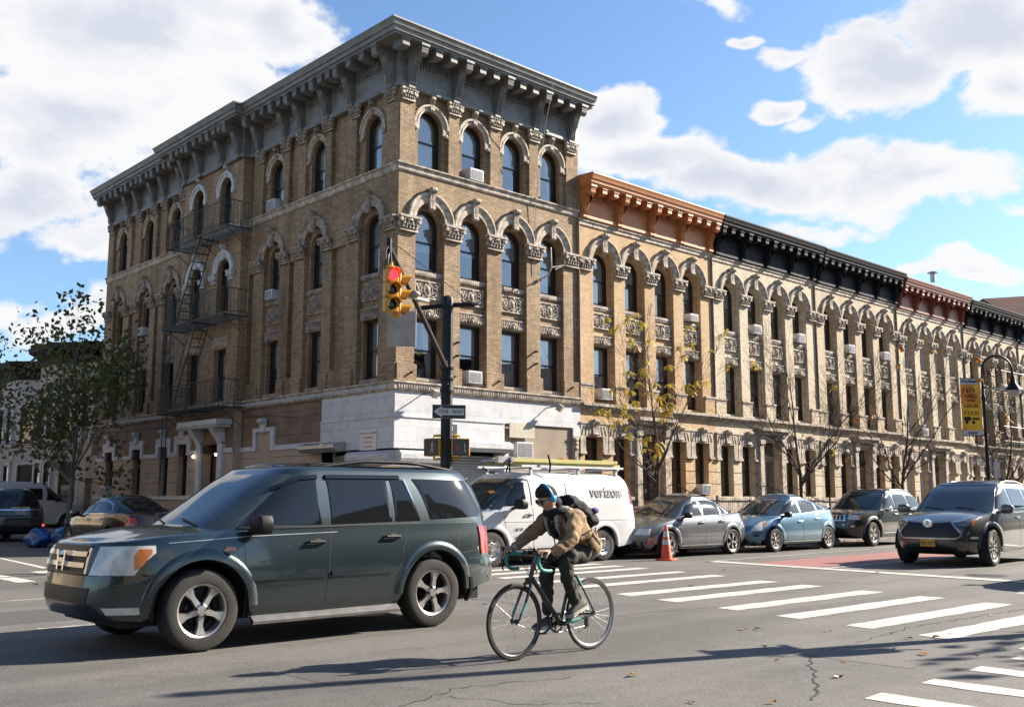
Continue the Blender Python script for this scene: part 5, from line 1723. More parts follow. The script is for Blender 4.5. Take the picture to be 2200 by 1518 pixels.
# ------------------------------------------------------------------ the vehicles
pP = carpaint('dark_teal_car_paint', (.024, .045, .054), .6, .3)
Lp = 4.77
C_ = dict(name='sport_utility_vehicle', cat='car', label='dark blue green boxy sport utility vehicle driving left through the crossing beside the cyclist', paint=pP, W=1.965,
    xf=[(.2, 2.20), (.34, 2.34), (.48, 2.385), (.62, 2.375), (.8, 2.345), (.95, 2.30), (1.05, 2.24), (1.2, 2.1)],
    xr=[(.2, -2.25), (.36, -2.36), (.5, -2.385), (.66, -2.37), (.74, -2.31), (1.0, -2.29), (1.3, -2.24)], nf=4.2, nr=6,
    zs=[(-2.4, .46), (-1.9, .40), (-1.6, .26), (1.0, .25), (1.7, .26), (2.0, .30), (2.4, .34)],
    zt=[(-2.4, 1.10), (-2.0, 1.115), (0, 1.09), (1.0, 1.075), (1.35, 1.065), (1.9, 1.035), (2.2, .995), (2.4, .975)],
    crown=[(-2.4, .02), (.5, .02), (1.2, .05), (1.8, .06), (2.2, .045), (2.4, .03)],
    R=.455, rw=.372, wheels=(1.43, -1.27), style='five', flare=.022, ground=.24,
    gz=(1.0, 1.67), gf=[(1.0, 1.50), (1.1, 1.36), (1.35, .98), (1.55, .70), (1.67, .50)], gr=[(1.0, -2.27), (1.1, -2.26), (1.4, -2.19), (1.6, -2.09), (1.67, -2.03)],
    gw=[(1.0, .93), (1.1, .915), (1.4, .83), (1.6, .755), (1.67, .715)], gnf=4.5, gnr=7, roofbow=.03,
    side_glass=[[(.98, 1.135), (.16, 1.13), (.16, 1.59), (.30, 1.59), (.55, 1.50), (.80, 1.31)],
                [(.04, 1.13), (-.72, 1.145), (-.72, 1.595), (.04, 1.59)],
                [(-.77, 1.145), (-1.08, 1.15), (-.93, 1.59), (-.77, 1.595)],
                [(-1.25, 1.16), (-2.02, 1.185), (-2.06, 1.24), (-1.88, 1.59), (-1.08, 1.60)]],
    windshield=[(-.83, 1.08), (.83, 1.08), (.70, 1.63), (-.70, 1.63)], backlight=[(-.75, 1.16), (.75, 1.16), (.66, 1.6), (-.66, 1.6)],
    seams=[[(1.04, 1.06), (1.03, .8), (1.0, .27)], [(.07, 1.08), (.1, .9), (.13, .28)], [(-.87, 1.1), (-.86, .95), (-.80, .78)], [(-1.6, 1.0), (-1.82, 1.0), (-1.84, .8), (-1.6, .78), (-1.6, 1.0)], [(1.95, .70), (1.68, .73)], [(-1.78, .72), (-2.2, .73)]],
    topseams=[],
    lines=[('side_moulding', .016, pP, .045, [('s', .97, .64), ('s', .14, .64)], 'low', True), ('side_moulding', .016, pP, .045, [('s', .08, .64), ('s', -.68, .64)], 'low', True),
           ('rain_visor', .02, M['cglass'], .045, [('s', .66, 1.47), ('s', .36, 1.585), ('s', .15, 1.605)], 'top', True), ('rain_visor', .02, M['cglass'], .045, [('s', .05, 1.605), ('s', -.9, 1.61)], 'top', True),
           ('window_trim', .007, M['trim'], .02, [('s', 1.05, 1.105), ('s', .1, 1.11), ('s', -1.1, 1.125)], 'top', True),
           ('window_trim', .012, M['chrome'], .02, [('s', -1.10, 1.15), ('s', -.96, 1.59)], 'top', True),
           ('beltline_strip', .005, M['alloy'], .008, [('s', 1.75, .985), ('s', 1.0, 1.03), ('s', 0, 1.05)], 'low', True),
           ('running_board', .085, M['alloy'], .035, [('s', .93, .27), ('s', .5, .27), ('s', -.5, .27), ('s', -.78, .27)], 'low', True),
           ('bumper_line', .006, M['seam'], .012, [('f', -.86, .71), ('f', 0, .71), ('f', .86, .71)], 'low', False),
           ('bumper_line', .006, M['alloy'], .02, [('r', -.86, .5), ('r', 0, .5), ('r', .86, .5)], 'low', False)],
    patches=[('headlight', .012, M['lamp'], [('f', .53, .71), ('f', .82, .71), ('s', 2.06, .72), ('s', 1.86, .90), ('s', 1.86, .965), ('f', .56, .955)], 'low', True),
             ('indicator_lens', .018, M['amber'], [('s', 2.03, .75), ('s', 1.97, .79), ('s', 1.89, .90), ('s', 1.89, .935), ('s', 1.99, .935), ('s', 2.03, .88)], 'low', True),
             ('grille_recess', .004, M['mesh'], [('f', -.48, .72), ('f', .48, .72), ('f', .46, .965), ('f', -.46, .965)], 'low', False),
             ('lower_grille', .004, M['mesh'], [('f', -.52, .46), ('f', .52, .46), ('f', .55, .60), ('f', -.55, .60)], 'low', False),
             ('fog_light', .01, M['lamp'], [('f', .68, .37), ('f', .82, .37), ('f', .83, .43), ('f', .66, .43)], 'low', True),
             ('side_marker', .014, M['amber'], [('s', 1.26, .90), ('s', 1.13, .90), ('s', 1.13, .93), ('s', 1.22, .94)], 'low', True),
             ('tail_light', .014, M['redl'], [('r', .78, .76), ('r', .90, .76), ('s', -2.22, .78), ('s', -2.2, 1.07), ('r', .86, 1.07), ('r', .80, 1.07)], 'low', True),
             ('mud_flap', .03, M['trim'], [('s', -1.76, .26), ('s', -1.80, .26), ('s', -1.80, .52), ('s', -1.76, .52)], 'low', True)],
    handles=[(.26, .955), (-.68, .985)], handlem=M['trim'], mirror=(.93, 1.08, 1.14, 1.25), rails=(.05, -1.75, .60, 1.71, .075), spin=.0)
suv, sl_, st_ = make_car(C_)
# grille bars and badge
g_ = MB()
for z in (.79, .885):
    V = []
    sl_.line(g_, [('f', -.46, z), ('f', 0, z), ('f', .46, z)], .045, 1, .03)
sl_.line(g_, [('f', -.49, .72), ('f', -.47, .94)], .03, 1, .02); sl_.line(g_, [('f', .49, .72), ('f', .47, .94)], .03, 1, .02)
g_.build('grille_bar', M['chrome'], suv)
g_ = MB()
for z0, z1, y0, y1, y2, y3 in ((.74, .92, .055, .085, .075, .105), (.74, .92, -.085, -.055, -.105, -.075)):
    g_.add([(2.40, y0, z0), (2.40, y1, z0), (2.385, y3, z1), (2.385, y2, z1), (2.36, y0, z0), (2.36, y1, z0), (2.34, y3, z1), (2.34, y2, z1)], [(0, 1, 2, 3), (4, 7, 6, 5), (0, 4, 5, 1), (1, 5, 6, 2), (2, 6, 7, 3), (3, 7, 4, 0)])
g_.box(2.37, 2.392, -.06, .06, .81, .85)
g_.build('badge', M['chrome'], suv)
place(suv, -11.10, -13.16, pi, 1.02)

# ---- white van
pW = carpaint('white_van_paint', (.64, .65, .66), 0, .4, .1)
vanw = dict(W=2.0, xf=[(.2, 2.62), (.35, 2.76), (.55, 2.80), (.75, 2.78), (.95, 2.74), (1.1, 2.66), (1.3, 2.5)], xr=[(.2, -2.72), (.4, -2.78), (1.0, -2.78), (1.4, -2.74)], nf=4.5, nr=10,
    zs=[(-2.8, .42), (-2.3, .36), (-1.7, .30), (1.6, .3), (2.4, .3), (2.8, .36)], zt=[(-2.8, 1.34), (1.2, 1.30), (1.75, 1.2), (2.3, 1.13), (2.6, 1.08), (2.8, 1.04)],
    wz=[(.2, .94), (.35, .975), (.6, .985), (.85, 1.0), (1.1, .985), (1.4, .96)], crown=[(-2.8, .01), (1, .02), (1.6, .05), (2.3, .07), (2.8, .03)],
    R=.45, rw=.385, wheels=(1.92, -1.5), style='steel', flare=.02, ground=.25, tw=.24, inset=.16,
    gz=(1.12, 2.02), gf=[(1.12, 2.12), (1.25, 1.93), (1.6, 1.50), (1.9, 1.12), (2.02, .92)], gr=[(1.12, -2.77), (1.5, -2.72), (1.9, -2.62), (2.02, -2.55)],
    gw=[(1.12, .975), (1.35, .955), (1.7, .905), (1.92, .83), (2.02, .75)], gnf=5, gnr=9, roofbow=.03,
    windshield=[(-.87, 1.24), (.87, 1.24), (.76, 1.93), (-.76, 1.93)],
    mirrorm=M['trim'], handlem=M['trim'])
C_ = dict(vanw); C_.update(name='work_van', cat='van', label='white telephone company work van with a ladder on its roof rack, parked behind the cyclist', paint=pW,
    side_glass=[[(1.52, 1.32), (.92, 1.32), (.92, 1.84), (1.02, 1.86), (1.12, 1.82)]],
    backlight=[(-.8, 1.3), (.8, 1.3), (.76, 1.8), (-.76, 1.8)],
    seams=[[(1.62, 1.2), (1.58, .9), (1.5, .34)], [(.78, 1.28), (.78, .9), (.76, .34)], [(-.3, 1.3), (-.3, .34)], [(1.95, .88), (2.6, .9)]],
    topseams=[[(.80, 1.2), (.80, 1.9), (1.0, 1.93)], [(-.3, 1.2), (-.3, 1.95)]],
    lines=[('door_sill', .012, M['trim'], .03, [('s', 1.4, .36), ('s', -.98, .36)], 'low', True), ('side_crease', .008, pW, .02, [('s', 1.6, .98), ('s', -1.0, .98), ('s', -2.6, .98)], 'low', True),
           ('bumper_line', .05, M['chrome'], .12, [('r', -.85, .5), ('r', 0, .5), ('r', .85, .5)], 'low', False),
           ('bumper_line', .01, M['trim'], .10, [('f', -.9, .45), ('f', 0, .45), ('f', .9, .45)], 'low', False)],
    patches=[('headlight', .012, M['lamp'], [('f', .62, .72), ('f', .88, .72), ('s', 2.45, .74), ('s', 2.42, .95), ('f', .66, .97)], 'low', True),
             ('tail_light', .014, M['redl'], [('r', .86, 1.10), ('r', .93, 1.1), ('s', -2.66, 1.12), ('s', -2.62, 1.33), ('r', .86, 1.33)], 'low', True),
             ('tail_light', .014, M['redl'], [('r', .83, 1.38), ('r', .90, 1.36), ('s', -2.66, 1.36), ('s', -2.58, 1.70), ('r', .84, 1.66)], 'top', True),
             ('grille_recess', .006, M['mesh'], [('f', -.55, .62), ('f', .55, .62), ('f', .52, .95), ('f', -.52, .95)], 'low', False)],
    handles=[(.92, 1.12)], mirror=(1.32, 1.18, 1.36, 1.55), spin=.3)
van, vl, vt = make_car(C_)
van_c = (vl, vt)
place(van, -.98, -6.45, pi, 1.0); van.scale = (1, 1, .95)
g_ = MB()
for y in (.72, -.72):
    g_.box(-2.45, .9, y - .03, y + .03, 2.20, 2.25)
for x in (.6, -.9, -2.2):
    g_.box(x - .03, x + .03, -.8, .8, 2.16, 2.20)
    for y in (.72, -.72): g_.box(x - .03, x + .03, y - .025, y + .025, 2.0, 2.2)
g_.build('roof_rack', M['white'], van)
lad = thing('ladder', 'yellow fibreglass extension ladder lying on the roof rack of the white van', 'ladder')
g_ = MB(); my = mat('yellow_fibreglass', (.56, .52, .18), .5, var=.1)
for y in (.62, .25):
    g_.box(-2.45, 1.5, y - .02, y + .02, 2.26, 2.34); g_.box(-2.3, 1.35, y + .06 - .02, y + .06 + .02, 2.36, 2.43)
for o in [g_.build('rail', my, lad)]: pass
g_ = MB()
for i in range(13): g_.tube([(-2.3 + i * .3, .25, 2.30), (-2.3 + i * .3, .62, 2.30)], .015, 6)
g_.build('rung', M['steel'], lad)
g_ = MB(); g_.tube([(1.25, .15, 2.38), (1.25, .85, 2.38)], .06, 10); g_.tube([(1.55, .2, 2.35), (1.55, .75, 2.35)], .045, 10); g_.box(1.2, 1.6, .66, .76, 2.3, 2.45)
g_.build('ladder_end', M['steel'], lad, 40)
g_ = MB(); g_.tube([(.15, .85, 2.1), (.13, .86, 2.3), (.16, .82, 2.52)], .022, 6); g_.tube([(1.3, .8, 2.1), (1.35, .85, 2.35), (1.4, .8, 2.1)], .02, 6); g_.tube([(1.9, .6, 2.2), (1.75, .62, 2.08), (1.5, .6, 2.06)], .015, 6)
g_.build('hook', M['trim'], lad)
place(lad, -.98, -6.45, pi); lad.scale = (1, 1, .94)
o = MB(); o.prism([(-1.5, 2.26), (-1.72, 2.26), (-1.70, 2.48), (-1.52, 2.48)], -.55, -.35); oo = tag(o.build('orange_beacon', mat('orange_plastic', (.8, .2, .02), .4)), 'small orange beacon on the van roof rack behind the ladder', 'beacon'); place(oo, -.98, -6.45, pi); oo.scale = (1, 1, .955)
vp = lambda x, z, S_, off=.004: (S_.off(S_.ph_side(x, z), z, off))
def side_text(root, S_, txt, size, m, x, z, off=.007, bold=.0, name='lettering', sx=1.0):
    p = vp(x, z, S_, off); n = S_.nrm(S_.ph_side(x, z), z)
    me = text_mesh(txt, size, m, .0015, bold=bold, sx=sx)
    o = link(name, me, root, p)
    o.rotation_euler = (-atan2(n.z, n.y), 0, pi)     # faces local +y, leans with the panel
    return o
gk = mat('grey_lettering', (.07, .075, .08), .5, var=0)
side_text(van, vt, 'verizon', .36, gk, -1.62, 1.63, off=.012, bold=.007, sx=1.02)
ck = MB(); ck.add([(0, 0, 0), (.02, 0, -.03), (.075, 0, .13), (.06, 0, .13), (.02, 0, .02), (-.012, 0, .03)], [(0, 1, 2, 3, 4), (0, 4, 5)])
o = link('check_mark', ck.mesh('check_mark', M['inkred'], None, fix=False), van, vp(-2.30, 1.66, vt, .03)); o.rotation_euler = (radians(-12) * 0, 0, pi)
side_text(van, vl, '140 W', .11, gk, 1.22, .80, sx=.8); side_text(van, vl, 'NY  NY', .11, gk, 1.16, .62, sx=.8)

# ---- silver grey sedan
pJ = carpaint('grey_sedan_paint', (.19, .20, .22), .6, .3)
C_ = dict(name='sedan', cat='car', label='silver grey sedan parked between the white van and the light blue hatchback', paint=pJ, W=1.735,
    xf=[(.18, 2.02), (.32, 2.14), (.5, 2.17), (.65, 2.10), (.78, 1.98), (.95, 1.8)], xr=[(.2, -2.02), (.4, -2.17), (.6, -2.19), (.8, -2.14), (1.0, -2.05)], nf=3.6, nr=4.5,
    zs=[(-2.2, .36), (-1.8, .26), (-1.2, .21), (1.0, .2), (1.6, .2), (2.2, .24)], zt=[(-2.2, .93), (-1.9, 1.0), (-1.2, .98), (0, .93), (.9, .90), (1.5, .80), (1.85, .72), (2.2, .66)],
    wz=[(.18, .9), (.3, .97), (.5, 1.0), (.75, .985), (.95, .92), (1.1, .88)], crown=[(-2.2, .02), (-1.5, .02), (0, .0), (.9, .07), (1.5, .10), (2.0, .06), (2.2, .04)],
    R=.36, rw=.315, wheels=(1.27, -1.24), style='sport', tw=.21, inset=.13, flare=.018, ground=.17,
    gz=(.86, 1.37), gf=[(.86, 1.17), (.93, 1.02), (1.15, .60), (1.3, .30), (1.37, .10)], gr=[(.86, -1.82), (.97, -1.66), (1.2, -1.25), (1.37, -.85)],
    gw=[(.86, .80), (.95, .785), (1.15, .70), (1.3, .61), (1.37, .55)], gnf=4.5, gnr=4.5, roofbow=.05,
    side_glass=[[(.70, .965), (-.06, .97), (-.06, 1.31), (.06, 1.31), (.38, 1.20)], [(-.13, .97), (-.80, .985), (-.80, 1.26), (-.45, 1.33), (-.13, 1.33)], [(-.85, .99), (-1.1, 1.0), (-.98, 1.13), (-.85, 1.23)]],
    windshield=[(-.70, .93), (.70, .93), (.54, 1.32), (-.54, 1.32)], backlight=[(-.66, 1.0), (.66, 1.0), (.53, 1.3), (-.53, 1.3)],
    seams=[[(.86, .9), (.86, .6), (.8, .24)], [(-.1, .93), (-.1, .6), (-.08, .24)], [(-.9, .97), (-.88, .75), (-.80, .58)], [(1.75, .60), (2.05, .58)], [(-1.7, .62), (-2.1, .62)]],
    lines=[('side_moulding', .014, pJ, .03, [('s', .84, .5), ('s', -.84, .5)], 'low', True), ('sill_highlight', .01, M['alloy'], .02, [('s', .85, .27), ('s', -.85, .27)], 'low', True)],
    patches=[('headlight', .01, M['lamp'], [('f', .46, .54), ('f', .70, .54), ('s', 1.82, .57), ('s', 1.76, .68), ('f', .5, .69)], 'low', True),
             ('grille_recess', .004, M['mesh'], [('f', -.40, .56), ('f', .40, .56), ('f', .38, .68), ('f', -.38, .68)], 'low', False),
             ('lower_grille', .004, M['mesh'], [('f', -.6, .26), ('f', .6, .26), ('f', .6, .40), ('f', -.6, .40)], 'low', False),
             ('side_marker', .012, M['amber'], [('s', 1.86, .44), ('s', 1.72, .44), ('s', 1.72, .475), ('s', 1.84, .475)], 'low', True),
             ('tail_light', .012, M['redl'], [('r', .6, .70), ('r', .82, .70), ('s', -1.88, .72), ('s', -1.86, .92), ('r', .62, .92)], 'low', True)],
    handles=[(.05, .80), (-.78, .82)], handlem=M['trim'], mirror=(.66, .93, .97, 1.0), spin=.4)
jet, _, _ = make_car(C_)
place(jet, 3.72, -6.95, pi, 1.03)

# ---- light blue hatchback
pB = carpaint('light_blue_car_paint', (.12, .26, .37), .45, .3)
C_ = dict(name='hatchback', cat='car', label='light blue teardrop shaped hatchback parked behind the silver grey sedan', paint=pB, W=1.725,
    xf=[(.18, 2.05), (.32, 2.18), (.48, 2.22), (.62, 2.16), (.75, 2.0), (.95, 1.7)], xr=[(.2, -2.08), (.4, -2.2), (.6, -2.22), (.9, -2.18), (1.1, -2.1)], nf=3.0, nr=4.5,
    zs=[(-2.2, .34), (-1.8, .25), (-1.2, .2), (1.0, .2), (1.7, .2), (2.2, .24)], zt=[(-2.2, 1.08), (-1.7, 1.07), (-.8, 1.0), (.3, .95), (1.0, .93), (1.5, .84), (1.9, .72), (2.2, .62)],
    wz=[(.18, .9), (.3, .97), (.5, 1.0), (.75, .985), (.95, .93), (1.1, .88)], crown=[(-2.2, .02), (-1.5, .02), (0, .0), (.9, .06), (1.5, .11), (2.0, .08), (2.2, .05)],
    R=.355, rw=.315, wheels=(1.28, -1.42), style='seven', tw=.2, inset=.13, flare=.015, ground=.17,
    gz=(.86, 1.42), gf=[(.86, 1.50), (.95, 1.27), (1.15, .82), (1.32, .44), (1.42, .18)], gr=[(.86, -2.14), (1.05, -2.05), (1.2, -1.72), (1.35, -1.15), (1.42, -.80)],
    gw=[(.86, .80), (.97, .785), (1.15, .71), (1.32, .62), (1.42, .55)], gnf=3.6, gnr=4, roofbow=.05,
    side_glass=[[(.86, 1.0), (-.02, 1.02), (-.02, 1.36), (.12, 1.36), (.52, 1.22)], [(-.09, 1.02), (-.86, 1.06), (-.86, 1.30), (-.5, 1.37), (-.09, 1.38)], [(-.93, 1.065), (-1.45, 1.10), (-1.1, 1.23), (-.93, 1.285)]],
    windshield=[(-.72, .95), (.72, .95), (.55, 1.36), (-.55, 1.36)], backlight=[(-.6, 1.15), (.6, 1.15), (.52, 1.34), (-.52, 1.34)],
    seams=[[(.92, .93), (.93, .6), (.86, .24)], [(-.05, .96), (-.05, .6), (-.04, .24)], [(-.98, 1.02), (-.98, .8), (-.93, .62)]],
    lines=[('side_moulding', .012, pB, .03, [('s', .9, .42), ('s', -.98, .42)], 'low', True), ('sill_highlight', .01, M['alloy'], .016, [('s', .9, .26), ('s', -.98, .26)], 'low', True)],
    patches=[('headlight', .012, M['lamp'], [('f', .52, .56), ('f', .68, .56), ('s', 1.72, .66), ('s', 1.50, .82), ('s', 1.68, .78), ('f', .56, .68)], 'low', True),
             ('lower_grille', .004, M['mesh'], [('f', -.5, .25), ('f', .5, .25), ('f', .42, .40), ('f', -.42, .40)], 'low', False),
             ('fog_light', .008, M['mesh'], [('f', .58, .42), ('f', .66, .42), ('f', .66, .46), ('f', .58, .46)], 'low', True),
             ('indicator_lens', .017, M['amber'], [('s', 1.66, .66), ('s', 1.56, .71), ('s', 1.52, .80), ('s', 1.62, .76)], 'low', True),
             ('tail_light', .012, M['redl'], [('r', .62, .75), ('r', .82, .75), ('s', -1.96, .76), ('s', -2.0, 1.0), ('r', .64, 1.0)], 'low', True)],
    handles=[(.10, .80), (-.82, .86)], handlem=M['chrome'], mirror=(.84, .94, .98, 1.0), spin=.1, railm=M['trim'])
pri, _, _ = make_car(C_)
place(pri, 7.93, -7.2, pi, 1.0)

# ---- black/green suv parked behind
pG = carpaint('dark_green_black_paint', (.02, .032, .028), .4, .3)
suvd = dict(W=1.94, xf=[(.2, 2.24), (.4, 2.36), (.55, 2.39), (.8, 2.35), (1.0, 2.25), (1.1, 2.18)], xr=[(.2, -2.3), (.4, -2.4), (.7, -2.41), (1.0, -2.36), (1.2, -2.3)], nf=4.2, nr=5.5,
    zs=[(-2.4, .4), (-1.9, .32), (-1.2, .26), (1.0, .26), (1.7, .26), (2.4, .34)], zt=[(-2.4, 1.12), (-1.5, 1.1), (0, 1.06), (1.0, 1.06), (1.6, 1.04), (2.1, .99), (2.4, .93)],
    crown=[(-2.4, .02), (0, .01), (.9, .03), (1.6, .06), (2.2, .04), (2.4, .03)],
    R=.44, rw=.37, wheels=(1.46, -1.45), style='jeep', flare=.03, ground=.24,
    gz=(1.0, 1.64), gf=[(1.0, 1.18), (1.1, 1.02), (1.35, .66), (1.55, .36), (1.64, .16)], gr=[(1.0, -2.28), (1.15, -2.24), (1.4, -2.05), (1.64, -1.78)],
    gw=[(1.0, .9), (1.12, .885), (1.4, .80), (1.58, .72), (1.64, .66)], gnf=5, gnr=6, roofbow=.04,
    side_glass=[[(.72, 1.13), (-.02, 1.135), (-.02, 1.56), (.10, 1.56), (.42, 1.42)], [(-.10, 1.135), (-.95, 1.15), (-.90, 1.56), (-.10, 1.58)], [(-1.02, 1.155), (-1.86, 1.20), (-1.55, 1.50), (-.97, 1.56)]],
    windshield=[(-.80, 1.08), (.80, 1.08), (.65, 1.59), (-.65, 1.59)], backlight=[(-.72, 1.2), (.72, 1.2), (.6, 1.55), (-.6, 1.55)],
    seams=[[(.96, 1.04), (.96, .7), (.94, .30)], [(-.06, 1.05), (-.06, .7), (-.06, .3)], [(-1.02, 1.08), (-1.0, .85), (-.96, .6)]],
    handles=[(.10, .96), (-.88, .98)], mirror=(.74, 1.06, 1.12, 1.1), rails=(-.1, -1.6, .56, 1.66, .06), spin=.6)
C_ = dict(suvd); C_.update(name='sport_utility_vehicle', cat='car', label='dark green sport utility vehicle parked behind the light blue hatchback', paint=pG, flarem=mat('grey_arch_trim', (.13, .13, .12), .5),
    railm=M['chrome'], mirrorm=M['chrome'],
    lines=[('side_moulding', .016, M['chrome'], .02, [('s', .9, .40), ('s', -.9, .40)], 'low', True), ('window_trim', .008, M['chrome'], .014, [('s', .8, 1.10), ('s', -1.9, 1.15)], 'top', True)],
    patches=[('headlight', .012, M['lamp'], [('f', .52, .80), ('f', .80, .80), ('s', 2.05, .82), ('s', 2.0, .93), ('f', .54, .95)], 'low', True),
             ('grille', .012, M['chrome'], [('f', -.48, .76), ('f', .48, .76), ('f', .46, .94), ('f', -.46, .94)], 'low', False),
             ('lower_grille', .004, M['mesh'], [('f', -.55, .36), ('f', .55, .36), ('f', .5, .5), ('f', -.5, .5)], 'low', False),
             ('indicator_lens', .016, M['amber'], [('s', 2.08, .83), ('s', 2.02, .83), ('s', 1.99, .92), ('s', 2.05, .92)], 'low', True),
             ('fog_light', .01, M['lamp'], [('f', .62, .58), ('f', .7, .58), ('f', .7, .64), ('f', .62, .64)], 'low', True),
             ('tail_light', .012, M['redl'], [('r', .7, .85), ('r', .9, .85), ('s', -2.2, .86), ('s', -2.18, 1.05), ('r', .72, 1.05)], 'low', True)])
jeep, jl, jt = make_car(C_)
g_ = MB()
for i in range(7):
    y = -.36 + i * .12; jl.patch(g_, [('f', y - .035, .79), ('f', y + .035, .79), ('f', y + .03, .92), ('f', y - .03, .92)], 1, .018, 2, 2)
g_.build('grille_slot', M['mesh'], jeep)
place(jeep, 13.05, -7.3, pi, .98)

# ---- dark grey crossover driving towards the viewer
pH = carpaint('dark_grey_car_paint', (.085, .083, .09), .5, .28)
C_ = dict(suvd); C_.update(name='sport_utility_vehicle', cat='car', label='dark grey sport utility vehicle with an orange number plate driving towards the crossing at right', paint=pH, style='multi', rw=.375, R=.43,
    xf=[(.2, 2.28), (.36, 2.42), (.5, 2.46), (.7, 2.45), (.85, 2.38), (.98, 2.26), (1.1, 2.1)], nf=3.4, W=1.95, flarem=pH,
    zt=[(-2.4, 1.12), (-1.5, 1.1), (0, 1.06), (1.0, 1.05), (1.6, 1.03), (2.1, .96), (2.35, .88), (2.5, .84)],
    railm=M['alloy'], mirrorm=pH,
    gf=[(1.0, 1.42), (1.1, 1.24), (1.35, .84), (1.55, .5), (1.64, .28)], side_glass=[[(.94, 1.14), (.10, 1.145), (.10, 1.56), (.22, 1.56), (.62, 1.40)], [(.02, 1.145), (-.86, 1.165), (-.86, 1.56), (.02, 1.58)], [(-.94, 1.165), (-1.9, 1.24), (-1.6, 1.50), (-.94, 1.56)]],
    lines=[('window_trim', .008, M['chrome'], .014, [('s', 1.0, 1.12), ('s', -1.9, 1.20)], 'top', True), ('sill_trim', .014, M['chrome'], .02, [('s', .95, .42), ('s', 0, .36), ('s', -.9, .42)], 'low', True),
           ('grille_surround', .026, M['alloy'], .03, [('f', -.42, .885), ('f', -.14, .865), ('f', .14, .865), ('f', .42, .885)], 'low', False),
           ('grille_surround', .03, M['alloy'], .03, [('f', -.42, .885), ('f', -.60, .66), ('f', -.58, .60), ('f', -.50, .565), ('f', .50, .565), ('f', .58, .60), ('f', .60, .66), ('f', .42, .885)], 'low', False)],
    patches=[('headlight', .012, mat('dark_headlight', (.2, .21, .25), .12, coat=1), [('f', .42, .84), ('f', .70, .79), ('s', 2.14, .82), ('s', 1.98, .92), ('f', .72, .885)], 'low', True),
             ('indicator_lens', .018, M['amber'], [('s', 2.10, .81), ('s', 2.03, .84), ('s', 1.96, .92), ('s', 2.04, .90)], 'low', True),
             ('grille_recess', .01, M['mesh'], [('f', -.42, .875), ('f', -.59, .66), ('f', -.5, .57), ('f', .5, .57), ('f', .59, .66), ('f', .42, .875)], 'low', False),
             ('lower_grille', .006, M['mesh'], [('f', -.66, .28), ('f', .66, .28), ('f', .5, .40), ('f', -.5, .40)], 'low', False),
             ('fog_recess', .006, M['mesh'], [('f', .68, .5), ('f', .86, .5), ('f', .86, .66), ('f', .72, .66)], 'low', True),
             ('fog_light', .016, M['lamp'], [('f', .72, .56), ('f', .80, .56), ('f', .80, .60), ('f', .72, .60)], 'low', True),
             ('tail_light', .012, M['redl'], [('r', .7, .85), ('r', .9, .85), ('s', -2.2, .86), ('s', -2.18, 1.05), ('r', .72, 1.05)], 'low', True)], rails=(.0, -1.7, .56, 1.66, .07), mirror=(.98, 1.08, 1.14, 1.25))
hl, hll, hlt = make_car(C_)
g_ = MB(); g_.lathe([(.02, 0), (.095, 0), (.1, .012), (.085, .02), (.08, .012), (.03, .014)], (2.425, 0, .865), 'x', 22); g_.tube([(2.44, .06 * cos(t), .865 + .035 * sin(t)) for t in [k * pi / 8 for k in range(16)]], .007, 5, closed=True); g_.tube([(2.44, .022 * cos(t), .868 + .05 * sin(t)) for t in [k * pi / 8 for k in range(16)]], .007, 5, closed=True)
g_.build('badge', M['chrome'], hl, 50)
g_ = MB(); g_.bbox(2.47, 2.49, -.155, .155, .40, .55, .01); pl_ = g_.build('number_plate', M['plate'], hl)
front_text(hl, 'LBD 6354', .085, M['ink'], 2.492, 0, .47, pi / 2, hl)
place(hl, 6.55, -13.24, pi, 1.04)
hl.rotation_euler = (0, 0, pi + radians(3))

# ---- black suv seen from behind, down the side street
pK = carpaint('black_car_paint', (.008, .009, .011), .2, .25, .05)
C_ = dict(suvd); C_.update(name='sport_utility_vehicle', cat='car', label='black sport utility vehicle seen from behind with lit red reflectors, parked on the side street', paint=pK, style='multi', W=1.98,
    backlight=[(-.76, 1.16), (.76, 1.16), (.62, 1.6), (-.62, 1.6)], mirrorm=pK, railm=pK,
    lines=[('tailgate_strip', .012, M['chrome'], .03, [('r', -.66, 1.04), ('r', 0, 1.04), ('r', .66, 1.04)], 'low', False), ('tailgate_strip', .012, M['trim'], .03, [('r', -.62, .84), ('r', 0, .84), ('r', .62, .84)], 'low', False)],
    patches=[('tail_light', .014, mat('dark_red_lens', (.2, .03, .03), .2, coat=1), [('r', .68, .92), ('r', .9, .92), ('s', -2.2, .93), ('s', -2.18, 1.07), ('r', .70, 1.07)], 'low', True),
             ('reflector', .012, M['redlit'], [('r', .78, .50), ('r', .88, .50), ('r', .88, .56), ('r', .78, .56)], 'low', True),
             ('bumper_recess', .006, M['trim'], [('r', -.6, .34), ('r', .6, .34), ('r', .62, .52), ('r', -.62, .52)], 'low', False)])
rr_, rl, rt = make_car(C_)
g_ = MB(); g_.bbox(-2.43, -2.41, -.17, .17, .88, 1.0, .01); g_.build('number_plate', M['plate2'], rr_)
front_text(rr_, 'T741HB', .09, M['inkred'], -2.435, 0, .94, -pi / 2, rr_)
front_text(rr_, 'RANGE  ROVER', .085, M['chrome'], -2.40, 0, 1.10, -pi / 2, rr_, bold=.003)
place(rr_, -6.1, 14.6, radians(91), 1.0)

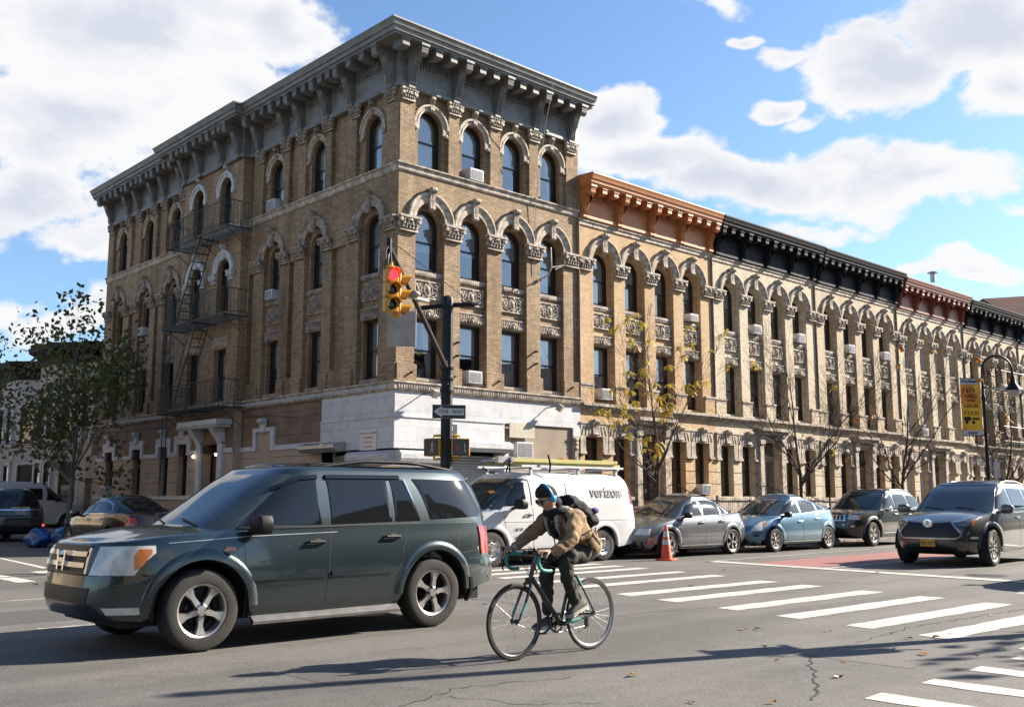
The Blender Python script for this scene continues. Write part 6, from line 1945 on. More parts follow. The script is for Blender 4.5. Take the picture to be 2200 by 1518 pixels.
# ---- brown sedan seen over the hood of the near car
pN = carpaint('brown_black_paint', (.032, .02, .015), .5, .2, .05)
C_ = dict(name='sedan', cat='car', label='dark brown sedan beside the corner building, half hidden by the hood of the near car', paint=pN, W=1.86,
    xf=[(.18, 2.3), (.32, 2.42), (.5, 2.45), (.65, 2.38), (.8, 2.2)], xr=[(.2, -2.3), (.4, -2.43), (.6, -2.45), (.8, -2.40), (1.0, -2.3)], nf=3.4, nr=4,
    zs=[(-2.4, .34), (-1.8, .24), (-1.2, .2), (1.0, .2), (1.7, .2), (2.4, .24)], zt=[(-2.4, .97), (-1.9, 1.02), (-1.2, 1.0), (0, .96), (.9, .93), (1.6, .84), (2.0, .75), (2.4, .68)],
    crown=[(-2.4, .03), (-1.5, .03), (0, .0), (.9, .06), (1.5, .09), (2.2, .05), (2.4, .03)],
    R=.38, rw=.335, wheels=(1.45, -1.38), style='seven', tw=.22, inset=.13, ground=.17,
    gz=(.9, 1.38), gf=[(.9, 1.22), (1.0, 1.02), (1.2, .60), (1.38, .15)], gr=[(.9, -2.0), (1.02, -1.78), (1.2, -1.38), (1.38, -.82)],
    gw=[(.9, .86), (1.0, .84), (1.2, .75), (1.38, .6)], gnf=4, gnr=4, roofbow=.05,
    side_glass=[[(.74, 1.02), (-.12, 1.02), (-.12, 1.32), (0, 1.32), (.38, 1.2)], [(-.18, 1.02), (-1.02, 1.04), (-1.12, 1.1), (-.95, 1.23), (-.6, 1.32), (-.18, 1.34)]],
    windshield=[(-.74, .98), (.74, .98), (.56, 1.33), (-.56, 1.33)], backlight=[(-.72, 1.05), (.72, 1.05), (.56, 1.33), (-.56, 1.33)],
    seams=[[(-.15, .96), (-.15, .3)], [(.9, .92), (.9, .3)], [(-1.1, 1.0), (-1.0, .7)]],
    lines=[('window_trim', .009, M['chrome'], .018, [('s', .80, 1.0), ('s', -1.08, 1.02), ('s', -1.18, 1.1), ('s', -1.0, 1.24), ('s', -.6, 1.345), ('s', -.1, 1.35), ('s', .40, 1.22), ('s', .8, 1.0)], 'top', True)],
    patches=[('tail_light', .012, M['redl'], [('r', .55, .74), ('r', .84, .74), ('s', -2.1, .76), ('s', -2.1, .93), ('r', .57, .93)], 'low', True)],
    handles=[(.0, .86), (-.9, .88)], handlem=M['chrome'], mirror=(.74, 1.0, 1.02, 1.1), spin=.1, mirrorm=pN)
ac_, _, _ = make_car(C_)
place(ac_, -5.85, 4.4, radians(90), 1.0)

# ---- white passenger van in the driveway of the side street
C_ = dict(vanw); C_.update(name='passenger_van', cat='van', label='white passenger van with dark side windows behind the black car and the leafy tree', paint=pW,
    side_glass=[[(1.52, 1.32), (.92, 1.32), (.92, 1.84), (1.02, 1.86), (1.12, 1.82)], [(.75, 1.34), (-.45, 1.34), (-.45, 1.82), (.75, 1.82)], [(-.6, 1.34), (-1.6, 1.34), (-1.6, 1.8), (-.6, 1.82)], [(-1.75, 1.34), (-2.5, 1.34), (-2.45, 1.78), (-1.75, 1.8)]],
    backlight=[(-.8, 1.3), (.8, 1.3), (.76, 1.8), (-.76, 1.8)], seams=[[(.78, 1.28), (.76, .34)]], mirror=(1.32, 1.18, 1.36, 1.3), spin=.2,
    patches=[('headlight', .012, M['lamp'], [('f', .62, .72), ('f', .88, .72), ('s', 2.45, .74), ('s', 2.42, .95), ('f', .66, .97)], 'low', True)])
pv, _, _ = make_car(C_)
place(pv, -2.7, 23.6, 0, 1.0)
# ------------------------------------------------------------------ cyclist and bicycle
from mathutils import noise as mnoise
M['bk'] = mat('gloss_black_frame', (.012, .013, .015), .25, coat=.6)
M['teal'] = mat('turquoise_tape', (.05, .42, .35), .5, var=.1)
M['skin'] = mat('skin', (.68, .40, .28), .5, var=.08)
M['jacket'] = mat('tan_canvas_jacket', (.37, .235, .12), .85, var=.2, vs=9, bump=.5, bs=60)
M['fleece'] = mat('cream_fleece_lining', (.62, .56, .46), .95, var=.12, vs=40, bump=1.0, bs=90)
M['trous'] = mat('dark_olive_trousers', (.036, .034, .026), .8, var=.25, vs=10, bump=.4, bs=40)
M['beanie'] = mat('dark_brown_knit', (.035, .028, .02), .95, var=.2, vs=30, bump=1.0, bs=120, aniso=(1, 1, .3))
M['scarf'] = mat('navy_black_scarf', (.014, .015, .022), .9, var=.25, vs=12, bump=.7, bs=50)
M['blue'] = mat('bright_blue_plastic', (.05, .42, .75), .35)
M['pack'] = mat('black_nylon', (.012, .013, .02), .8, var=.3, vs=8, bump=.5, bs=18, spec=.25)
M['shoe'] = mat('grey_shoe_fabric', (.10, .095, .09), .8, var=.2, vs=20)
M['sole'] = mat('pale_sole', (.5, .47, .42), .7)

def skinned(verts, edges, sub=2, wr=0.0, seed=0, ws=14.0):
    """verts: list of (x,y,z,rx[,ry]); edges index pairs -> evaluated skin mesh"""
    me = D.meshes.new('sk')
    me.from_pydata([v[:3] for v in verts], edges, [])
    o = D.objects.new('sk', me); COL.objects.link(o)
    o.modifiers.new('s', 'SKIN')
    for i, v in enumerate(verts):
        sv = me.skin_vertices[0].data[i]
        sv.radius = (v[3], v[4] if len(v) > 4 else v[3])
        sv.use_root = (i == 0)
    o.modifiers['s'].use_smooth_shade = True
    sb = o.modifiers.new('u', 'SUBSURF'); sb.levels = sub; sb.render_levels = sub
    dg = bpy.context.evaluated_depsgraph_get()
    m2 = D.meshes.new_from_object(o.evaluated_get(dg))
    D.objects.remove(o)
    m2.materials.clear()
    if wr:
        m2.update()
        nn = [v.normal.copy() for v in m2.vertices]
        for v, n in zip(m2.vertices, nn):
            p = Vector((v.co.x * ws + seed, v.co.y * ws, v.co.z * ws * 1.3))
            d = abs(mnoise.noise(p)) * 1.6 - .35 + .5 * mnoise.noise(p * 2.3)
            v.co += n * d * wr
    return m2
def chain(pts, start=0, link_to=None):
    n = len(pts); e = [(start + i, start + i + 1) for i in range(n - 1)]
    if link_to is not None: e.insert(0, (link_to, start))
    return e
def to_mb(mb, me, mat_=0):
    mb.add([v.co.copy() for v in me.vertices], [tuple(p.vertices) for p in me.polygons], mat_)
    D.meshes.remove(me)

BX, BY = -9.76, -16.45
bike = thing('bicycle', 'black and turquoise drop handlebar road bicycle ridden by the person in the tan jacket', 'bicycle')
def bwheel(x, ang):
    t = MB(); r = .332
    t.lathe([(r - .022, -.011), (r - .008, -.013), (r, -.006), (r + .002, 0), (r, .006), (r - .008, .013), (r - .022, .011)], ax='y', n=56)
    e = t.build('wheel', M['tyre'], bike, 60, (x, 0, r + .003)); e.rotation_euler = (0, ang, 0)
    m = MB(); m.lathe([(r - .022, -.010), (r - .045, -.009), (r - .05, 0), (r - .045, .009), (r - .022, .010)], ax='y', n=56); m.build('rim', mat('bicycle_rim_%d' % int(x), (.05, .05, .055) if x > .5 else (.3, .3, .3), .3, metal=.7), e, 60)
    s = MB()
    for i in range(24):
        a = 2 * pi * i / 24; b = a + (.35 if i % 2 else -.35); sd = .028 if i % 4 < 2 else -.028
        s.tube([(.018 * cos(b), sd, .018 * sin(b)), ((r - .045) * cos(a), 0, (r - .045) * sin(a))], .0013, 4, caps=False)
    s.build('spokes', M['steel'], e)
    s = MB(); s.tube([(0, -.045, 0), (0, .045, 0)], .016, 10); s.tube([(0, -.03, 0), (0, -.026, 0)], .026, 10); s.tube([(0, .026, 0), (0, .03, 0)], .026, 10); s.build('hub', M['bk'], e, 40)
    return e
bwheel(0, .1); bwheel(.99, .4)
H_ = .335
fr = MB()
BBp, ST, HT, HB = (.41, 0, .275), (.25, 0, .76), (.745, 0, .855), (.785, 0, .715)
fr.tube([BBp, HB], [.024, .022], 10); fr.tube([ST, (.5, 0, .80), HT], [.016, .015, .017], 10); fr.tube([BBp, ST], .016, 10); fr.tube([HT, HB], .021, 12)
for s in (-1, 1):
    fr.tube([(BBp[0], s * .02, BBp[2]), (.3, s * .05, .285), (0, s * .062, H_)], [.011, .011, .009], 8)
    fr.tube([(ST[0], s * .012, ST[2] - .03), (.14, s * .04, .57), (0, s * .06, H_)], [.009, .009, .008], 8)
fo = fr.build('frame', M['bk'], bike, 60)
fr = MB()
for s in (-1, 1):
    fr.tube([(.38, s * .034, .279), (.2, s * .060, .303)], .0135, 8); fr.tube([(.215, s * .026, .70), (.16, s * .0385, .60)], .0105, 8)
fr.build('turquoise_accent', M['teal'], fo, 60)
fr = MB()
fr.tube([HB, (.8, 0, .675)], .022, 10)
for s in (-1, 1): fr.tube([(.80, s * .01, .685), (.835, s * .045, .64), (.9, s * .052, .5), (.99, s * .05, H_)], [.018, .015, .012, .009], 8)
fk = fr.build('fork', M['bk'], bike, 60)
fr = MB()
for s in (-1, 1): fr.tube([(.905, s * .054, .49), (.955, s * .052, .4)], .0125, 8)
fr.build('turquoise_accent', M['teal'], fk, 60)
fr = MB(); fr.tube([(.742, 0, .86), (.73, 0, .905), (.80, 0, .915)], .017, 8); fr.tube([(.80, -.11, .915), (.80, .11, .915)], .0145, 8)
fr.box(.79, .86, -.03, .03, .925, .95); fr.tube([(.70, -.0, .93), (.75, .0, .94)], .02, 8)
fr.build('stem', M['bk'], bike, 50)
for s in (-1, 1):
    fr = MB()
    fr.tube([(.80, s * .10, .915), (.80, s * .19, .915), (.82, s * .208, .915), (.87, s * .21, .912), (.895, s * .21, .89), (.90, s * .212, .85), (.885, s * .215, .81), (.85, s * .215, .785), (.80, s * .215, .775), (.74, s * .215, .775)], .0165, 8)
    fr.build('handlebar', M['teal'], bike, 60)
    fr = MB()
    fr.tube([(.855, s * .21, .915), (.91, s * .21, .93), (.94, s * .208, .965), (.945, s * .208, .985)], [.018, .02, .02, .012], 8)
    fr.tube([(.925, s * .21, .93), (.95, s * .212, .88), (.94, s * .216, .80), (.925, s * .22, .77)], [.01, .009, .009, .006], 6)
    fr.build('brake_lever', M['bk'], bike, 50)
fr = MB()
for s in (-1, 1): fr.tube([(.92, s * .2, .95), (.93, s * .13, .99), (.89, s * .05, .9), (.84, s * .01, .78), (.79, s * .02, .72)], .0035, 5)
fr.build('brake_cable', M['bk'], bike)
fr = MB()
fr.tube([ST, (.225, 0, .86)], .014, 8)
V = []
for x, w, z in ((.06, .068, .885), (.10, .075, .89), (.17, .06, .882), (.24, .03, .88), (.32, .02, .885), (.35, .012, .88)):
    for k in range(8):
        a = 2 * pi * k / 8; V.append((x, w * cos(a), z + .022 * sin(a)))
fr.add(V, [(i * 8 + k, i * 8 + (k + 1) % 8, i * 8 + 8 + (k + 1) % 8, i * 8 + 8 + k) for i in range(5) for k in range(8)] + [tuple(range(8)), tuple(range(47, 39, -1))])
fr.build('saddle', M['bk'], bike, 60)
fr = MB()
fr.lathe([(.088, -.052), (.093, -.05), (.088, -.047), (.072, -.047), (.072, -.052), (.088, -.052)], (BBp[0], 0, BBp[2]), 'y', 32)
for i in range(5):
    a = i * 2 * pi / 5; fr.tube([(BBp[0], -.05, BBp[2]), (BBp[0] + .08 * cos(a), -.05, BBp[2] + .08 * sin(a))], .007, 5)
pn, pf = Vector((-.145, .095, .085)), Vector((.145, -.095, -.085))
for p in (pn, pf):
    sy = 1 if p.y > 0 else -1
    fr.tube([(BBp[0], sy * .055, BBp[2]), (BBp[0] + p.x, sy * .07, BBp[2] + p.z)], [.014, .011], 8)
    fr.box(BBp[0] + p.x - .045, BBp[0] + p.x + .045, min(sy * .07, sy * .15), max(sy * .07, sy * .15), BBp[2] + p.z - .01, BBp[2] + p.z + .012)
fr.tube([(BBp[0], -.06, BBp[2]), (BBp[0], .06, BBp[2])], .022, 10)
fr.build('crankset', M['bk'], bike, 40)
fr = MB()
fr.tube([(BBp[0] - .02, -.05, BBp[2] + .09), (0, -.05, H_ + .03)], .004, 5); fr.tube([(BBp[0] - .02, -.05, BBp[2] - .09), (.03, -.05, H_ - .12), (-.02, -.05, H_ - .09), (.015, -.05, H_ - .04)], .004, 5)
fr.build('chain', M['steel'], bike)
fr = MB(); fr.lathe([(.02, -.052), (.045, -.05), (.05, -.045), (.035, -.035), (.02, -.03)], (0, 0, H_), 'y', 20); fr.box(-.02, .02, -.065, -.045, H_ - .13, H_ - .03)
fr.lathe([(.0, -.056), (.022, -.054), (.022, -.048), (0, -.046)], (.02, 0, H_ - .125), 'y', 14)
fr.build('derailleur', M['bk'], bike, 40)
for x, z in ((.27, .69), (.80, .69)):
    fr = MB(); fr.box(x - .02, x + .03, -.03, .03, z - .04, z + .02); fr.build('brake', M['bk'], bike)
bike.location = (BX, BY, 0); bike.rotation_euler = (0, 0, pi)

per = thing('person', 'person in tan jacket, dark beanie and sunglasses leaning forward while riding a road bicycle', 'person')
# --- body (head, neck, torso, arms, hands, legs)
body = MB()
NK = Vector((.47, 0, 1.27)); HC = Vector((.575, 0.0, 1.415))
V = [(.10, 0, .95, .12, .10), (.19, 0, 1.04, .10, .09), (.30, 0, 1.13, .11, .09), (.39, 0, 1.18, .09, .06), (.47, 0, 1.26, .055), (.53, 0, 1.33, .055), (.56, 0, 1.37, .055)]
E_ = chain(V)
def limb(pts, to):
    s = len(V); V.extend(pts); E_.extend(chain(pts, s, to))
limb([(.40, .15, 1.19, .042), (.52, .25, 1.01, .042), (.64, .23, .96, .036), (.745, .213, .935, .026)], 3)
limb([(.40, -.15, 1.19, .042), (.62, -.26, 1.03, .042), (.74, -.235, .985, .036), (.80, -.213, .955, .026)], 3)
limb([(.12, .09, .92, .09), (.30, .115, .895, .075), (.47, .115, .865, .058), (.42, .11, .70, .048), (.32, .10, .50, .035), (.29, .10, .42, .035)], 0)
limb([(.12, -.09, .92, .09), (.28, -.115, .875, .075), (.44, -.115, .82, .058), (.46, -.11, .64, .048), (.46, -.105, .40, .035), (.47, -.105, .33, .03)], 0)
to_mb(body, skinned(V, E_, 2))
# head
def head_mesh():
    mb = MB(); n, m = 44, 34; v = []
    for j in range(m + 1):
        ph = pi * j / m
        for i in range(n):
            th = 2 * pi * i / n
            d = Vector((sin(ph) * cos(th), sin(ph) * sin(th), -cos(ph)))      # x forward
            p = Vector((d.x * .098, d.y * .077, d.z * .118))
            fx = max(0, d.x)
            g = lambda y0, z0, sy, sz: math.exp(-((d.y - y0) / sy) ** 2 - ((d.z - z0) / sz) ** 2) if d.x > 0 else 0
            if d.z < 0: p.y *= 1 - .24 * (d.z ** 2); p.x *= 1 - .10 * abs(d.z) * (1 if d.x > 0 else 1.4)
            p.x += .030 * g(0, -.22, .11, .12) + .014 * g(0, -.05, .08, .17)     # nose
            p.x += .010 * g(0, .22, .5, .09) - .014 * g(.30, .04, .16, .11) - .014 * g(-.30, .04, .16, .11)
            p.x += .010 * g(0, -.50, .26, .055) - .007 * g(0, -.41, .2, .03) + .009 * g(0, -.60, .22, .05) - .006 * g(0, -.555, .24, .02)  # lips
            p.x += .016 * g(0, -.84, .25, .14)                                   # chin
            q = g(.5, -.25, .22, .2) + g(-.5, -.25, .22, .2); p += Vector((.006, .004 * (1 if d.y > 0 else -1), 0)) * q
            v.append(p)
    f = [(j * n + i, j * n + (i + 1) % n, (j + 1) * n + (i + 1) % n, (j + 1) * n + i) for j in range(m) for i in range(n)]
    mb.add(v, f)
    for s in (-1, 1):
        mb.ball((-.004, s * .078, -.01), (.018, .010, .032), 10, 8)
    return mb
HR = Matrix.Translation(HC) @ Matrix.Rotation(radians(-8), 4, 'Z') @ Matrix.Rotation(radians(24), 4, 'Y') @ Matrix.Scale(.94, 4)
hm = head_mesh(); body.T = HR; body.add(hm.v, hm.f); body.T = None
# hands
def hand(s, wr, knuck, palmdir, curl):
    """wrist position, knuckle centre; fingers wrap down over the hood"""
    wr = Vector(wr); kn = Vector(knuck)
    f = (kn - wr).normalized(); up = Vector((0, 0, 1)); side = f.cross(up).normalized() * -s   # towards thumb (inner side)
    vv = [(*wr, .026, .022), (*wr.lerp(kn, .45), .034, .020), (*wr.lerp(kn, .85), .038, .018)]
    to_mb(body, skinned(vv, chain(vv), 2))
    for k in range(4):
        L_ = (.085, .095, .09, .072)[k]
        b = kn - f * .012 + side * (.030 - .020 * k) + Vector((0, 0, .004))
        d1 = (f * .8 - up * .3 - side * .15).normalized(); d2 = (f * .25 - up * 1.0 - side * .1).normalized(); d3 = (-f * .45 - up * .9 + side * .1).normalized()
        p1 = b + d1 * L_ * .42; p2 = p1 + d2 * L_ * .34; p3 = p2 + d3 * L_ * .26
        fv = [(*(b - f * .02), .0095), (*b, .0095), (*p1, .0085), (*p2, .008), (*p3, .0068)]
        to_mb(body, skinned(fv, chain(fv), 2))
    tb = wr.lerp(kn, .3) + side * .028
    t1 = tb + (f * .6 + side * .35 - up * .35).normalized() * .036; t2 = t1 + (f * .55 - up * .75).normalized() * .03; t3 = t2 + (f * .3 - up * .9 - side * .2).normalized() * .022
    fv = [(*(tb - f * .015), .012), (*tb, .012), (*t1, .0105), (*t2, .009), (*t3, .0075)]
    to_mb(body, skinned(fv, chain(fv), 2))
hand(1, (.765, .212, .945), (.855, .21, .95), 0, 0)
hand(-1, (.82, -.213, .963), (.905, -.21, .968), 0, 0)
body.build('body', M['skin'], per, 180, fix=False)
# --- trousers
V = [(.09, 0, .93, .155, .13), (.14, .095, .91, .112, .11), (.30, .118, .892, .098), (.47, .118, .868, .078), (.445, .115, .74, .072), (.37, .105, .58, .062), (.305, .10, .445, .052),
     (.14, -.095, .91, .112, .11), (.29, -.118, .875, .098), (.45, -.118, .815, .078), (.475, -.112, .68, .07), (.47, -.108, .52, .06), (.475, -.105, .33, .048), (.03, 0, .925, .12, .09), (-.01, 0, .92, .05, .04)]
E_ = [(0, 1), (1, 2), (2, 3), (3, 4), (4, 5), (5, 6), (0, 7), (7, 8), (8, 9), (9, 10), (10, 11), (11, 12), (0, 13), (13, 14)]
m_ = skinned(V, E_, 3, .014, 3, 11); m_.materials.append(M['trous']); link('trousers', m_, per)
# --- shoes
for s, a, ang, x, z in ((1, 0, -.30, .275, .385), (-1, 0, -.05, .50, .235)):
    y = s * .105
    T = Matrix.Translation((x, y, z)) @ Matrix.Rotation(-ang * 1.0, 4, 'Y')
    sh = MB(T); V = []
    for xx, w, h in ((-.105, .022, .045), (-.09, .036, .085), (-.04, .042, .10), (.02, .042, .085), (.08, .046, .06), (.13, .042, .045), (.16, .022, .03)):
        for k in range(12):
            a_ = 2 * pi * k / 12; V.append((xx, w * cos(a_), max(0.012, h / 2 + h / 2 * sin(a_)) + .0))
    sh.add(V, [(i * 12 + k, i * 12 + (k + 1) % 12, i * 12 + 12 + (k + 1) % 12, i * 12 + 12 + k) for i in range(6) for k in range(12)] + [tuple(range(12)), tuple(range(83, 71, -1))])
    so = sh.build('shoe', M['shoe'], per, 60)
    sl2 = MB(T); sl2.prism([(-.11, -.03), (-.08, -.042), (.02, -.04), (.09, -.05), (.14, -.042), (.168, -.015), (.168, .015), (.14, .042), (.09, .05), (.02, .04), (-.08, .042), (-.11, .03)], -.008, .022, axis='z')
    sl2.build('sole', M['sole'], so, 50)
    for q in range(3): sl2 = None
# --- jacket
V = [(.09, 0, 1.0, .165, .14), (.16, 0, 1.045, .17, .15), (.27, 0, 1.13, .185, .165), (.37, 0, 1.205, .18, .16), (.44, 0, 1.25, .15, .135),
     (.40, .165, 1.215, .098), (.47, .235, 1.09, .072), (.525, .255, 1.01, .066), (.63, .235, .972, .056), (.735, .214, .943, .047),
     (.40, -.165, 1.215, .098), (.52, -.235, 1.11, .072), (.62, -.262, 1.035, .064), (.72, -.24, .995, .055), (.79, -.216, .962, .046)]
E_ = [(0, 1), (1, 2), (2, 3), (3, 4), (3, 5), (5, 6), (6, 7), (7, 8), (8, 9), (3, 10), (10, 11), (11, 12), (12, 13), (13, 14)]
m_ = skinned(V, E_, 3, .02, 0, 9); m_.materials.append(M['jacket']); jk = link('jacket', m_, per)
# hem: belt of fabric flaring over the saddle, with fleece edge
def loop_band(c, ax, rx, ry, h, th, n=28, wob=.0, seed=0):
    """oval band around axis ax at c"""
    ax = Vector(ax).normalized(); s = Vector((0, 1, 0)); u = ax.cross(s).normalized()
    mb = MB(); v = []
    for i in range(n):
        a = 2 * pi * i / n; w = 1 + wob * mnoise.noise(Vector((cos(a) * 2 + seed, sin(a) * 2, seed)))
        for k, (dr, dh) in enumerate(((0, 0), (th, h * .1), (th, h * .9), (0, h))):
            v.append(Vector(c) + s * (rx + dr) * w * cos(a) + u * (ry + dr) * w * sin(a) + ax * dh)
    mb.add(v, [(i * 4 + k, ((i + 1) % n) * 4 + k, ((i + 1) % n) * 4 + (k + 1) % 4, i * 4 + (k + 1) % 4) for i in range(n) for k in range(4)])
    return mb
hemv = MB(); n = 30; rows = [(.17, 0, 1.05, .17, .150), (.125, 0, 1.005, .18, .155), (.085, 0, .955, .185, .16), (.06, 0, .92, .175, .155)]
v = []
for (x, y, z, ry_, rx_) in rows:
    for i in range(n):
        a = 2 * pi * i / n
        p = Vector((x, y, z)) + Vector((.72, 0, -.70)).normalized() * (rx_ * cos(a)) * -1 + Vector((0, 1, 0)) * ry_ * sin(a)
        p += Vector((.5, 0, .2)) * .03 * mnoise.noise(p * 9)
        v.append(p)
hemv.add(v, [(k * n + i, k * n + (i + 1) % n, (k + 1) * n + (i + 1) % n, (k + 1) * n + i) for k in range(3) for i in range(n)])
hemv.build('jacket_skirt', M['jacket'], jk, 180)
fe = MB(); fe.tube(v[3 * n:], .016, 7, closed=True); fe.build('hem_lining', M['fleece'], jk, 180)
# belt seam and pocket flap
bt_ = MB(); bt_.tube([p for p in [Vector((.13, .19 * sin(a), 1.0)) + Vector((.72, 0, -.70)).normalized() * -.172 * cos(a) for a in [2 * pi * k / 30 for k in range(30)]]], .008, 5, closed=True)
bt_.build('belt', M['jacket'], jk, 180)
pk = MB(); pk.T = Matrix.Translation((.16, .205, 1.0)) @ Matrix.Rotation(radians(-40), 4, 'Y') @ Matrix.Rotation(radians(8), 4, 'X'); pk.bbox(-.07, .07, -.012, .012, -.05, .07, .012); pk.bbox(-.075, .075, -.004, .018, .03, .08, .01); pk.build('pocket', M['jacket'], jk, 60)
# fleece collar and lapels
fl_ = MB()
V = [(.36, .125, 1.285, .026), (.43, .115, 1.325, .03), (.49, .075, 1.31, .032), (.525, .055, 1.24, .035, .02), (.50, .06, 1.15, .032, .02), (.45, .055, 1.07, .02, .012)]
to_mb(fl_, skinned(V, chain(V), 2, .006, 1, 30)); V = [(a, -b, *c) for a, b, *c in V]; to_mb(fl_, skinned(V, chain(V), 2, .006, 2, 30))
V = [(.36, .125, 1.285, .026), (.33, .05, 1.31, .03), (.33, -.05, 1.31, .03), (.36, -.125, 1.285, .026)]; to_mb(fl_, skinned(V, chain(V), 2, .006, 4, 30))
fl_.build('fleece_collar', M['fleece'], jk, 180, fix=False)
# dark top between the lapels with white print
tp = MB(); V = [(.47, 0, 1.27, .07, .085), (.50, 0, 1.20, .05, .08), (.47, 0, 1.12, .045, .075), (.41, 0, 1.05, .04, .07)]
to_mb(tp, skinned(V, chain(V), 2, .004, 6, 20)); sc_t = tp.build('shirt', M['scarf'], per, 180, fix=False)
pm = MB()
for q in range(3):
    pm.T = Matrix.Translation((.545 - q * .022, .0, 1.205 - q * .033)) @ Matrix.Rotation(radians(-35), 4, 'Y')
    for yy in (-.03, 0, .03): pm.box(0, .004, yy - .011, yy + .011, -.004, .003); pm.box(0, .004, yy - .002, yy + .003, -.012, .012)
pm.T = None
pm.build('print', M['sole'], sc_t)
sf = MB()
V = [(.40, 0, 1.30, .05), (.43, .07, 1.315, .045), (.50, .085, 1.30, .045), (.55, .04, 1.275, .042), (.55, -.04, 1.275, .042), (.50, -.085, 1.30, .045), (.43, -.07, 1.315, .045)]
to_mb(sf, skinned(V, chain(V) + [(6, 0)], 2, .012, 8, 22))
V = [(.44, .0, 1.34, .07, .085), (.48, 0, 1.38, .065, .08), (.455, 0, 1.44, .04, .05)]; to_mb(sf, skinned(V, chain(V), 2, .01, 9, 22))
sf.build('scarf', M['scarf'], per, 180, fix=False)
# beanie on the head
bn = MB(HR); n, m = 30, 12; v = []
for j in range(m + 1):
    ph = (pi / 2 - .28) * (1 - j / m) + 0; ph = radians(100) * (1 - j / m)
    for i in range(n):
        th = 2 * pi * i / n
        tilt = .028 * cos(th)
        r_ = 1.0 + (.012 if j < 3 else 0)
        p = Vector((.112 * sin(ph) * cos(th) * r_ - .006, .092 * sin(ph) * sin(th) * r_, .135 * cos(ph) + (.028 + tilt) * (1 - j / m) * 1.2 + .008))
        v.append(p)
bn.add(v, [(j * n + i, j * n + (i + 1) % n, (j + 1) * n + (i + 1) % n, (j + 1) * n + i) for j in range(m) for i in range(n)])
bn.build('beanie', M['beanie'], per, 180)
sg = MB(HR)
for s in (-1, 1):
    sg.lathe([(0, .004), (.026, .003), (.0285, 0), (.026, -.003), (0, -.002)], (.103, s * .034, .006), 'x', 18)
    sg.tube([(.103, s * .060, .012), (.07, s * .080, .012), (0, s * .084, .008)], .0028, 5)
sg.tube([(.106, -.009, .010), (.110, 0, .013), (.106, .009, .010)], .0025, 5)
sg.build('sunglasses', M['cglass'], per, 50)
hp = MB(HR)
hp.tube([(-.005 - .0 * sin(a), .098 * cos(a), .022 + .132 * sin(a)) for a in [pi * k / 16 for k in range(17)]], .009, 8, flat=1.6)
for s in (-1, 1): hp.lathe([(0, s * .030), (.030, s * .028), (.036, s * .02), (.036, s * .006), (.03, 0), (0, 0)], (-.004, s * .083, -.004), 'y', 22)
hpo = tag(hp.build('headphones', M['blue'], None, 60), 'bright blue over ear headphones worn over the dark beanie', 'headphones')
# backpack
bp = MB()
V = [(.40, 0, 1.40, .07, .06), (.33, 0, 1.385, .115, .075), (.22, 0, 1.33, .14, .10), (.09, 0, 1.25, .14, .10), (.0, 0, 1.18, .11, .08), (-.03, 0, 1.15, .07, .06)]
m_ = skinned(V, chain(V), 3, .03, 5, 8)
to_mb(bp, m_)
bpo = thing('backpack', 'black nylon backpack worn on the back of the cycling person', 'backpack')
bp.build('main_pouch', M['pack'], bpo, 180, fix=False)
st = MB()
for s in (-1, 1): st.tube([(.33, s * .10, 1.36), (.42, s * .125, 1.33), (.48, s * .14, 1.24), (.44, s * .16, 1.12), (.30, s * .185, 1.08), (.14, s * .15, 1.12)], .016, 7, flat=.5)
st.tube([(-.02, .06, 1.14), (.0, .09, 1.06), (-.01, .1, .98)], .006, 5)
st.build('strap', M['pack'], bpo, 60)
st = MB(); st.ball((.03, .10, 1.30), (.05, .03, .03), 10, 6); st.build('side_pocket', mat('purple_navy_cloth', (.06, .05, .25), .8), bpo, 60)
wt = MB(); wt.lathe([(.027, -.008), (.031, -.006), (.031, .006), (.027, .008)], (0, 0, 0), 'x', 14); o = wt.build('wristwatch', M['bk'], per, 50, (.79, .213, .948))
wt2 = MB(); wt2.lathe([(.027, -.008), (.032, -.006), (.032, .006), (.027, .008)], (0, 0, 0), 'x', 14); wt2.build('wristwatch', M['steel'], per, 50, (.812, -.213, .961))
cs = MB(); cs.tube([(.44, .07, 1.2), (.5, .10, 1.10), (.52, .09, 1.0), (.53, .08, .93)], .006, 5); cs.tube([(.46, -.07, 1.2), (.52, .03, 1.06), (.53, .07, .95)], .006, 5); cs.bbox(.50, .57, .045, .115, .86, .93, .01); cs.tube([(.56, .08, .895), (.60, .08, .895)], .025, 12)
cso = tag(cs.build('camera', M['bk'], None, 50), 'small black camera hanging on a strap below the chest of the cyclist', 'camera')
for o in (per, bpo, hpo, cso): o.location = (BX, BY, 0); o.rotation_euler = (0, 0, pi)
# ------------------------------------------------------------------ street furniture
# traffic signal pole
M['pole'] = mat('black_pole_paint', (.007, .008, .011), .5, var=.3, vs=5, spec=.3)
M['sigy'] = mat('signal_yellow', (.72, .36, .015), .4, var=.12, vs=4)
M['dull'] = mat('dull_aluminium', (.34, .31, .28), .5, metal=.5, var=.15)
PX, PY = -2.70, -5.62
sp_ = thing('traffic_signal_pole', 'black octagonal signal pole with diagonal arm in front of the white shopfront corner', 'signal pole', (PX, PY, .14))
mb = MB(); mb.lathe([(.24, 0), (.24, .25), (.19, .35), (.16, .9), (.135, 1.0), (.125, 5.55), (.14, 5.56), (.14, 5.75), (.1, 5.82), (0, 5.86)], n=8)
for z in (3.62, 3.9, 4.15): mb.lathe([(.15, z), (.155, z + .02), (.155, z + .08), (.15, z + .1)], n=12)
mb.build('pole', M['pole'], sp_, 30)
mb = MB()
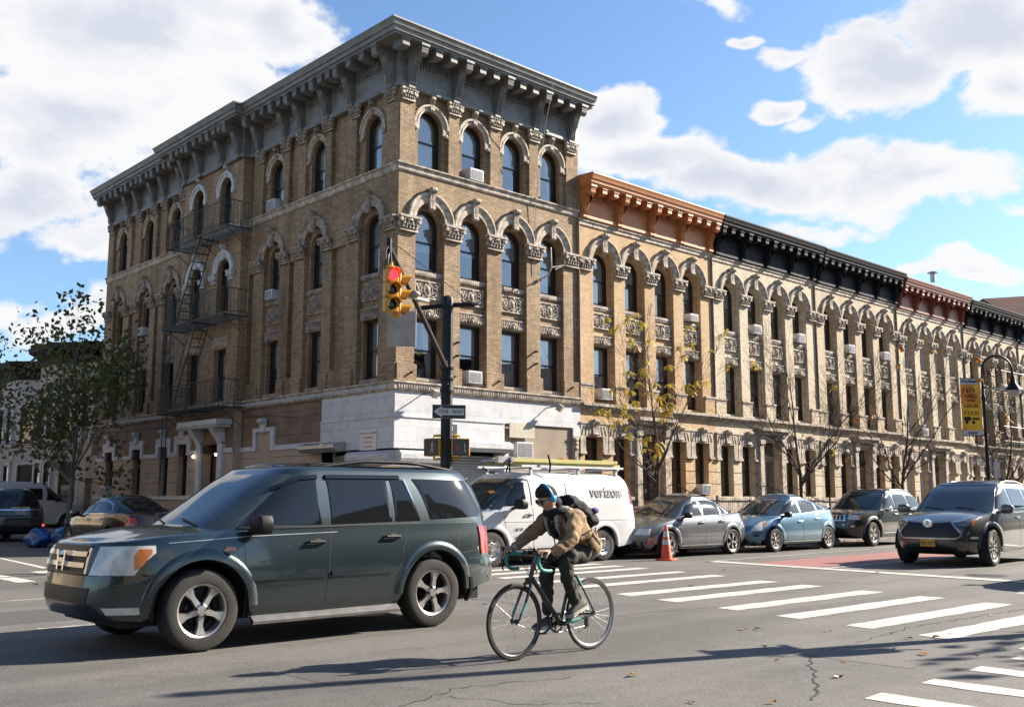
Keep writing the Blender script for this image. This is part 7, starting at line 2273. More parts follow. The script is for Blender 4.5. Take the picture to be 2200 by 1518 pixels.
for k in range(9):
    a = random.uniform(2.5, 5.5); z = 3.5 + k * .1; mb.ball((.13 * cos(a), .13 * sin(a), z), .022, 6, 4)
for k in range(8):
    z = 2.1 + k * .16; mb.ball((.10, -.09, z), .02, 6, 4)
mb.build('bolt', M['pole'], sp_)
armA = Vector((0, 0, 4.15)); armB = Vector((-3.67, -2.78, 5.86))
mb = MB(); mb.tube([armA, armA.lerp(armB, .45), armB], [.055, .05, .038], 10)
ab = mb.build('arm', mat('brown_grey_arm_paint', (.04, .032, .025), .6, var=.2, spec=.3), sp_, 40)
mb = MB(); mb.tube([armB + Vector((0, 0, -.14)), armB + Vector((0, 0, .14))], .05, 10); mb.tube([armB + Vector((.0, 0, -.1)), armB + Vector((-.1, -.1, -.35)), armB + Vector((-.02, 0, -.5))], .02, 6); mb.tube([armB + Vector((.03, 0, -.1)), armB + Vector((.05, 0, -.55))], .025, 8)
mb.tube([armB + Vector((.06, 0, .1)), armB + Vector((-.1, -.05, -.1)), armB + Vector((-.13, -.06, -.45)), armB + Vector((-.04, 0, -.62))], .012, 5)
mb.build('arm_tip', M['pole'], ab, 40)
u_ = Vector((sin(HEAD), -cos(HEAD), 0))       # roughly across the view
mb = MB(); mb.tube([armB + Vector((0, 0, .12)), Vector((u_.x * .62, u_.y * .62, 5.62))], .008, 5); mb.build('guy_rod', M['pole'], sp_)
mb = MB(); mb.tube([(-u_.x * .65, -u_.y * .65, 5.55), (0, 0, 5.62), (u_.x * .62, u_.y * .62, 5.64)], .055, 8); mb.tube([(u_.x * .62, u_.y * .62, 5.64), (u_.x * .78, u_.y * .78, 5.64)], .015, 6); mb.build('cross_arm', M['pole'], sp_, 40)
def led_disc(r, m): 
    q = MB(); q.ball((0, 0, 0), (r, .02, r), 20, 10); return q.mesh('lens', m, 60)
redl = mat('red_signal_led', (.6, .0, .0), .4, emit=(1, .02, .03), es=1.6)
dkr = mat('dark_amber_lens', (.035, .014, .005), .2); dkg = mat('dark_green_lens', (.006, .014, .01), .2)
def signal_head(loc, rz, label, lit=0):
    S_ = thing('traffic_light', label, 'traffic light', loc, rz, None)
    q = MB(); w = .13
    for k in range(3):
        z = -k * .275
        q.bbox(-w, w, -.04, .12, z - .135, z + .135, .025)
    q.ball((0, .04, .15), (.10, .07, .035), 12, 6); q.tube([(0, .04, .14), (0, .04, .24)], .035, 8)
    for z in (.1375, -.1375, -.4125): q.box(-w - .008, w + .008, -.05, .05, z - .006, z + .006)
    q.build('housing', M['sigy'], S_, 35)
    for k in range(3):
        z = -k * .275
        q = MB(); n = 18; V = []      # visor: open at the lower front
        for i in range(n + 1):
            a = -.55 + (pi + 1.1) * i / n
            ln = .20 - .05 * abs(cos(a)) ** 2 - (.05 if sin(a) < 0 else 0)
            for r_, y in ((.108, -.05), (.108, -.05 - ln), (.102, -.05 - ln), (.102, -.05)): V.append((r_ * cos(a), y, z + r_ * sin(a)))
        q.add(V, [(i * 4 + j, (i + 1) * 4 + j, (i + 1) * 4 + (j + 1) % 4, i * 4 + (j + 1) % 4) for i in range(n) for j in range(4)])
        q.build('visor', M['sigy'], S_, 60)
        o = link('lens', led_disc(.098, [redl if lit else mat_dark[0], dkr, dkg][k]), S_, (0, -.045, z))
    return S_
mat_dark = [mat('dark_red_signal', (.04, .006, .005), .25)]
tipw = Vector((PX, PY, .14)) + armB
signal_head((tipw.x + .0, tipw.y - .1, tipw.z - .56), radians(-14), 'yellow traffic light showing red, hanging from the tip of the signal arm', 1)
signal_head((tipw.x + .24, tipw.y + .0, tipw.z - .62), radians(58), 'yellow traffic light seen from the side, behind the one that shows red', 0)
mb = MB(); c = Vector((PX, PY, .14)) + armA.lerp(armB, .62)
mb.tube([c + Vector((-.35, -.15, .0)), c + Vector((.45, .12, .03))], .035, 8); mb.ball(c + Vector((-.1, -.15, .06)), (.12, .12, .08), 10, 6)
mb.build('clamp', M['dull'], ab, 40).location = -Vector((PX, PY, .14))
bsn = thing('turned_street_sign', 'blank dull metal back of a square sign hanging below the signal arm', 'sign', (c.x - .25, c.y + .05, c.z - .62), radians(-30))
mb = MB(); mb.bbox(-.28, .28, -.006, .006, -.36, .36, .004); mb.build('plate', M['dull'], bsn)
# pedestrian signals
def ped_signal(dx, dy, rz, label, walk, loc=(PX, PY)):
    S_ = thing('pedestrian_signal', label, 'pedestrian signal', (loc[0] + dx, loc[1] + dy, 2.54), rz, None)
    q = MB(); q.bbox(-.21, .21, -.02, .22, -.2, .2, .03); q.build('housing', M['sigy'], S_, 35)
    q = MB(); q.bbox(-.19, .19, -.035, -.018, -.185, .185, .01); q.build('frame', mat_cache('ped_frame', (.1, .05, .03)), S_)
    q = MB(); q.box(-.165, .165, -.045, -.034, -.16, .16); q.build('screen', M['glassblk'], S_)
    q = MB()
    if walk:   # walking figure
        q.ball((.05, -.05, .105), (.018, .004, .02), 8, 5); q.tube([(.05, -.05, .08), (.045, -.05, .0)], .02, 6); q.tube([(.045, -.05, 0), (.07, -.05, -.06), (.06, -.05, -.12)], .011, 5); q.tube([(.045, -.05, 0), (.02, -.05, -.07), (.0, -.05, -.12)], .011, 5); q.tube([(.05, -.05, .06), (.08, -.05, .01)], .009, 5); q.tube([(.05, -.05, .06), (.015, -.05, .02)], .009, 5)
        q.build('figure', mat_cache('walk_white', (.55, .6, .62)), S_)
    else:      # raised hand and figure, unlit
        q.bbox(-.115, -.045, -.052, -.046, -.10, .02, .01)
        for k in range(4): q.tube([(-.108 + k * .019, -.05, .01), (-.112 + k * .021, -.05, .09 - abs(k - 1.5) * .012)], .008, 5)
        q.tube([(-.04, -.05, -.06), (-.02, -.05, -.01)], .009, 5)
        q.build('hand', mat_cache('hand_red', (.4, .06, .05)), S_)
        q = MB(); q.ball((.07, -.05, .1), (.018, .004, .02), 8, 5); q.tube([(.07, -.05, .07), (.07, -.05, -.02)], .018, 6); q.tube([(.07, -.05, -.02), (.09, -.05, -.12)], .011, 5); q.tube([(.07, -.05, -.02), (.05, -.05, -.12)], .011, 5)
        q.build('figure', mat_cache('fig_grey', (.1, .12, .1)), S_)
    q = MB(); q.tube([(.0, .1, .2), (0, .1, .26), (.3 * (1 if dx < 0 else -1), .12, .26)], .028, 8); q.tube([(.0, .1, -.2), (0, .1, -.26), (.3 * (1 if dx < 0 else -1), .12, -.26)], .028, 8); q.build('bracket', M['sigy'], S_, 50)
    return S_
def mat_cache(n, col): return cached(('m', n), lambda: mat(n, col, .4, var=.05))
M['glassblk'] = mat('signal_screen', (.02, .022, .024), .15, var=.1)
ped_signal(-.26, .20, radians(-72), 'pedestrian signal with white walking figure, left of the black pole', True)
ped_signal(.20, -.26, radians(-28), 'pedestrian signal with unlit red hand, right of the black pole', False)
# one way sign
ow = thing('one_way_sign', 'black and white ONE WAY sign with arrow pointing left on the black pole', 'sign', (PX - .1, PY - .16, 3.32), radians(-30))
mb = MB(); mb.bbox(-.34, .40, -.004, .004, -.15, .15, .002); mb.build('plate', mat_cache('sign_black', (.02, .02, .022)), ow)
wh = mat_cache('sign_white', (.75, .75, .74))
mb = MB(); mb.box(-.345, .405, .0045, .009, -.155, .155)
mb.add([(-.32, -.006, 0), (-.13, -.006, -.13), (-.13, -.006, -.075), (.37, -.006, -.075), (.37, -.006, .075), (-.13, -.006, .075), (-.13, -.006, .13)], [(0, 1, 2, 3, 4, 5, 6)])
mb.build('arrow', wh, ow, fix=False)
me = text_mesh('ONE  WAY', .125, mat_cache('sign_black', (.02, .02, .022)), .001, bold=.002, sx=.92); link('lettering', me, ow, (.07, -.008, 0))
# small vertical sticker sign
mb = MB(); mb.box(.14, .24, -.02, -.01, 2.2, 2.75); tag(mb.build('sticker', wh, None, None, (PX, PY, .3), radians(-30)), 'narrow white sticker with red marks on the right of the black pole', 'sticker')

# bishop crook street lamp with banner
sl3 = thing('street_lamp', 'black bishop crook street lamp with yellow banner in front of the far row houses', 'street lamp', (24.75, -6.35, .14))
mb = MB(); mb.lathe([(.28, 0), (.28, .15), (.2, .3), (.18, .9), (.11, 1.1), (.1, 1.6), (.075, 1.7), (.06, 5.2), (.085, 5.25), (.085, 5.35), (.055, 5.4), (.05, 6.2)], n=16)
mb.build('pole', M['pole'], sl3, 35)
dv = Vector((sin(HEAD), -cos(HEAD), 0)) * .999
pts = [Vector((0, 0, 6.2))]
for k in range(13):
    a = pi - pi * 1.05 * k / 12; pts.append(dv * (.62 + .62 * cos(a)) + Vector((0, 0, 6.4 + .62 * sin(a))))
mb = MB(); mb.tube(pts, .045, 8)
sc_ = []
for k in range(22):
    t = k / 21; a = t * 3.2 * pi; r_ = .3 * (1 - t * .8); sc_.append(dv * (.55 + r_ * cos(a + pi)) + Vector((0, 0, 6.42 + r_ * sin(a + pi))))
mb.tube(sc_, .022, 6); mb.tube([Vector((0, 0, 5.6)), dv * .25 + Vector((0, 0, 5.95)), dv * .25 + Vector((0, 0, 6.4))], .02, 6)
mb.build('crook', M['pole'], sl3, 60)
mb = MB(); c = dv * 1.24 + Vector((0, 0, 5.6)); mb.lathe([(.04, .72), (.06, .6), (.10, .5), (.12, .3), (.26, .12), (.30, .02), (.28, 0)], c, n=18); mb.build('lamp_shade', M['pole'], sl3, 40)
mb = MB(); mb.lathe([(.27, .02), (.24, -.12), (.14, -.22), (0, -.26)], c, n=18); mb.build('globe', mat('frosted_globe', (.6, .6, .58), .2), sl3, 60)
bn_ = thing('street_banner', 'yellow and orange street banner with white ends hanging beside the lamp post', 'banner', (24.72, -6.38, 5.12), radians(-38))
def mat_banner():
    m, nt, p = newmat('banner_yellow_orange'); N = nt.nodes.new; L = nt.links.new
    tc = N('ShaderNodeTexCoord'); n = N('ShaderNodeTexNoise'); n.inputs['Scale'].default_value = 1.2; L(tc.outputs['Object'], n.inputs['Vector'])
    mx = N('ShaderNodeMix'); mx.data_type = 'RGBA'; mx.inputs['A'].default_value = (.75, .20, .01, 1); mx.inputs['B'].default_value = (.85, .52, .03, 1)
    r = N('ShaderNodeMapRange'); r.inputs['From Min'].default_value = .35; r.inputs['From Max'].default_value = .6; L(n.outputs['Fac'], r.inputs['Value']); L(r.outputs[0], mx.inputs['Factor']); L(mx.outputs['Result'], p.inputs['Base Color']); p.inputs['Roughness'].default_value = .6
    return m
mb = MB(); mb.box(-.98, -.14, -.004, .004, -1.0, .85); bo = mb.build('cloth', mat_banner(), bn_)
mb = MB(); mb.box(-.98, -.14, -.0045, .0045, .85, 1.1); mb.box(-.98, -.14, -.0045, .0045, -1.22, -1.0); mb.build('border', wh, bo)
mb = MB(); mb.tube([(0, 0, 1.1), (-1.0, 0, 1.1)], .02, 6); mb.tube([(0, 0, -1.22), (-1.0, 0, -1.22)], .02, 6); mb.build('bracket', M['pole'], bn_)
ik = mat_cache('banner_ink', (.04, .02, .01))
for t_, s_, z in (('LITTLE CARIBBEAN', .085, .97), ('EAT', .19, .60), ('YARD', .20, .36), ('STYLE', .13, .19), ('LOCAL', .19, -.02), ('NYC&CO', .09, -1.11)):
    link('lettering', text_mesh(t_, s_, ik, .001, bold=.006), bo, (-.56, -.010, z))
mb = MB(); mb.tube([(-.56 + .17 * cos(a), -.008, .60 + .13 * sin(a)) for a in [2 * pi * k / 20 for k in range(20)]], .012, 4, closed=True)
mb.box(-.86, -.28, -.008, -.004, -.38, -.36); mb.box(-.86, -.28, -.008, -.004, -.26, -.24)
for x in (-.86, -.7, -.55, -.4, -.3): mb.box(x, x + .03, -.008, -.004, -.38, -.24)
mb.box(-.9, -.6, -.008, -.004, -.62, -.46); mb.box(-.55, -.25, -.008, -.004, -.58, -.5)
for x in (-.78, -.5): mb.lathe([(0, -.008), (.07, -.008), (.07, -.004)], (x, 0, -.68), 'y', 12)
mb.build('drawing', ik, bo)
# parking sign
ps = thing('parking_sign', 'small white sign on a thin post right of the street lamp', 'sign', (26.2, -6.1, .14), radians(-20))
mb = MB(); mb.tube([(0, 0, 0), (0, 0, 2.9)], .025, 6); mb.build('post', M['steel'], ps); mb = MB(); mb.box(-.17, .17, -.035, -.03, 2.1, 2.75); mb.build('plate', wh, ps)

# traffic cone
cn = thing('traffic_cone', 'orange traffic cone with two white bands standing in front of the silver grey sedan', 'cone', (1.72, -8.25, 0), .3)
og = mat('cone_orange', (.85, .09, .02), .45, var=.08)
mb = MB(); mb.bbox(-.2, .2, -.2, .2, 0, .035, .03); mb.lathe([(.145, .03), (.135, .06), (.035, .78), (.03, .79), (.02, .79)], n=24); mb.build('cone', og, cn, 40)
for a, b in ((.36, .47), (.53, .66)):
    ra = lambda z: .135 - (z - .06) / .72 * .10 + .0015
    mb = MB(); mb.lathe([(ra(a), a), (ra(b), b)], n=24); mb.build('reflective_band', mat_cache('refl_white', (.7, .7, .72)), cn, 60, fix=False)

# blue rubbish bags
bagm = mat('blue_plastic_bag', (.03, .13, .38), .2, var=.5, vs=5, bump=1.0, bs=9)
for i, (x, y, r_) in enumerate(((-6.75, 8.05, .34), (-6.2, 7.5, .37))):
    q = MB(); q.ball((0, 0, r_ * .72), (r_ * 1.1, r_, r_ * .78), 26, 18)
    vv = []
    for v in q.v:
        p = Vector(v); d = mnoise.noise(p * 5 + Vector((i * 9, 0, 0))) * .10 + abs(mnoise.noise(p * 13)) * .05; vv.append(p + (p - Vector((0, 0, r_ * .7))).normalized() * d)
    q.v = [(p.x, p.y, max(p.z, 0)) for p in vv]
    tag(q.build('rubbish_bag', bagm, None, 60, (x, y, 0)), ['blue plastic rubbish bag nearest the black parked car', 'larger blue plastic rubbish bag nearest the hood of the near car'][i], 'rubbish bag', 'blue rubbish bags on the side street')

# ------------------------------------------------------------------ air conditioners
def ac_mesh(w=.56, h=.38, d=.42):
    def mk():
        q = MB(); q.bbox(-w / 2, w / 2, -d, 0.05, 0, h, .015); a = q.mesh('air_conditioner', M['white'], 40)
        q = MB(); q.box(-w / 2 + .05, w / 2 - .05, -d - .004, -d + .0, .04, h - .05)
        b = q.mesh('grille', cached('acg', lambda: mat('ac_grille_grey', (.2, .2, .21), .6)), None)
        q = MB()
        for i in range(1, 8): x = -w / 2 + .05 + (w - .1) * i / 8; q.box(x - .004, x + .004, -d - .01, -d, .04, h - .05)
        for i in range(1, 6): z = .04 + (h - .09) * i / 6; q.box(-w / 2 + .05, w / 2 - .05, -d - .012, -d - .002, z - .004, z + .004)
        q.box(-w / 2 - .001, -w / 2 + .0, -d * .8, -d * .2, .08, h - .08)
        c = q.mesh('grille_bar', M['white'], None)
        return a, b, c
    return cached(('ac', w, h), mk)
def put_ac(F, u, z, d, label, w=.56, h=.38):
    a, b, c = ac_mesh(w, h)
    o = D.objects.new('air_conditioner', a); COL.objects.link(o)
    o.location = F.world(u, d, z); o.rotation_euler = (0, 0, F.rz)
    tag(o, label, 'air conditioner', 'window air conditioners')
    link('grille', b, o); link('grille_bar', c, o)
put_ac(FR, 2.92, 11.22, .28, 'white air conditioner in a top floor window of the avenue front of the corner building')
put_ac(FR, 2.92, 4.86, .3, 'white air conditioner in a second floor window above the white shopfront')
put_ac(FL, -7.2, 11.22, .26, 'white air conditioner in a top floor window on the shaded side of the corner building')
put_ac(FL, -7.2, 8.1, .3, 'white air conditioner in a third floor arched window on the shaded side', .46, .34)
put_ac(FL, -17.7, 8.1, .3, 'small white air conditioner in an arched window on the far end of the shaded side', .46, .34)
put_ac(FL, -20.5, 1.54, .2, 'white air conditioner in the ground floor window furthest along the shaded side')
put_ac(FR, 4.95, 2.66, .25, 'large white air conditioner in the taupe wall under the cream board', .72, .5)
F0, F1, F2, F3, F4 = [r[1] for r in rh[:5]]
put_ac(F0, 1.3, 4.76, .3, 'white air conditioner in the second floor window nearest the corner building, golden row house')
put_ac(F0, 6.72, 1.55, .2, 'white air conditioner in a ground floor window right of the red brown stoop')
put_ac(F0, 6.34, 8.1, .3, 'flat white air conditioner low in the rightmost arched window of the golden house', .5, .28)
put_ac(F1, 2.98, 8.1, .3, 'white air conditioner in the second arched window of the first black corniced house')
put_ac(F1, 6.34, 8.1, .3, 'white air conditioner in the rightmost arched window of the first black corniced house')
put_ac(F2, 2.98, 8.1, .3, 'white air conditioner in the second arched window of the house with dark windows')
put_ac(F2, 6.34, 8.1, .3, 'white air conditioner in the rightmost arched window of the house with dark windows')
put_ac(F3, 2.3, 4.7, .25, 'white air conditioner on the second floor of the house with white framed windows')
# board over the shop air conditioner
mb = MB(); mb.bbox(4.32, 5.42, -.12, -.09, 3.28, 3.76, .01); tag(mb.build('board', mat('cream_board', (.58, .53, .42), .7, var=.1), None), 'cream painted board above the large air conditioner in the taupe wall', 'board')
# floodlights on the fascia
def floodlight(x, y, z, rz, label):
    o = thing('floodlight', label, 'floodlight', (x, y, z), rz, 'floodlights on the shopfront')
    q = MB(); q.tube([(0, 0, 0), (.0, -.45, .06)], .018, 6); q.build('arm', M['iron'], o)
    q = MB(); q.T = Matrix.Translation((0, -.5, .0)) @ Matrix.Rotation(radians(35), 4, 'X'); q.prism([(-.1, -.12), (.1, -.12), (.13, .1), (-.13, .1)], -.08, .08); q.build('lamp_housing', M['dull'], o)
floodlight(.95, 0, 4.4, .2, 'small pale floodlight above the corner of the white shopfront')
floodlight(6.0, 0, 4.3, .5, 'dark floodlight with long arm near the right end of the white shopfront')
# notice on the side
nt_ = thing('notice', 'white notice with red writing on the shaded side of the shopfront', 'notice', (-.085, 1.15, 3.08), -pi / 2)
mb = MB(); mb.box(-.42, .42, -.012, 0, -.29, .29); mb.build('plate', wh, nt_)
for i, t_ in enumerate(('NOTICE: NO LOITERING', 'NO DUMPING', 'BY ORDER OF', 'THE OWNER')): link('lettering', text_mesh(t_, .075, M['inkred'], .001), nt_, (0, -.015, .2 - i * .13))
# satellite dishes
def dish(loc, rz, label, r=.38):
    o = thing('satellite_dish', label, 'satellite dish', loc, rz)
    q = MB(); q.T = Matrix.Rotation(radians(60), 4, 'X'); q.lathe([(0, .0), (r * .5, .03), (r, .12), (r, .13), (r * .5, .04), (0, .01)], n=22); q.T = None; q.build('reflector', M['steel'], o, 50)
    q = MB(); q.tube([(0, 0, 0), (0, .1, -.1), (0, .15, -.55)], .02, 6); q.tube([(0, -.05, -.3), (0, -.5, -.1)], .012, 5); q.box(-.04, .04, -.56, -.48, -.13, -.05); q.build('mount', M['steel'], o)
p_ = Vector((-.2, 20.2, 15.5)); dish((1.0, 19.0, 15.7), radians(-60), 'satellite dish on the roof at the far end of the corner building')
an = thing('antenna', 'white satellite antenna on a wall bracket between two arched windows', 'antenna', (5.85, -.05, 8.5), 0)
q = MB(); q.tube([(-.1, 0, .0), (-.08, -.35, .1), (-.02, -.45, .35), (-.1, -.5, 1.0)], .025, 6); q.tube([(-.02, -.45, .35), (.5, -.5, .5), (.55, -.5, .62)], .025, 6); q.tube([(.12, -.48, .3), (.5, -.5, .5)], .02, 6); q.ball((-.1, -.02, 0), .06, 8, 5); q.build('arm', M['dull'], an, 40)

# ------------------------------------------------------------------ fire escapes
def fire_escape(F, u0, u1, d0, levels, label, m, ladder_u, dp=1.0, name='fire_escape', drop=True):
    B = thing(name, label, 'fire escape')
    def bl(q, nm): 
        o = q.build(nm, m, B); o.location = F.o; o.rotation_euler = (0, 0, F.rz); return o
    q = MB()
    for z in levels:
        n = int(dp / .09)
        for i in range(n + 1):
            y = d0 - dp * i / n; q.box(u0, u1, y - .012, y + .012, z - .02, z)
        for u in (u0, (u0 + u1) / 2, u1): q.box(u - .02, u + .02, d0 - dp, d0, z - .06, z - .02)
    bl(q, 'platform')
    q = MB()
    for z in levels:
        for s0, s1 in (((u0, d0), (u0, d0 - dp)), ((u0, d0 - dp), (u1, d0 - dp)), ((u1, d0 - dp), (u1, d0))):
            q.tube([(*s0, z + .9), (*s1, z + .9)], .016, 5); q.tube([(*s0, z + .1), (*s1, z + .1)], .012, 5)
            L_ = hypot(s1[0] - s0[0], s1[1] - s0[1]); k = int(L_ / .12)
            for i in range(k + 1):
                t = i / k; x, y = s0[0] + (s1[0] - s0[0]) * t, s0[1] + (s1[1] - s0[1]) * t
                q.tube([(x, y, z), (x, y, z + .9)], .007 if i % 4 else .013, 4, caps=False)
    bl(q, 'railing')
    q = MB()
    for z in levels:
        for u in (u0 + .2, (u0 + u1) / 2, u1 - .2): q.tube([(u, d0 - dp * .85, z - .05), (u, d0, z - .65)], .016, 5)
    bl(q, 'bracket')
    q = MB()
    for k, (za, zb) in enumerate(zip(levels, levels[1:])):
        a, b = ladder_u
        for y in (d0 - dp * .35, d0 - dp * .85):
            q.tube([(a, y, za), (b, y, zb + .0)], .022, 5); q.tube([(a, y, za + .7), (b, y, zb + .7)], .012, 5)
        n = 11
        for i in range(1, n):
            t = i / n; q.box(a + (b - a) * t - .06, a + (b - a) * t + .06, d0 - dp * .85, d0 - dp * .35, za + (zb - za) * t - .01, za + (zb - za) * t + .01)
    bl(q, 'stair')
    return B, bl
fe_, bl_ = fire_escape(FL, -13.0, -8.2, DM, [4.5, 7.65, 10.75], 'grey green iron fire escape with three platforms on the shaded side of the corner building', M['irong'], (-12.2, -10.4), .95)
q = MB()
for u in (-13.55, -13.2):
    q.tube([(u, DM - .5, 1.9), (u, DM - .5, 9.3)], .022, 5)
for i in range(22): q.tube([(-13.55, DM - .5, 2.1 + i * .32), (-13.2, DM - .5, 2.1 + i * .32)], .012, 4)
bl_(q, 'drop_ladder')
q = MB(); q.tube([(-11.6, DM - .6, 10.95), (-12.2, DM - .6, 14.0)], .02, 5); q.tube([(-11.6, DM - .95, 10.95), (-12.2, DM - .95, 14.0)], .02, 5)
fe2, bl2 = fire_escape(F4, 2.3, 7.3, 0, [4.75, 7.85], 'black iron fire escape on the house behind the street lamp', M['iron'], (3.4, 5.8), 1.0)
fe3, bl3 = fire_escape(rh[5][1], 1.2, 6.2, 0, [4.75, 7.85], 'black iron fire escape on the house at the right edge', M['iron'], (3.0, 5.0), 1.0)

# ------------------------------------------------------------------ stoops and fences
def stoop(x, label, m):
    S_ = thing('stoop', label, 'stoop', (x, 0, .14), 0, 'stoops in front of the row houses')
    q = MB()
    for i in range(3): q.box(-.75, .75, -.3 - i * .3 - .25, 0, 0, .42 - i * .14)
    q.build('steps', m, S_)
    for s in (-1, 1):
        q = MB(); pts = [(0, 0), (0, .95), (-.5, .95), (-1.5, .55), (-1.7, .5), (-1.7, 0)]
        q.prism(pts[::-1], s * .85 - .1, s * .85 + .1, axis='x'); q.build('cheek_wall', m, S_)
        q = MB(); q.tube([(s * .85, -.1, 1.75), (s * .85, -.5, 1.75), (s * .85, -1.6, 1.2)], .02, 6)
        for k in range(11):
            t = k / 10; y = -.1 - 1.5 * t; z = 1.75 - max(0, (t - .27)) * .75; q.tube([(s * .85, y, .5), (s * .85, y, z)], .01, 4)
        q.build('railing', M['iron'], S_)
stc = [('red brown stoop with iron railings in front of the golden brick house', 11.34), ('stoop of the first black corniced house, behind the light blue hatchback', 18.99), ('stoop of the house with very dark windows, behind the dark green parked car', 26.64), ('stoop of the house with the brick red cornice', 34.29), ('stoop of the house behind the street lamp', 41.94)]
for lb, x in stc: stoop(x, lb, M['stoop'])
def fence(x0, x1, y, label, h=1.25):
    Fn = thing('iron_fence', label, 'fence', (x0, y, .14), 0, 'iron fences in front of the row houses')
    q = MB(); L_ = x1 - x0; n = int(L_ / .13)
    for z in (.2, h - .12): q.box(0, L_, -.012, .012, z, z + .025)
    for i in range(n + 1): q.tube([(L_ * i / n, 0, 0), (L_ * i / n, 0, h)], [.009, .006], 4)
    q.build('rails', M['iron'], Fn)
    q = MB()
    for x in (0, L_): q.box(x - .03, x + .03, -.03, .03, 0, h + .12)
    q.build('post', M['iron'], Fn)
for a, b, lb in ((12.6, 15.1, 'black iron fence behind the silver grey sedan'), (15.5, 17.9, 'black iron fence left of the first black corniced house stoop'), (20.2, 22.6, 'black iron fence behind the light blue hatchback'), (23.1, 25.6, 'black iron fence behind the dark green parked car'), (27.9, 30.3, 'black iron fence right of the dark windowed house stoop'), (30.8, 33.3, 'black iron fence before the house with brick red cornice'), (35.5, 38, 'black iron fence under the brick red cornice, right part')):
    fence(a, b, -1.9, lb)
fw = thing('garden_wall', 'red brown low wall beside the stoop of the golden brick house', 'wall', (8.0, -1.8, .14)); q = MB(); q.box(0, 2.2, -.1, .1, 0, .95); q.box(-.03, 2.23, -.13, .13, .95, 1.02); q.build('masonry', M['stoop'], fw)
# chimneys and vents over the far roofs
def vent(x, y, z, lb):
    o = thing('roof_vent', lb, 'vent', (x, y, z)); q = MB(); q.tube([(0, 0, 0), (0, 0, .75)], .2, 12); q.build('pipe', M['steel'], o, 40); q = MB(); q.lathe([(0, .95), (.42, .78), (.42, .74), (0, .8)], n=14); q.build('cap', M['steel'], o, 40)
vent(37.4, 3.0, 12.6, 'grey metal roof vent above the brick red cornice')
vent(62, 12, 18.6, 'grey metal vent on the tiled roof at the right edge')
# ------------------------------------------------------------------ trees
M['bark'] = mat('dark_bark', (.085, .06, .045), .9, var=.3, vs=14, bump=.8, bs=50)
M['barkp'] = mat('pale_bark', (.24, .22, .19), .9, var=.35, vs=9, bump=.5, bs=40)
def leafmat(name, c1, c2, c3=None):
    m, nt, p = newmat(name); N = nt.nodes.new; L = nt.links.new
    gi = N('ShaderNodeNewGeometry'); r = N('ShaderNodeValToRGB')
    r.color_ramp.elements[0].color = (*c1, 1); r.color_ramp.elements[1].color = (*c2, 1)
    if c3: e = r.color_ramp.elements.new(.55); e.color = (*c3, 1)
    L(gi.outputs['Random Per Island'], r.inputs[0]); L(r.outputs[0], p.inputs['Base Color'])
    p.inputs['Roughness'].default_value = .6
    p.inputs['Transmission Weight'].default_value = 0
    tr = N('ShaderNodeBsdfTranslucent'); L(r.outputs[0], tr.inputs[0])
    mx = N('ShaderNodeMixShader'); mx.inputs[0].default_value = .35
    out = [n for n in nt.nodes if n.type == 'OUTPUT_MATERIAL'][0]
    L(p.outputs[0], mx.inputs[1]); L(tr.outputs[0], mx.inputs[2]); L(mx.outputs[0], out.inputs[0])
    return m
M['leafY'] = leafmat('yellow_green_leaves', (.13, .20, .02), (.60, .24, .02), (.55, .42, .04))
M['leafO'] = leafmat('orange_leaves', (.40, .20, .03), (.32, .12, .02))
M['leafG'] = leafmat('dark_green_leaves', (.07, .10, .03), (.15, .10, .03), (.09, .125, .035))
M['leafA'] = leafmat('autumn_leaves', (.25, .13, .04), (.12, .12, .03), (.3, .2, .07))

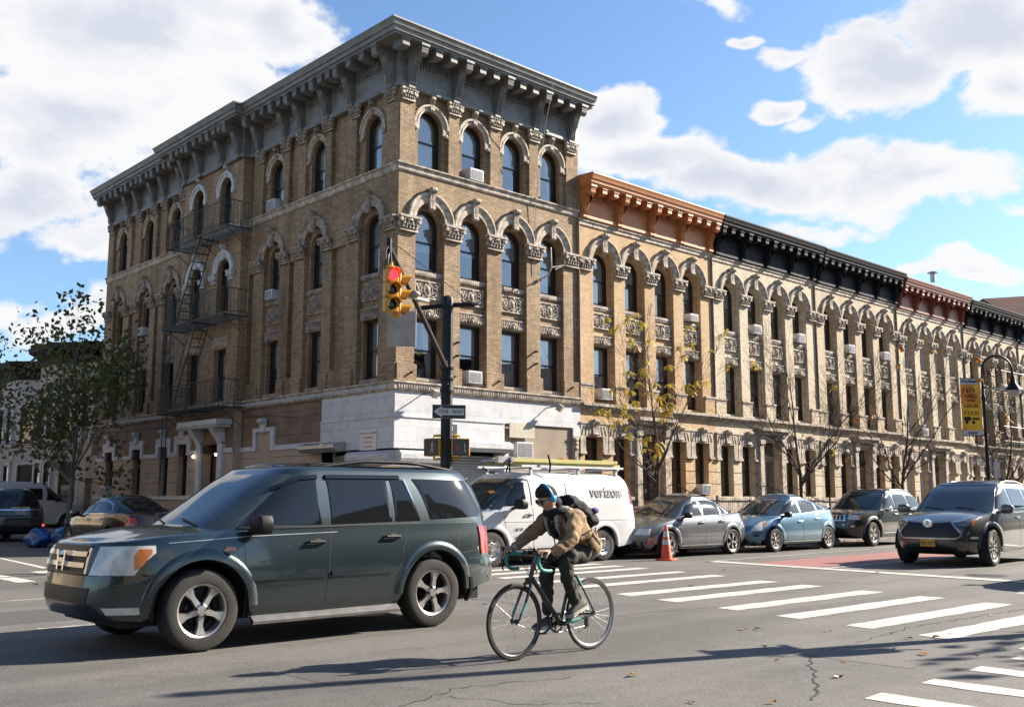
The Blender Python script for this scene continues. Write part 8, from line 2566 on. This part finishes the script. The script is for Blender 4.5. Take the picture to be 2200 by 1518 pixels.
def grow(rng, base, h, spread, trunk_h, r0, levels=4, up=.55, n0=5, droop=0.0, density=1.0):
    """returns list of limbs (points, radii) and tip list"""
    limbs = []; tips = []
    def br(p, d, L_, r, lv):
        n = 5; pts = [p.copy()]; rr = [r]
        q = p.copy(); dd = d.copy()
        for i in range(n):
            dd = (dd + Vector((rng.uniform(-1, 1), rng.uniform(-1, 1), rng.uniform(-.5, .8) * (1 - droop))) * .16 + Vector((0, 0, .05 * up))).normalized()
            q = q + dd * L_ / n
            pts.append(q.copy()); rr.append(r * (1 - .6 * (i + 1) / n))
            if lv < levels and (i >= 1 or lv > 0):
                for _ in range(1 if rng.random() < .75 * density else 0):
                    a = rng.uniform(0, 2 * pi); side = dd.orthogonal().normalized(); side.rotate(Matrix.Rotation(a, 3, dd))
                    nd = (dd * .75 + side * rng.uniform(.55, .95) + Vector((0, 0, .15 * up))).normalized()
                    br(q, nd, L_ * rng.uniform(.42, .68), rr[-1] * .62, lv + 1)
        limbs.append((pts, rr, lv))
        tips.append((q, dd, lv))
        if lv < levels:
            for _ in range(2):
                side = Vector((rng.uniform(-1, 1), rng.uniform(-1, 1), rng.uniform(-.2, .5)))
                br(q, (dd + side * .45).normalized(), L_ * .55, rr[-1] * .8, lv + 1)
    tp = [Vector((0, 0, 0)), Vector((rng.uniform(-.03, .03), rng.uniform(-.03, .03), trunk_h * .5)), Vector((rng.uniform(-.05, .05), rng.uniform(-.05, .05), trunk_h))]
    limbs.append((tp, [r0 * 1.25, r0, r0 * .85], 0))
    for k in range(n0):
        a = 2 * pi * k / n0 + rng.uniform(-.4, .4); z = trunk_h * (.72 + .28 * (k + 1) / n0)
        t = k / max(1, n0 - 1)
        d = Vector((cos(a) * spread * (1 - .55 * t), sin(a) * spread * (1 - .55 * t), up + .5 * t)).normalized()
        br(Vector((0, 0, z)), d, (h - trunk_h) * rng.uniform(.42, .6), r0 * .5, 1)
    br(Vector(tp[-1]), Vector((0, 0, 1)), (h - trunk_h) * .6, r0 * .7, 1)
    return limbs, tips
def tree(loc, label, seed, h, spread, trunk_h, r0, leaf, nleaf, mode, barkm='bark', group=None, levels=4, n0=5, up=.55, density=1.0, size=.1, twig=.35, minr=.004):
    rng = random.Random(seed)
    T = thing('street_tree', label, 'tree', loc, rng.uniform(0, 6), group)
    limbs, tips = grow(rng, loc, h, spread, trunk_h, r0, levels, up, n0, density=density)
    q = MB()
    for pts, rr, lv in limbs: q.tube(pts, [max(minr, r) for r in rr], 8 if lv < 2 else 4 if lv < 3 else 3, caps=False)
    q.build('trunk', M[barkm], T, 60, fix=False)
    q = MB()
    cand = [t for t in tips if t[2] >= 2]
    rng.shuffle(cand)
    if mode == 'frond':
        for (p, d, lv) in cand[:nleaf]:
            for _ in range(rng.randint(3, 7)):
                dd = Vector((rng.uniform(-1, 1), rng.uniform(-1, 1), rng.uniform(-.7, .1))).normalized()
                L_ = rng.uniform(.16, .3); s = p.copy()
                sd = dd.cross(Vector((0, 0, 1))).normalized()
                for k in range(7):
                    s = s + dd * L_ / 7; dd = (dd + Vector((0, 0, -.13))).normalized()
                    for sg in (-1, 1):
                        e = s + sd * sg * size * .55 + Vector((0, 0, -.02)); w = dd * size * .16
                        q.add([s - w, s + w, e + w * .8, e - w * .8], [(0, 1, 2, 3)])
    else:
        for i in range(nleaf):
            p, d, lv = cand[i % len(cand)]
            c = p + Vector((rng.gauss(0, twig), rng.gauss(0, twig), rng.gauss(0, twig * .8)))
            nrm = Vector((rng.uniform(-1, 1), rng.uniform(-1, 1), rng.uniform(-.3, 1))).normalized(); a = nrm.orthogonal().normalized(); b = nrm.cross(a); s = size * rng.uniform(.6, 1.3)
            a.rotate(Matrix.Rotation(rng.uniform(0, 6), 3, nrm)); b = nrm.cross(a)
            q.add([c - a * s, c - a * s * .2 - b * s * .6, c + a * s, c - a * s * .1 + b * s * .7], [(0, 1, 2, 3)])
    if q.v: q.build('crown', M[leaf], T, None, fix=False)
    return T
def pit(x, y, s=.75):
    q = MB(); q.box(x - s, x + s, y - s * .6, y + s * .6, .1, .155); struct(q.build('soil', M['soil']))
gN = 'young street trees along the avenue kerb'
tree((5.35, -5.1, .14), 'young street tree with yellow green leaf clusters in front of the golden brick house', 21, 6.0, 1.15, 2.2, .055, 'leafY', 75, 'frond', group=gN, levels=4, n0=6, density=.8, size=.075)
tree((12.75, -5.1, .14), 'almost bare street tree behind the light blue hatchback', 5, 6.6, .85, 2.1, .062, 'leafY', 3, 'frond', group=gN, levels=4, n0=6, density=.85, size=.11)
tree((19.9, -5.1, .14), 'bare street tree with a few orange leaves above the dark green parked car', 14, 7.0, 1.1, 1.9, .066, 'leafO', 9, 'frond', group=gN, levels=4, n0=6, density=.9, size=.11)
tree((29.6, -5.1, .14), 'bare street tree at the right edge beyond the street lamp', 17, 6.6, 1.1, 1.9, .08, 'leafO', 8, 'frond', group=gN, levels=4, n0=6, density=.8, size=.11)
for x in (5.35, 12.75, 19.9, 29.6): pit(x, -5.15, 1.2)
tree((-3.3, 15.6, .14), 'leafy dark green street tree with pale trunk, beside the corner building on the side street', 8, 8.2, 1.0, 2.3, .085, 'leafG', 3900, 'leaf', 'barkp', levels=3, n0=7, up=.35, size=.11, twig=.36, density=.9)
tree((-7, 62, 0), 'tall autumn tree with sparse leaves beyond the far houses at the left edge', 31, 15, .8, 4, .2, 'leafA', 2600, 'leaf', 'barkp', levels=3, n0=7, size=.17, twig=.7, density=.9, minr=.02, group='trees beyond the side street houses')
tree((1, 58, 0), 'bare rounded tree showing over the dark cornices at left', 32, 13, .8, 4, .2, 'leafA', 900, 'leaf', 'barkp', levels=3, n0=7, size=.17, twig=.7, density=.9, minr=.02, group='trees beyond the side street houses')
tree((-4.5, 38, .14), 'dark green tree in front of the furthest brown stone house', 33, 6.5, .9, 1.6, .12, 'leafG', 2600, 'leaf', levels=3, n0=7, size=.14, twig=.5, density=.9, minr=.01)
hg = thing('hedge', 'dark green hedge in front of the brown bay fronted houses at the left edge', 'hedge', (-2.0, 33, .14))
q = MB(); rg = random.Random(4)
for i in range(3600):
    c = Vector((rg.uniform(-.6, .6), rg.uniform(-3.5, 6), rg.uniform(0, 1.7) + .15 * sin(i))); n_ = Vector((rg.uniform(-1, 1), rg.uniform(-1, 1), rg.uniform(-1, 1))).normalized(); a = n_.orthogonal(); b = n_.cross(a); s = rg.uniform(.06, .12)
    q.add([c - a * s, c - b * s * .6, c + a * s, c + b * s * .6], [(0, 1, 2, 3)])
q.build('foliage', M['leafG'], hg, fix=False)
q = MB(); q.box(-.35, .35, -3.4, 5.9, 0, 1.3); q.build('stem_mass', M['leafG'], hg)

# outside the frame at right: signal pole, tree and a parked car whose shadows cross the road
op = thing('traffic_signal_pole', 'black signal pole on the near right corner whose long shadow crosses the road', 'signal pole', (-4.15, -19.45, 0))
q = MB(); q.lathe([(.2, 0), (.2, .3), (.13, .5), (.10, 5.6), (.12, 5.7), (0, 5.8)], n=8); q.build('pole', M['pole'], op, 30)
ped_signal(-.30, .22, radians(60), 'pedestrian signal on the near right corner, facing up the avenue', True, (-4.15, -19.45)); ped_signal(.22, -.28, radians(150), 'pedestrian signal on the near right corner, facing the side street', False, (-4.15, -19.45))
tree((2.6, -23.5, 0), 'nearly bare street tree on the near right corner shading the crossing', 41, 6.0, .9, 2.3, .09, 'leafA', 300, 'leaf', levels=3, n0=5, size=.16, twig=.4)
kx = pri.copy(); COL.objects.link(kx)
for ch in list(pri.children):
    c_ = ch.copy(); COL.objects.link(c_); c_.parent = kx; c_.matrix_parent_inverse = ch.matrix_parent_inverse
    for g2 in ch.children: d_ = g2.copy(); COL.objects.link(d_); d_.parent = c_
kx['label'] = 'light blue hatchback waiting on the avenue just outside the right edge'
kx.location = (2.6, -17.4, 0)

# fallen leaves
def leaf_me(i):
    rg = random.Random(i); q = MB(); n = 9; v = [(0, 0, .012)]
    for k in range(n):
        a = 2 * pi * k / n; r_ = .035 * (1 + .5 * cos(k * 2.4 + i)); v.append((r_ * cos(a), r_ * .7 * sin(a), .004 + rg.uniform(0, .022)))
    q.add(v, [(0, k + 1, (k + 1) % n + 1) for k in range(n)])
    return q.mesh('fallen_leaf', [M['leafO'], mat_cache('brown_leaf', (.12, .045, .025))][i % 2], None, fix=False)
lm = [leaf_me(i) for i in range(6)]
rg = random.Random(3)
LP = [(1433, 1242 + 180, 0), ]
pts = [(1597, 1353), (1628, 1352), (1815, 1421), (1802, 1455), (1668, 1420), (1643, 1391), (1778, 1358), (1921, 1394), (1983, 1407), (2102, 1406), (2160, 1396), (2012, 1370), (2049, 1332), (1952, 1372), (1884, 1230), (1485, 1260), (1390, 1247), (76, 1257), (98, 1266), (760, 1444), (1661, 1511), (1487, 1510), (2130, 1322), (1040, 1300), (1360, 1452), (1555, 1225), (1240, 1360)]
for i, (x, y) in enumerate(pts):
    r = px_ray(x, y); t = -CAMPOS.z / r.z; p = CAMPOS + r * t
    o = link('fallen_leaf', lm[i % 6], None, (p.x, p.y, .002), rg.uniform(0, 6)); s = rg.uniform(.7, 1.4); o.scale = (s, s, s)
    tag(o, 'small curled brown autumn leaf lying on the asphalt', 'leaf', 'fallen leaves on the road')
q = MB()
for i in range(700):
    x, y = rg.uniform(3, 34), rg.uniform(-5.85, -4.3) if rg.random() < .5 else rg.gauss(-6.05, .12)
    z = .15 if y > -5.9 else .01; a = rg.uniform(0, 6); s = rg.uniform(.02, .05)
    q.add([(x + s * cos(a), y + s * sin(a), z + rg.uniform(0, .03)), (x - s * sin(a), y + s * cos(a), z + .01), (x - s * cos(a), y - s * sin(a), z + rg.uniform(0, .03)), (x + s * sin(a), y - s * cos(a), z)], [(0, 1, 2, 3)])
o = q.build('leaf_litter', M['leafO'], None, fix=False); struct(o, 'stuff'); tag(o, 'brown autumn leaves gathered along the kerb under the parked cars', 'leaves')
# grass verge in the tree pits
q = MB()
for i in range(5000):
    x = rg.choice((12.75, 19.9)) + rg.uniform(-1.2, 1.2); y = -5.15 + rg.uniform(-.7, .7); a = rg.uniform(0, 6); h_ = rg.uniform(.04, .12); w_ = .006
    q.add([(x, y, .15), (x + w_ * cos(a), y + w_ * sin(a), .15), (x + .03 * cos(a + 1), y + .03 * sin(a + 1), .15 + h_)], [(0, 1, 2)])
o = q.build('grass', leafmat('verge_grass', (.07, .11, .02), (.16, .15, .04)), None, fix=False); struct(o, 'stuff'); tag(o, 'green grass growing in the tree pits by the kerb', 'grass')
# ------------------------------------------------------------------ road wear: tar-filled cracks and patched trenches
tar = mat('tar_seam', (.035, .034, .033), .6, var=.2)
def crack(pts, w, seed):
    rg = random.Random(seed); q = MB(); out = []
    for a, b in zip(pts, pts[1:]):
        a = Vector(a); b = Vector(b); n = max(3, int((b - a).length / .09)); nn = Vector((-(b - a).y, (b - a).x)).normalized()
        for i in range(n): out.append(a.lerp(b, i / n) + nn * rg.gauss(0, .022))
    l = []; r_ = []
    for i, p in enumerate(out):
        t = (out[min(i + 1, len(out) - 1)] - out[max(i - 1, 0)]).normalized(); nn = Vector((-t.y, t.x)); ww = w * rg.uniform(.25, 1.2)
        l.append((p.x + nn.x * ww, p.y + nn.y * ww, .0035)); r_.append((p.x - nn.x * ww, p.y - nn.y * ww, .0035))
    n = len(out); q.add(l + r_, [(i, i + 1, n + i + 1, n + i) for i in range(n - 1)])
    struct(q.build('crack', tar, road, fix=False))
for k, (pts, w) in enumerate((([(-13.4, -17.2), (-12.6, -17.35), (-11.9, -17.1), (-10.9, -17.4)], .006), ([(-10.4, -19.2), (-8.6, -18.1), (-5.9, -17.75), (-2.5, -17.9)], .011), ([(-9.2, -15.0), (-7.0, -14.8), (-5.2, -15.1)], .007), ([(-14.0, -12.2), (-12, -12.0), (-8, -12.1), (-3, -11.9), (3, -12.05)], .012), ([(-7.5, -13.5), (-7.3, -10.0), (-7.6, -7.2)], .009), ([(-13.2, -3.5), (-9.5, -3.0), (-5, -3.4)], .01), ([(-12.2, -17.3), (-12.0, -17.9), (-11.5, -18.3)], .005))):
    crack(pts, w, k)
def mat_patch(name, a, b):
    m, nt, p = newmat(name); N = nt.nodes.new; L = nt.links.new
    tc = N('ShaderNodeTexCoord'); n = N('ShaderNodeTexNoise'); n.inputs['Scale'].default_value = 42; n.inputs['Detail'].default_value = 4; n.inputs['Roughness'].default_value = .75
    L(tc.outputs['Object'], n.inputs['Vector']); r = N('ShaderNodeMapRange'); r.inputs['From Min'].default_value = .3; r.inputs['From Max'].default_value = .7; L(n.outputs['Fac'], r.inputs['Value'])
    mx = N('ShaderNodeMix'); mx.data_type = 'RGBA'; mx.inputs['A'].default_value = (*a, 1); mx.inputs['B'].default_value = (*b, 1); L(r.outputs[0], mx.inputs['Factor']); L(mx.outputs['Result'], p.inputs['Base Color']); p.inputs['Roughness'].default_value = .8
    return m
pd = mat_patch('darker_asphalt_patch', (.03, .028, .026), (.10, .094, .086)); pl2_ = mat_patch('paler_asphalt_patch', (.05, .047, .043), (.15, .14, .127))
marking('asphalt_patch', [((-13.9, -9.3), (-9.6, -9.2), (-9.6, -10.6), (-13.9, -10.7))], pd, .0022)
marking('asphalt_patch', [((-1.0, -13.9), (9, -13.3), (9, -14.0), (-1.0, -14.7))], pl2_, .0022)
marking('asphalt_patch', [((-8.6, -17.9), (-6.9, -17.8), (-6.9, -18.9), (-8.6, -19.0))], pl2_, .0022)
marking('asphalt_patch', [((-12.6, -15.6), (-11.4, -15.6), (-11.4, -16.4), (-12.6, -16.4))], pd, .0022)
mh = MB(); mh.lathe([(0, .0062), (.30, .0062), (.31, .004)], n=28); mh.lathe([(.33, .005), (.38, .0055), (.39, .003)], n=28)
for i in range(-3, 4):
    for j in range(-3, 4):
        if hypot(i, j) < 3.5: mh.box(i * .08 - .025, i * .08 + .025, j * .08 - .025, j * .08 + .025, .006, .009)
mo = mh.mesh('manhole_cover', mat('cast_iron_cover', (.09, .08, .07), .5, metal=.4, var=.3, vs=9), 40)
for x, y, lb in ((-6.9, -9.2, 'round iron manhole cover left of the zebra crossing'), (2.4, -15.2, 'round iron manhole cover beyond the zebra crossing')):
    tag(link('manhole_cover', mo, None, (x, y, 0)), lb, 'manhole cover')

# ------------------------------------------------------------------ separate pieces become parts of their own
def split_pieces(o, gap):
    me = o.data; n = len(me.vertices); par = list(range(n))
    def fd(a):
        while par[a] != a: par[a] = par[par[a]]; a = par[a]
        return a
    for e in me.edges:
        a, b = fd(e.vertices[0]), fd(e.vertices[1])
        if a != b: par[a] = b
    isl = {}
    for i in range(n): isl.setdefault(fd(i), []).append(i)
    boxes = []
    for k, vs in isl.items():
        cs = [me.vertices[i].co for i in vs]
        boxes.append([[min(c[j] for c in cs) - gap for j in range(3)], [max(c[j] for c in cs) + gap for j in range(3)], {k}])
    ch = True
    while ch:
        ch = False; out = []
        for b in boxes:
            for c in out:
                if all(b[0][j] <= c[1][j] and c[0][j] <= b[1][j] for j in range(3)):
                    c[0] = [min(p, q) for p, q in zip(b[0], c[0])]; c[1] = [max(p, q) for p, q in zip(b[1], c[1])]; c[2] |= b[2]; ch = True; break
            else: out.append(b)
        boxes = out
    if not 2 <= len(boxes) <= 24: return
    for i, b in enumerate(boxes):
        bm = bmesh.new(); bm.from_mesh(me)
        bmesh.ops.delete(bm, geom=[v for v in bm.verts if fd(v.index) not in b[2]], context='VERTS')
        m2 = me.copy() if i else me.copy()
        bm.to_mesh(m2); bm.free()
        if i == len(boxes) - 1: o.data = m2
        else:
            c = o.copy(); c.data = m2; COL.objects.link(c)
    return
for o in list(D.objects):
    if o.type == 'MESH' and o.parent and o.data.users == 1 and o.name.split('.')[0] in ('string_course', 'platform', 'fret_band', 'railing', 'border', 'wheel_arch', 'bracket', 'stair', 'plinth', 'trim', 'door_surround', 'cheek_wall', 'post', 'shutter_box', 'column', 'cable', 'grille_bar', 'roof_rack', 'wiper', 'panel_gap', 'hook', 'drawing', 'turquoise_accent', 'pier', 'lettering_') and not o.children:
        split_pieces(o, .012 if o.name[:4] != 'fret' else .06)
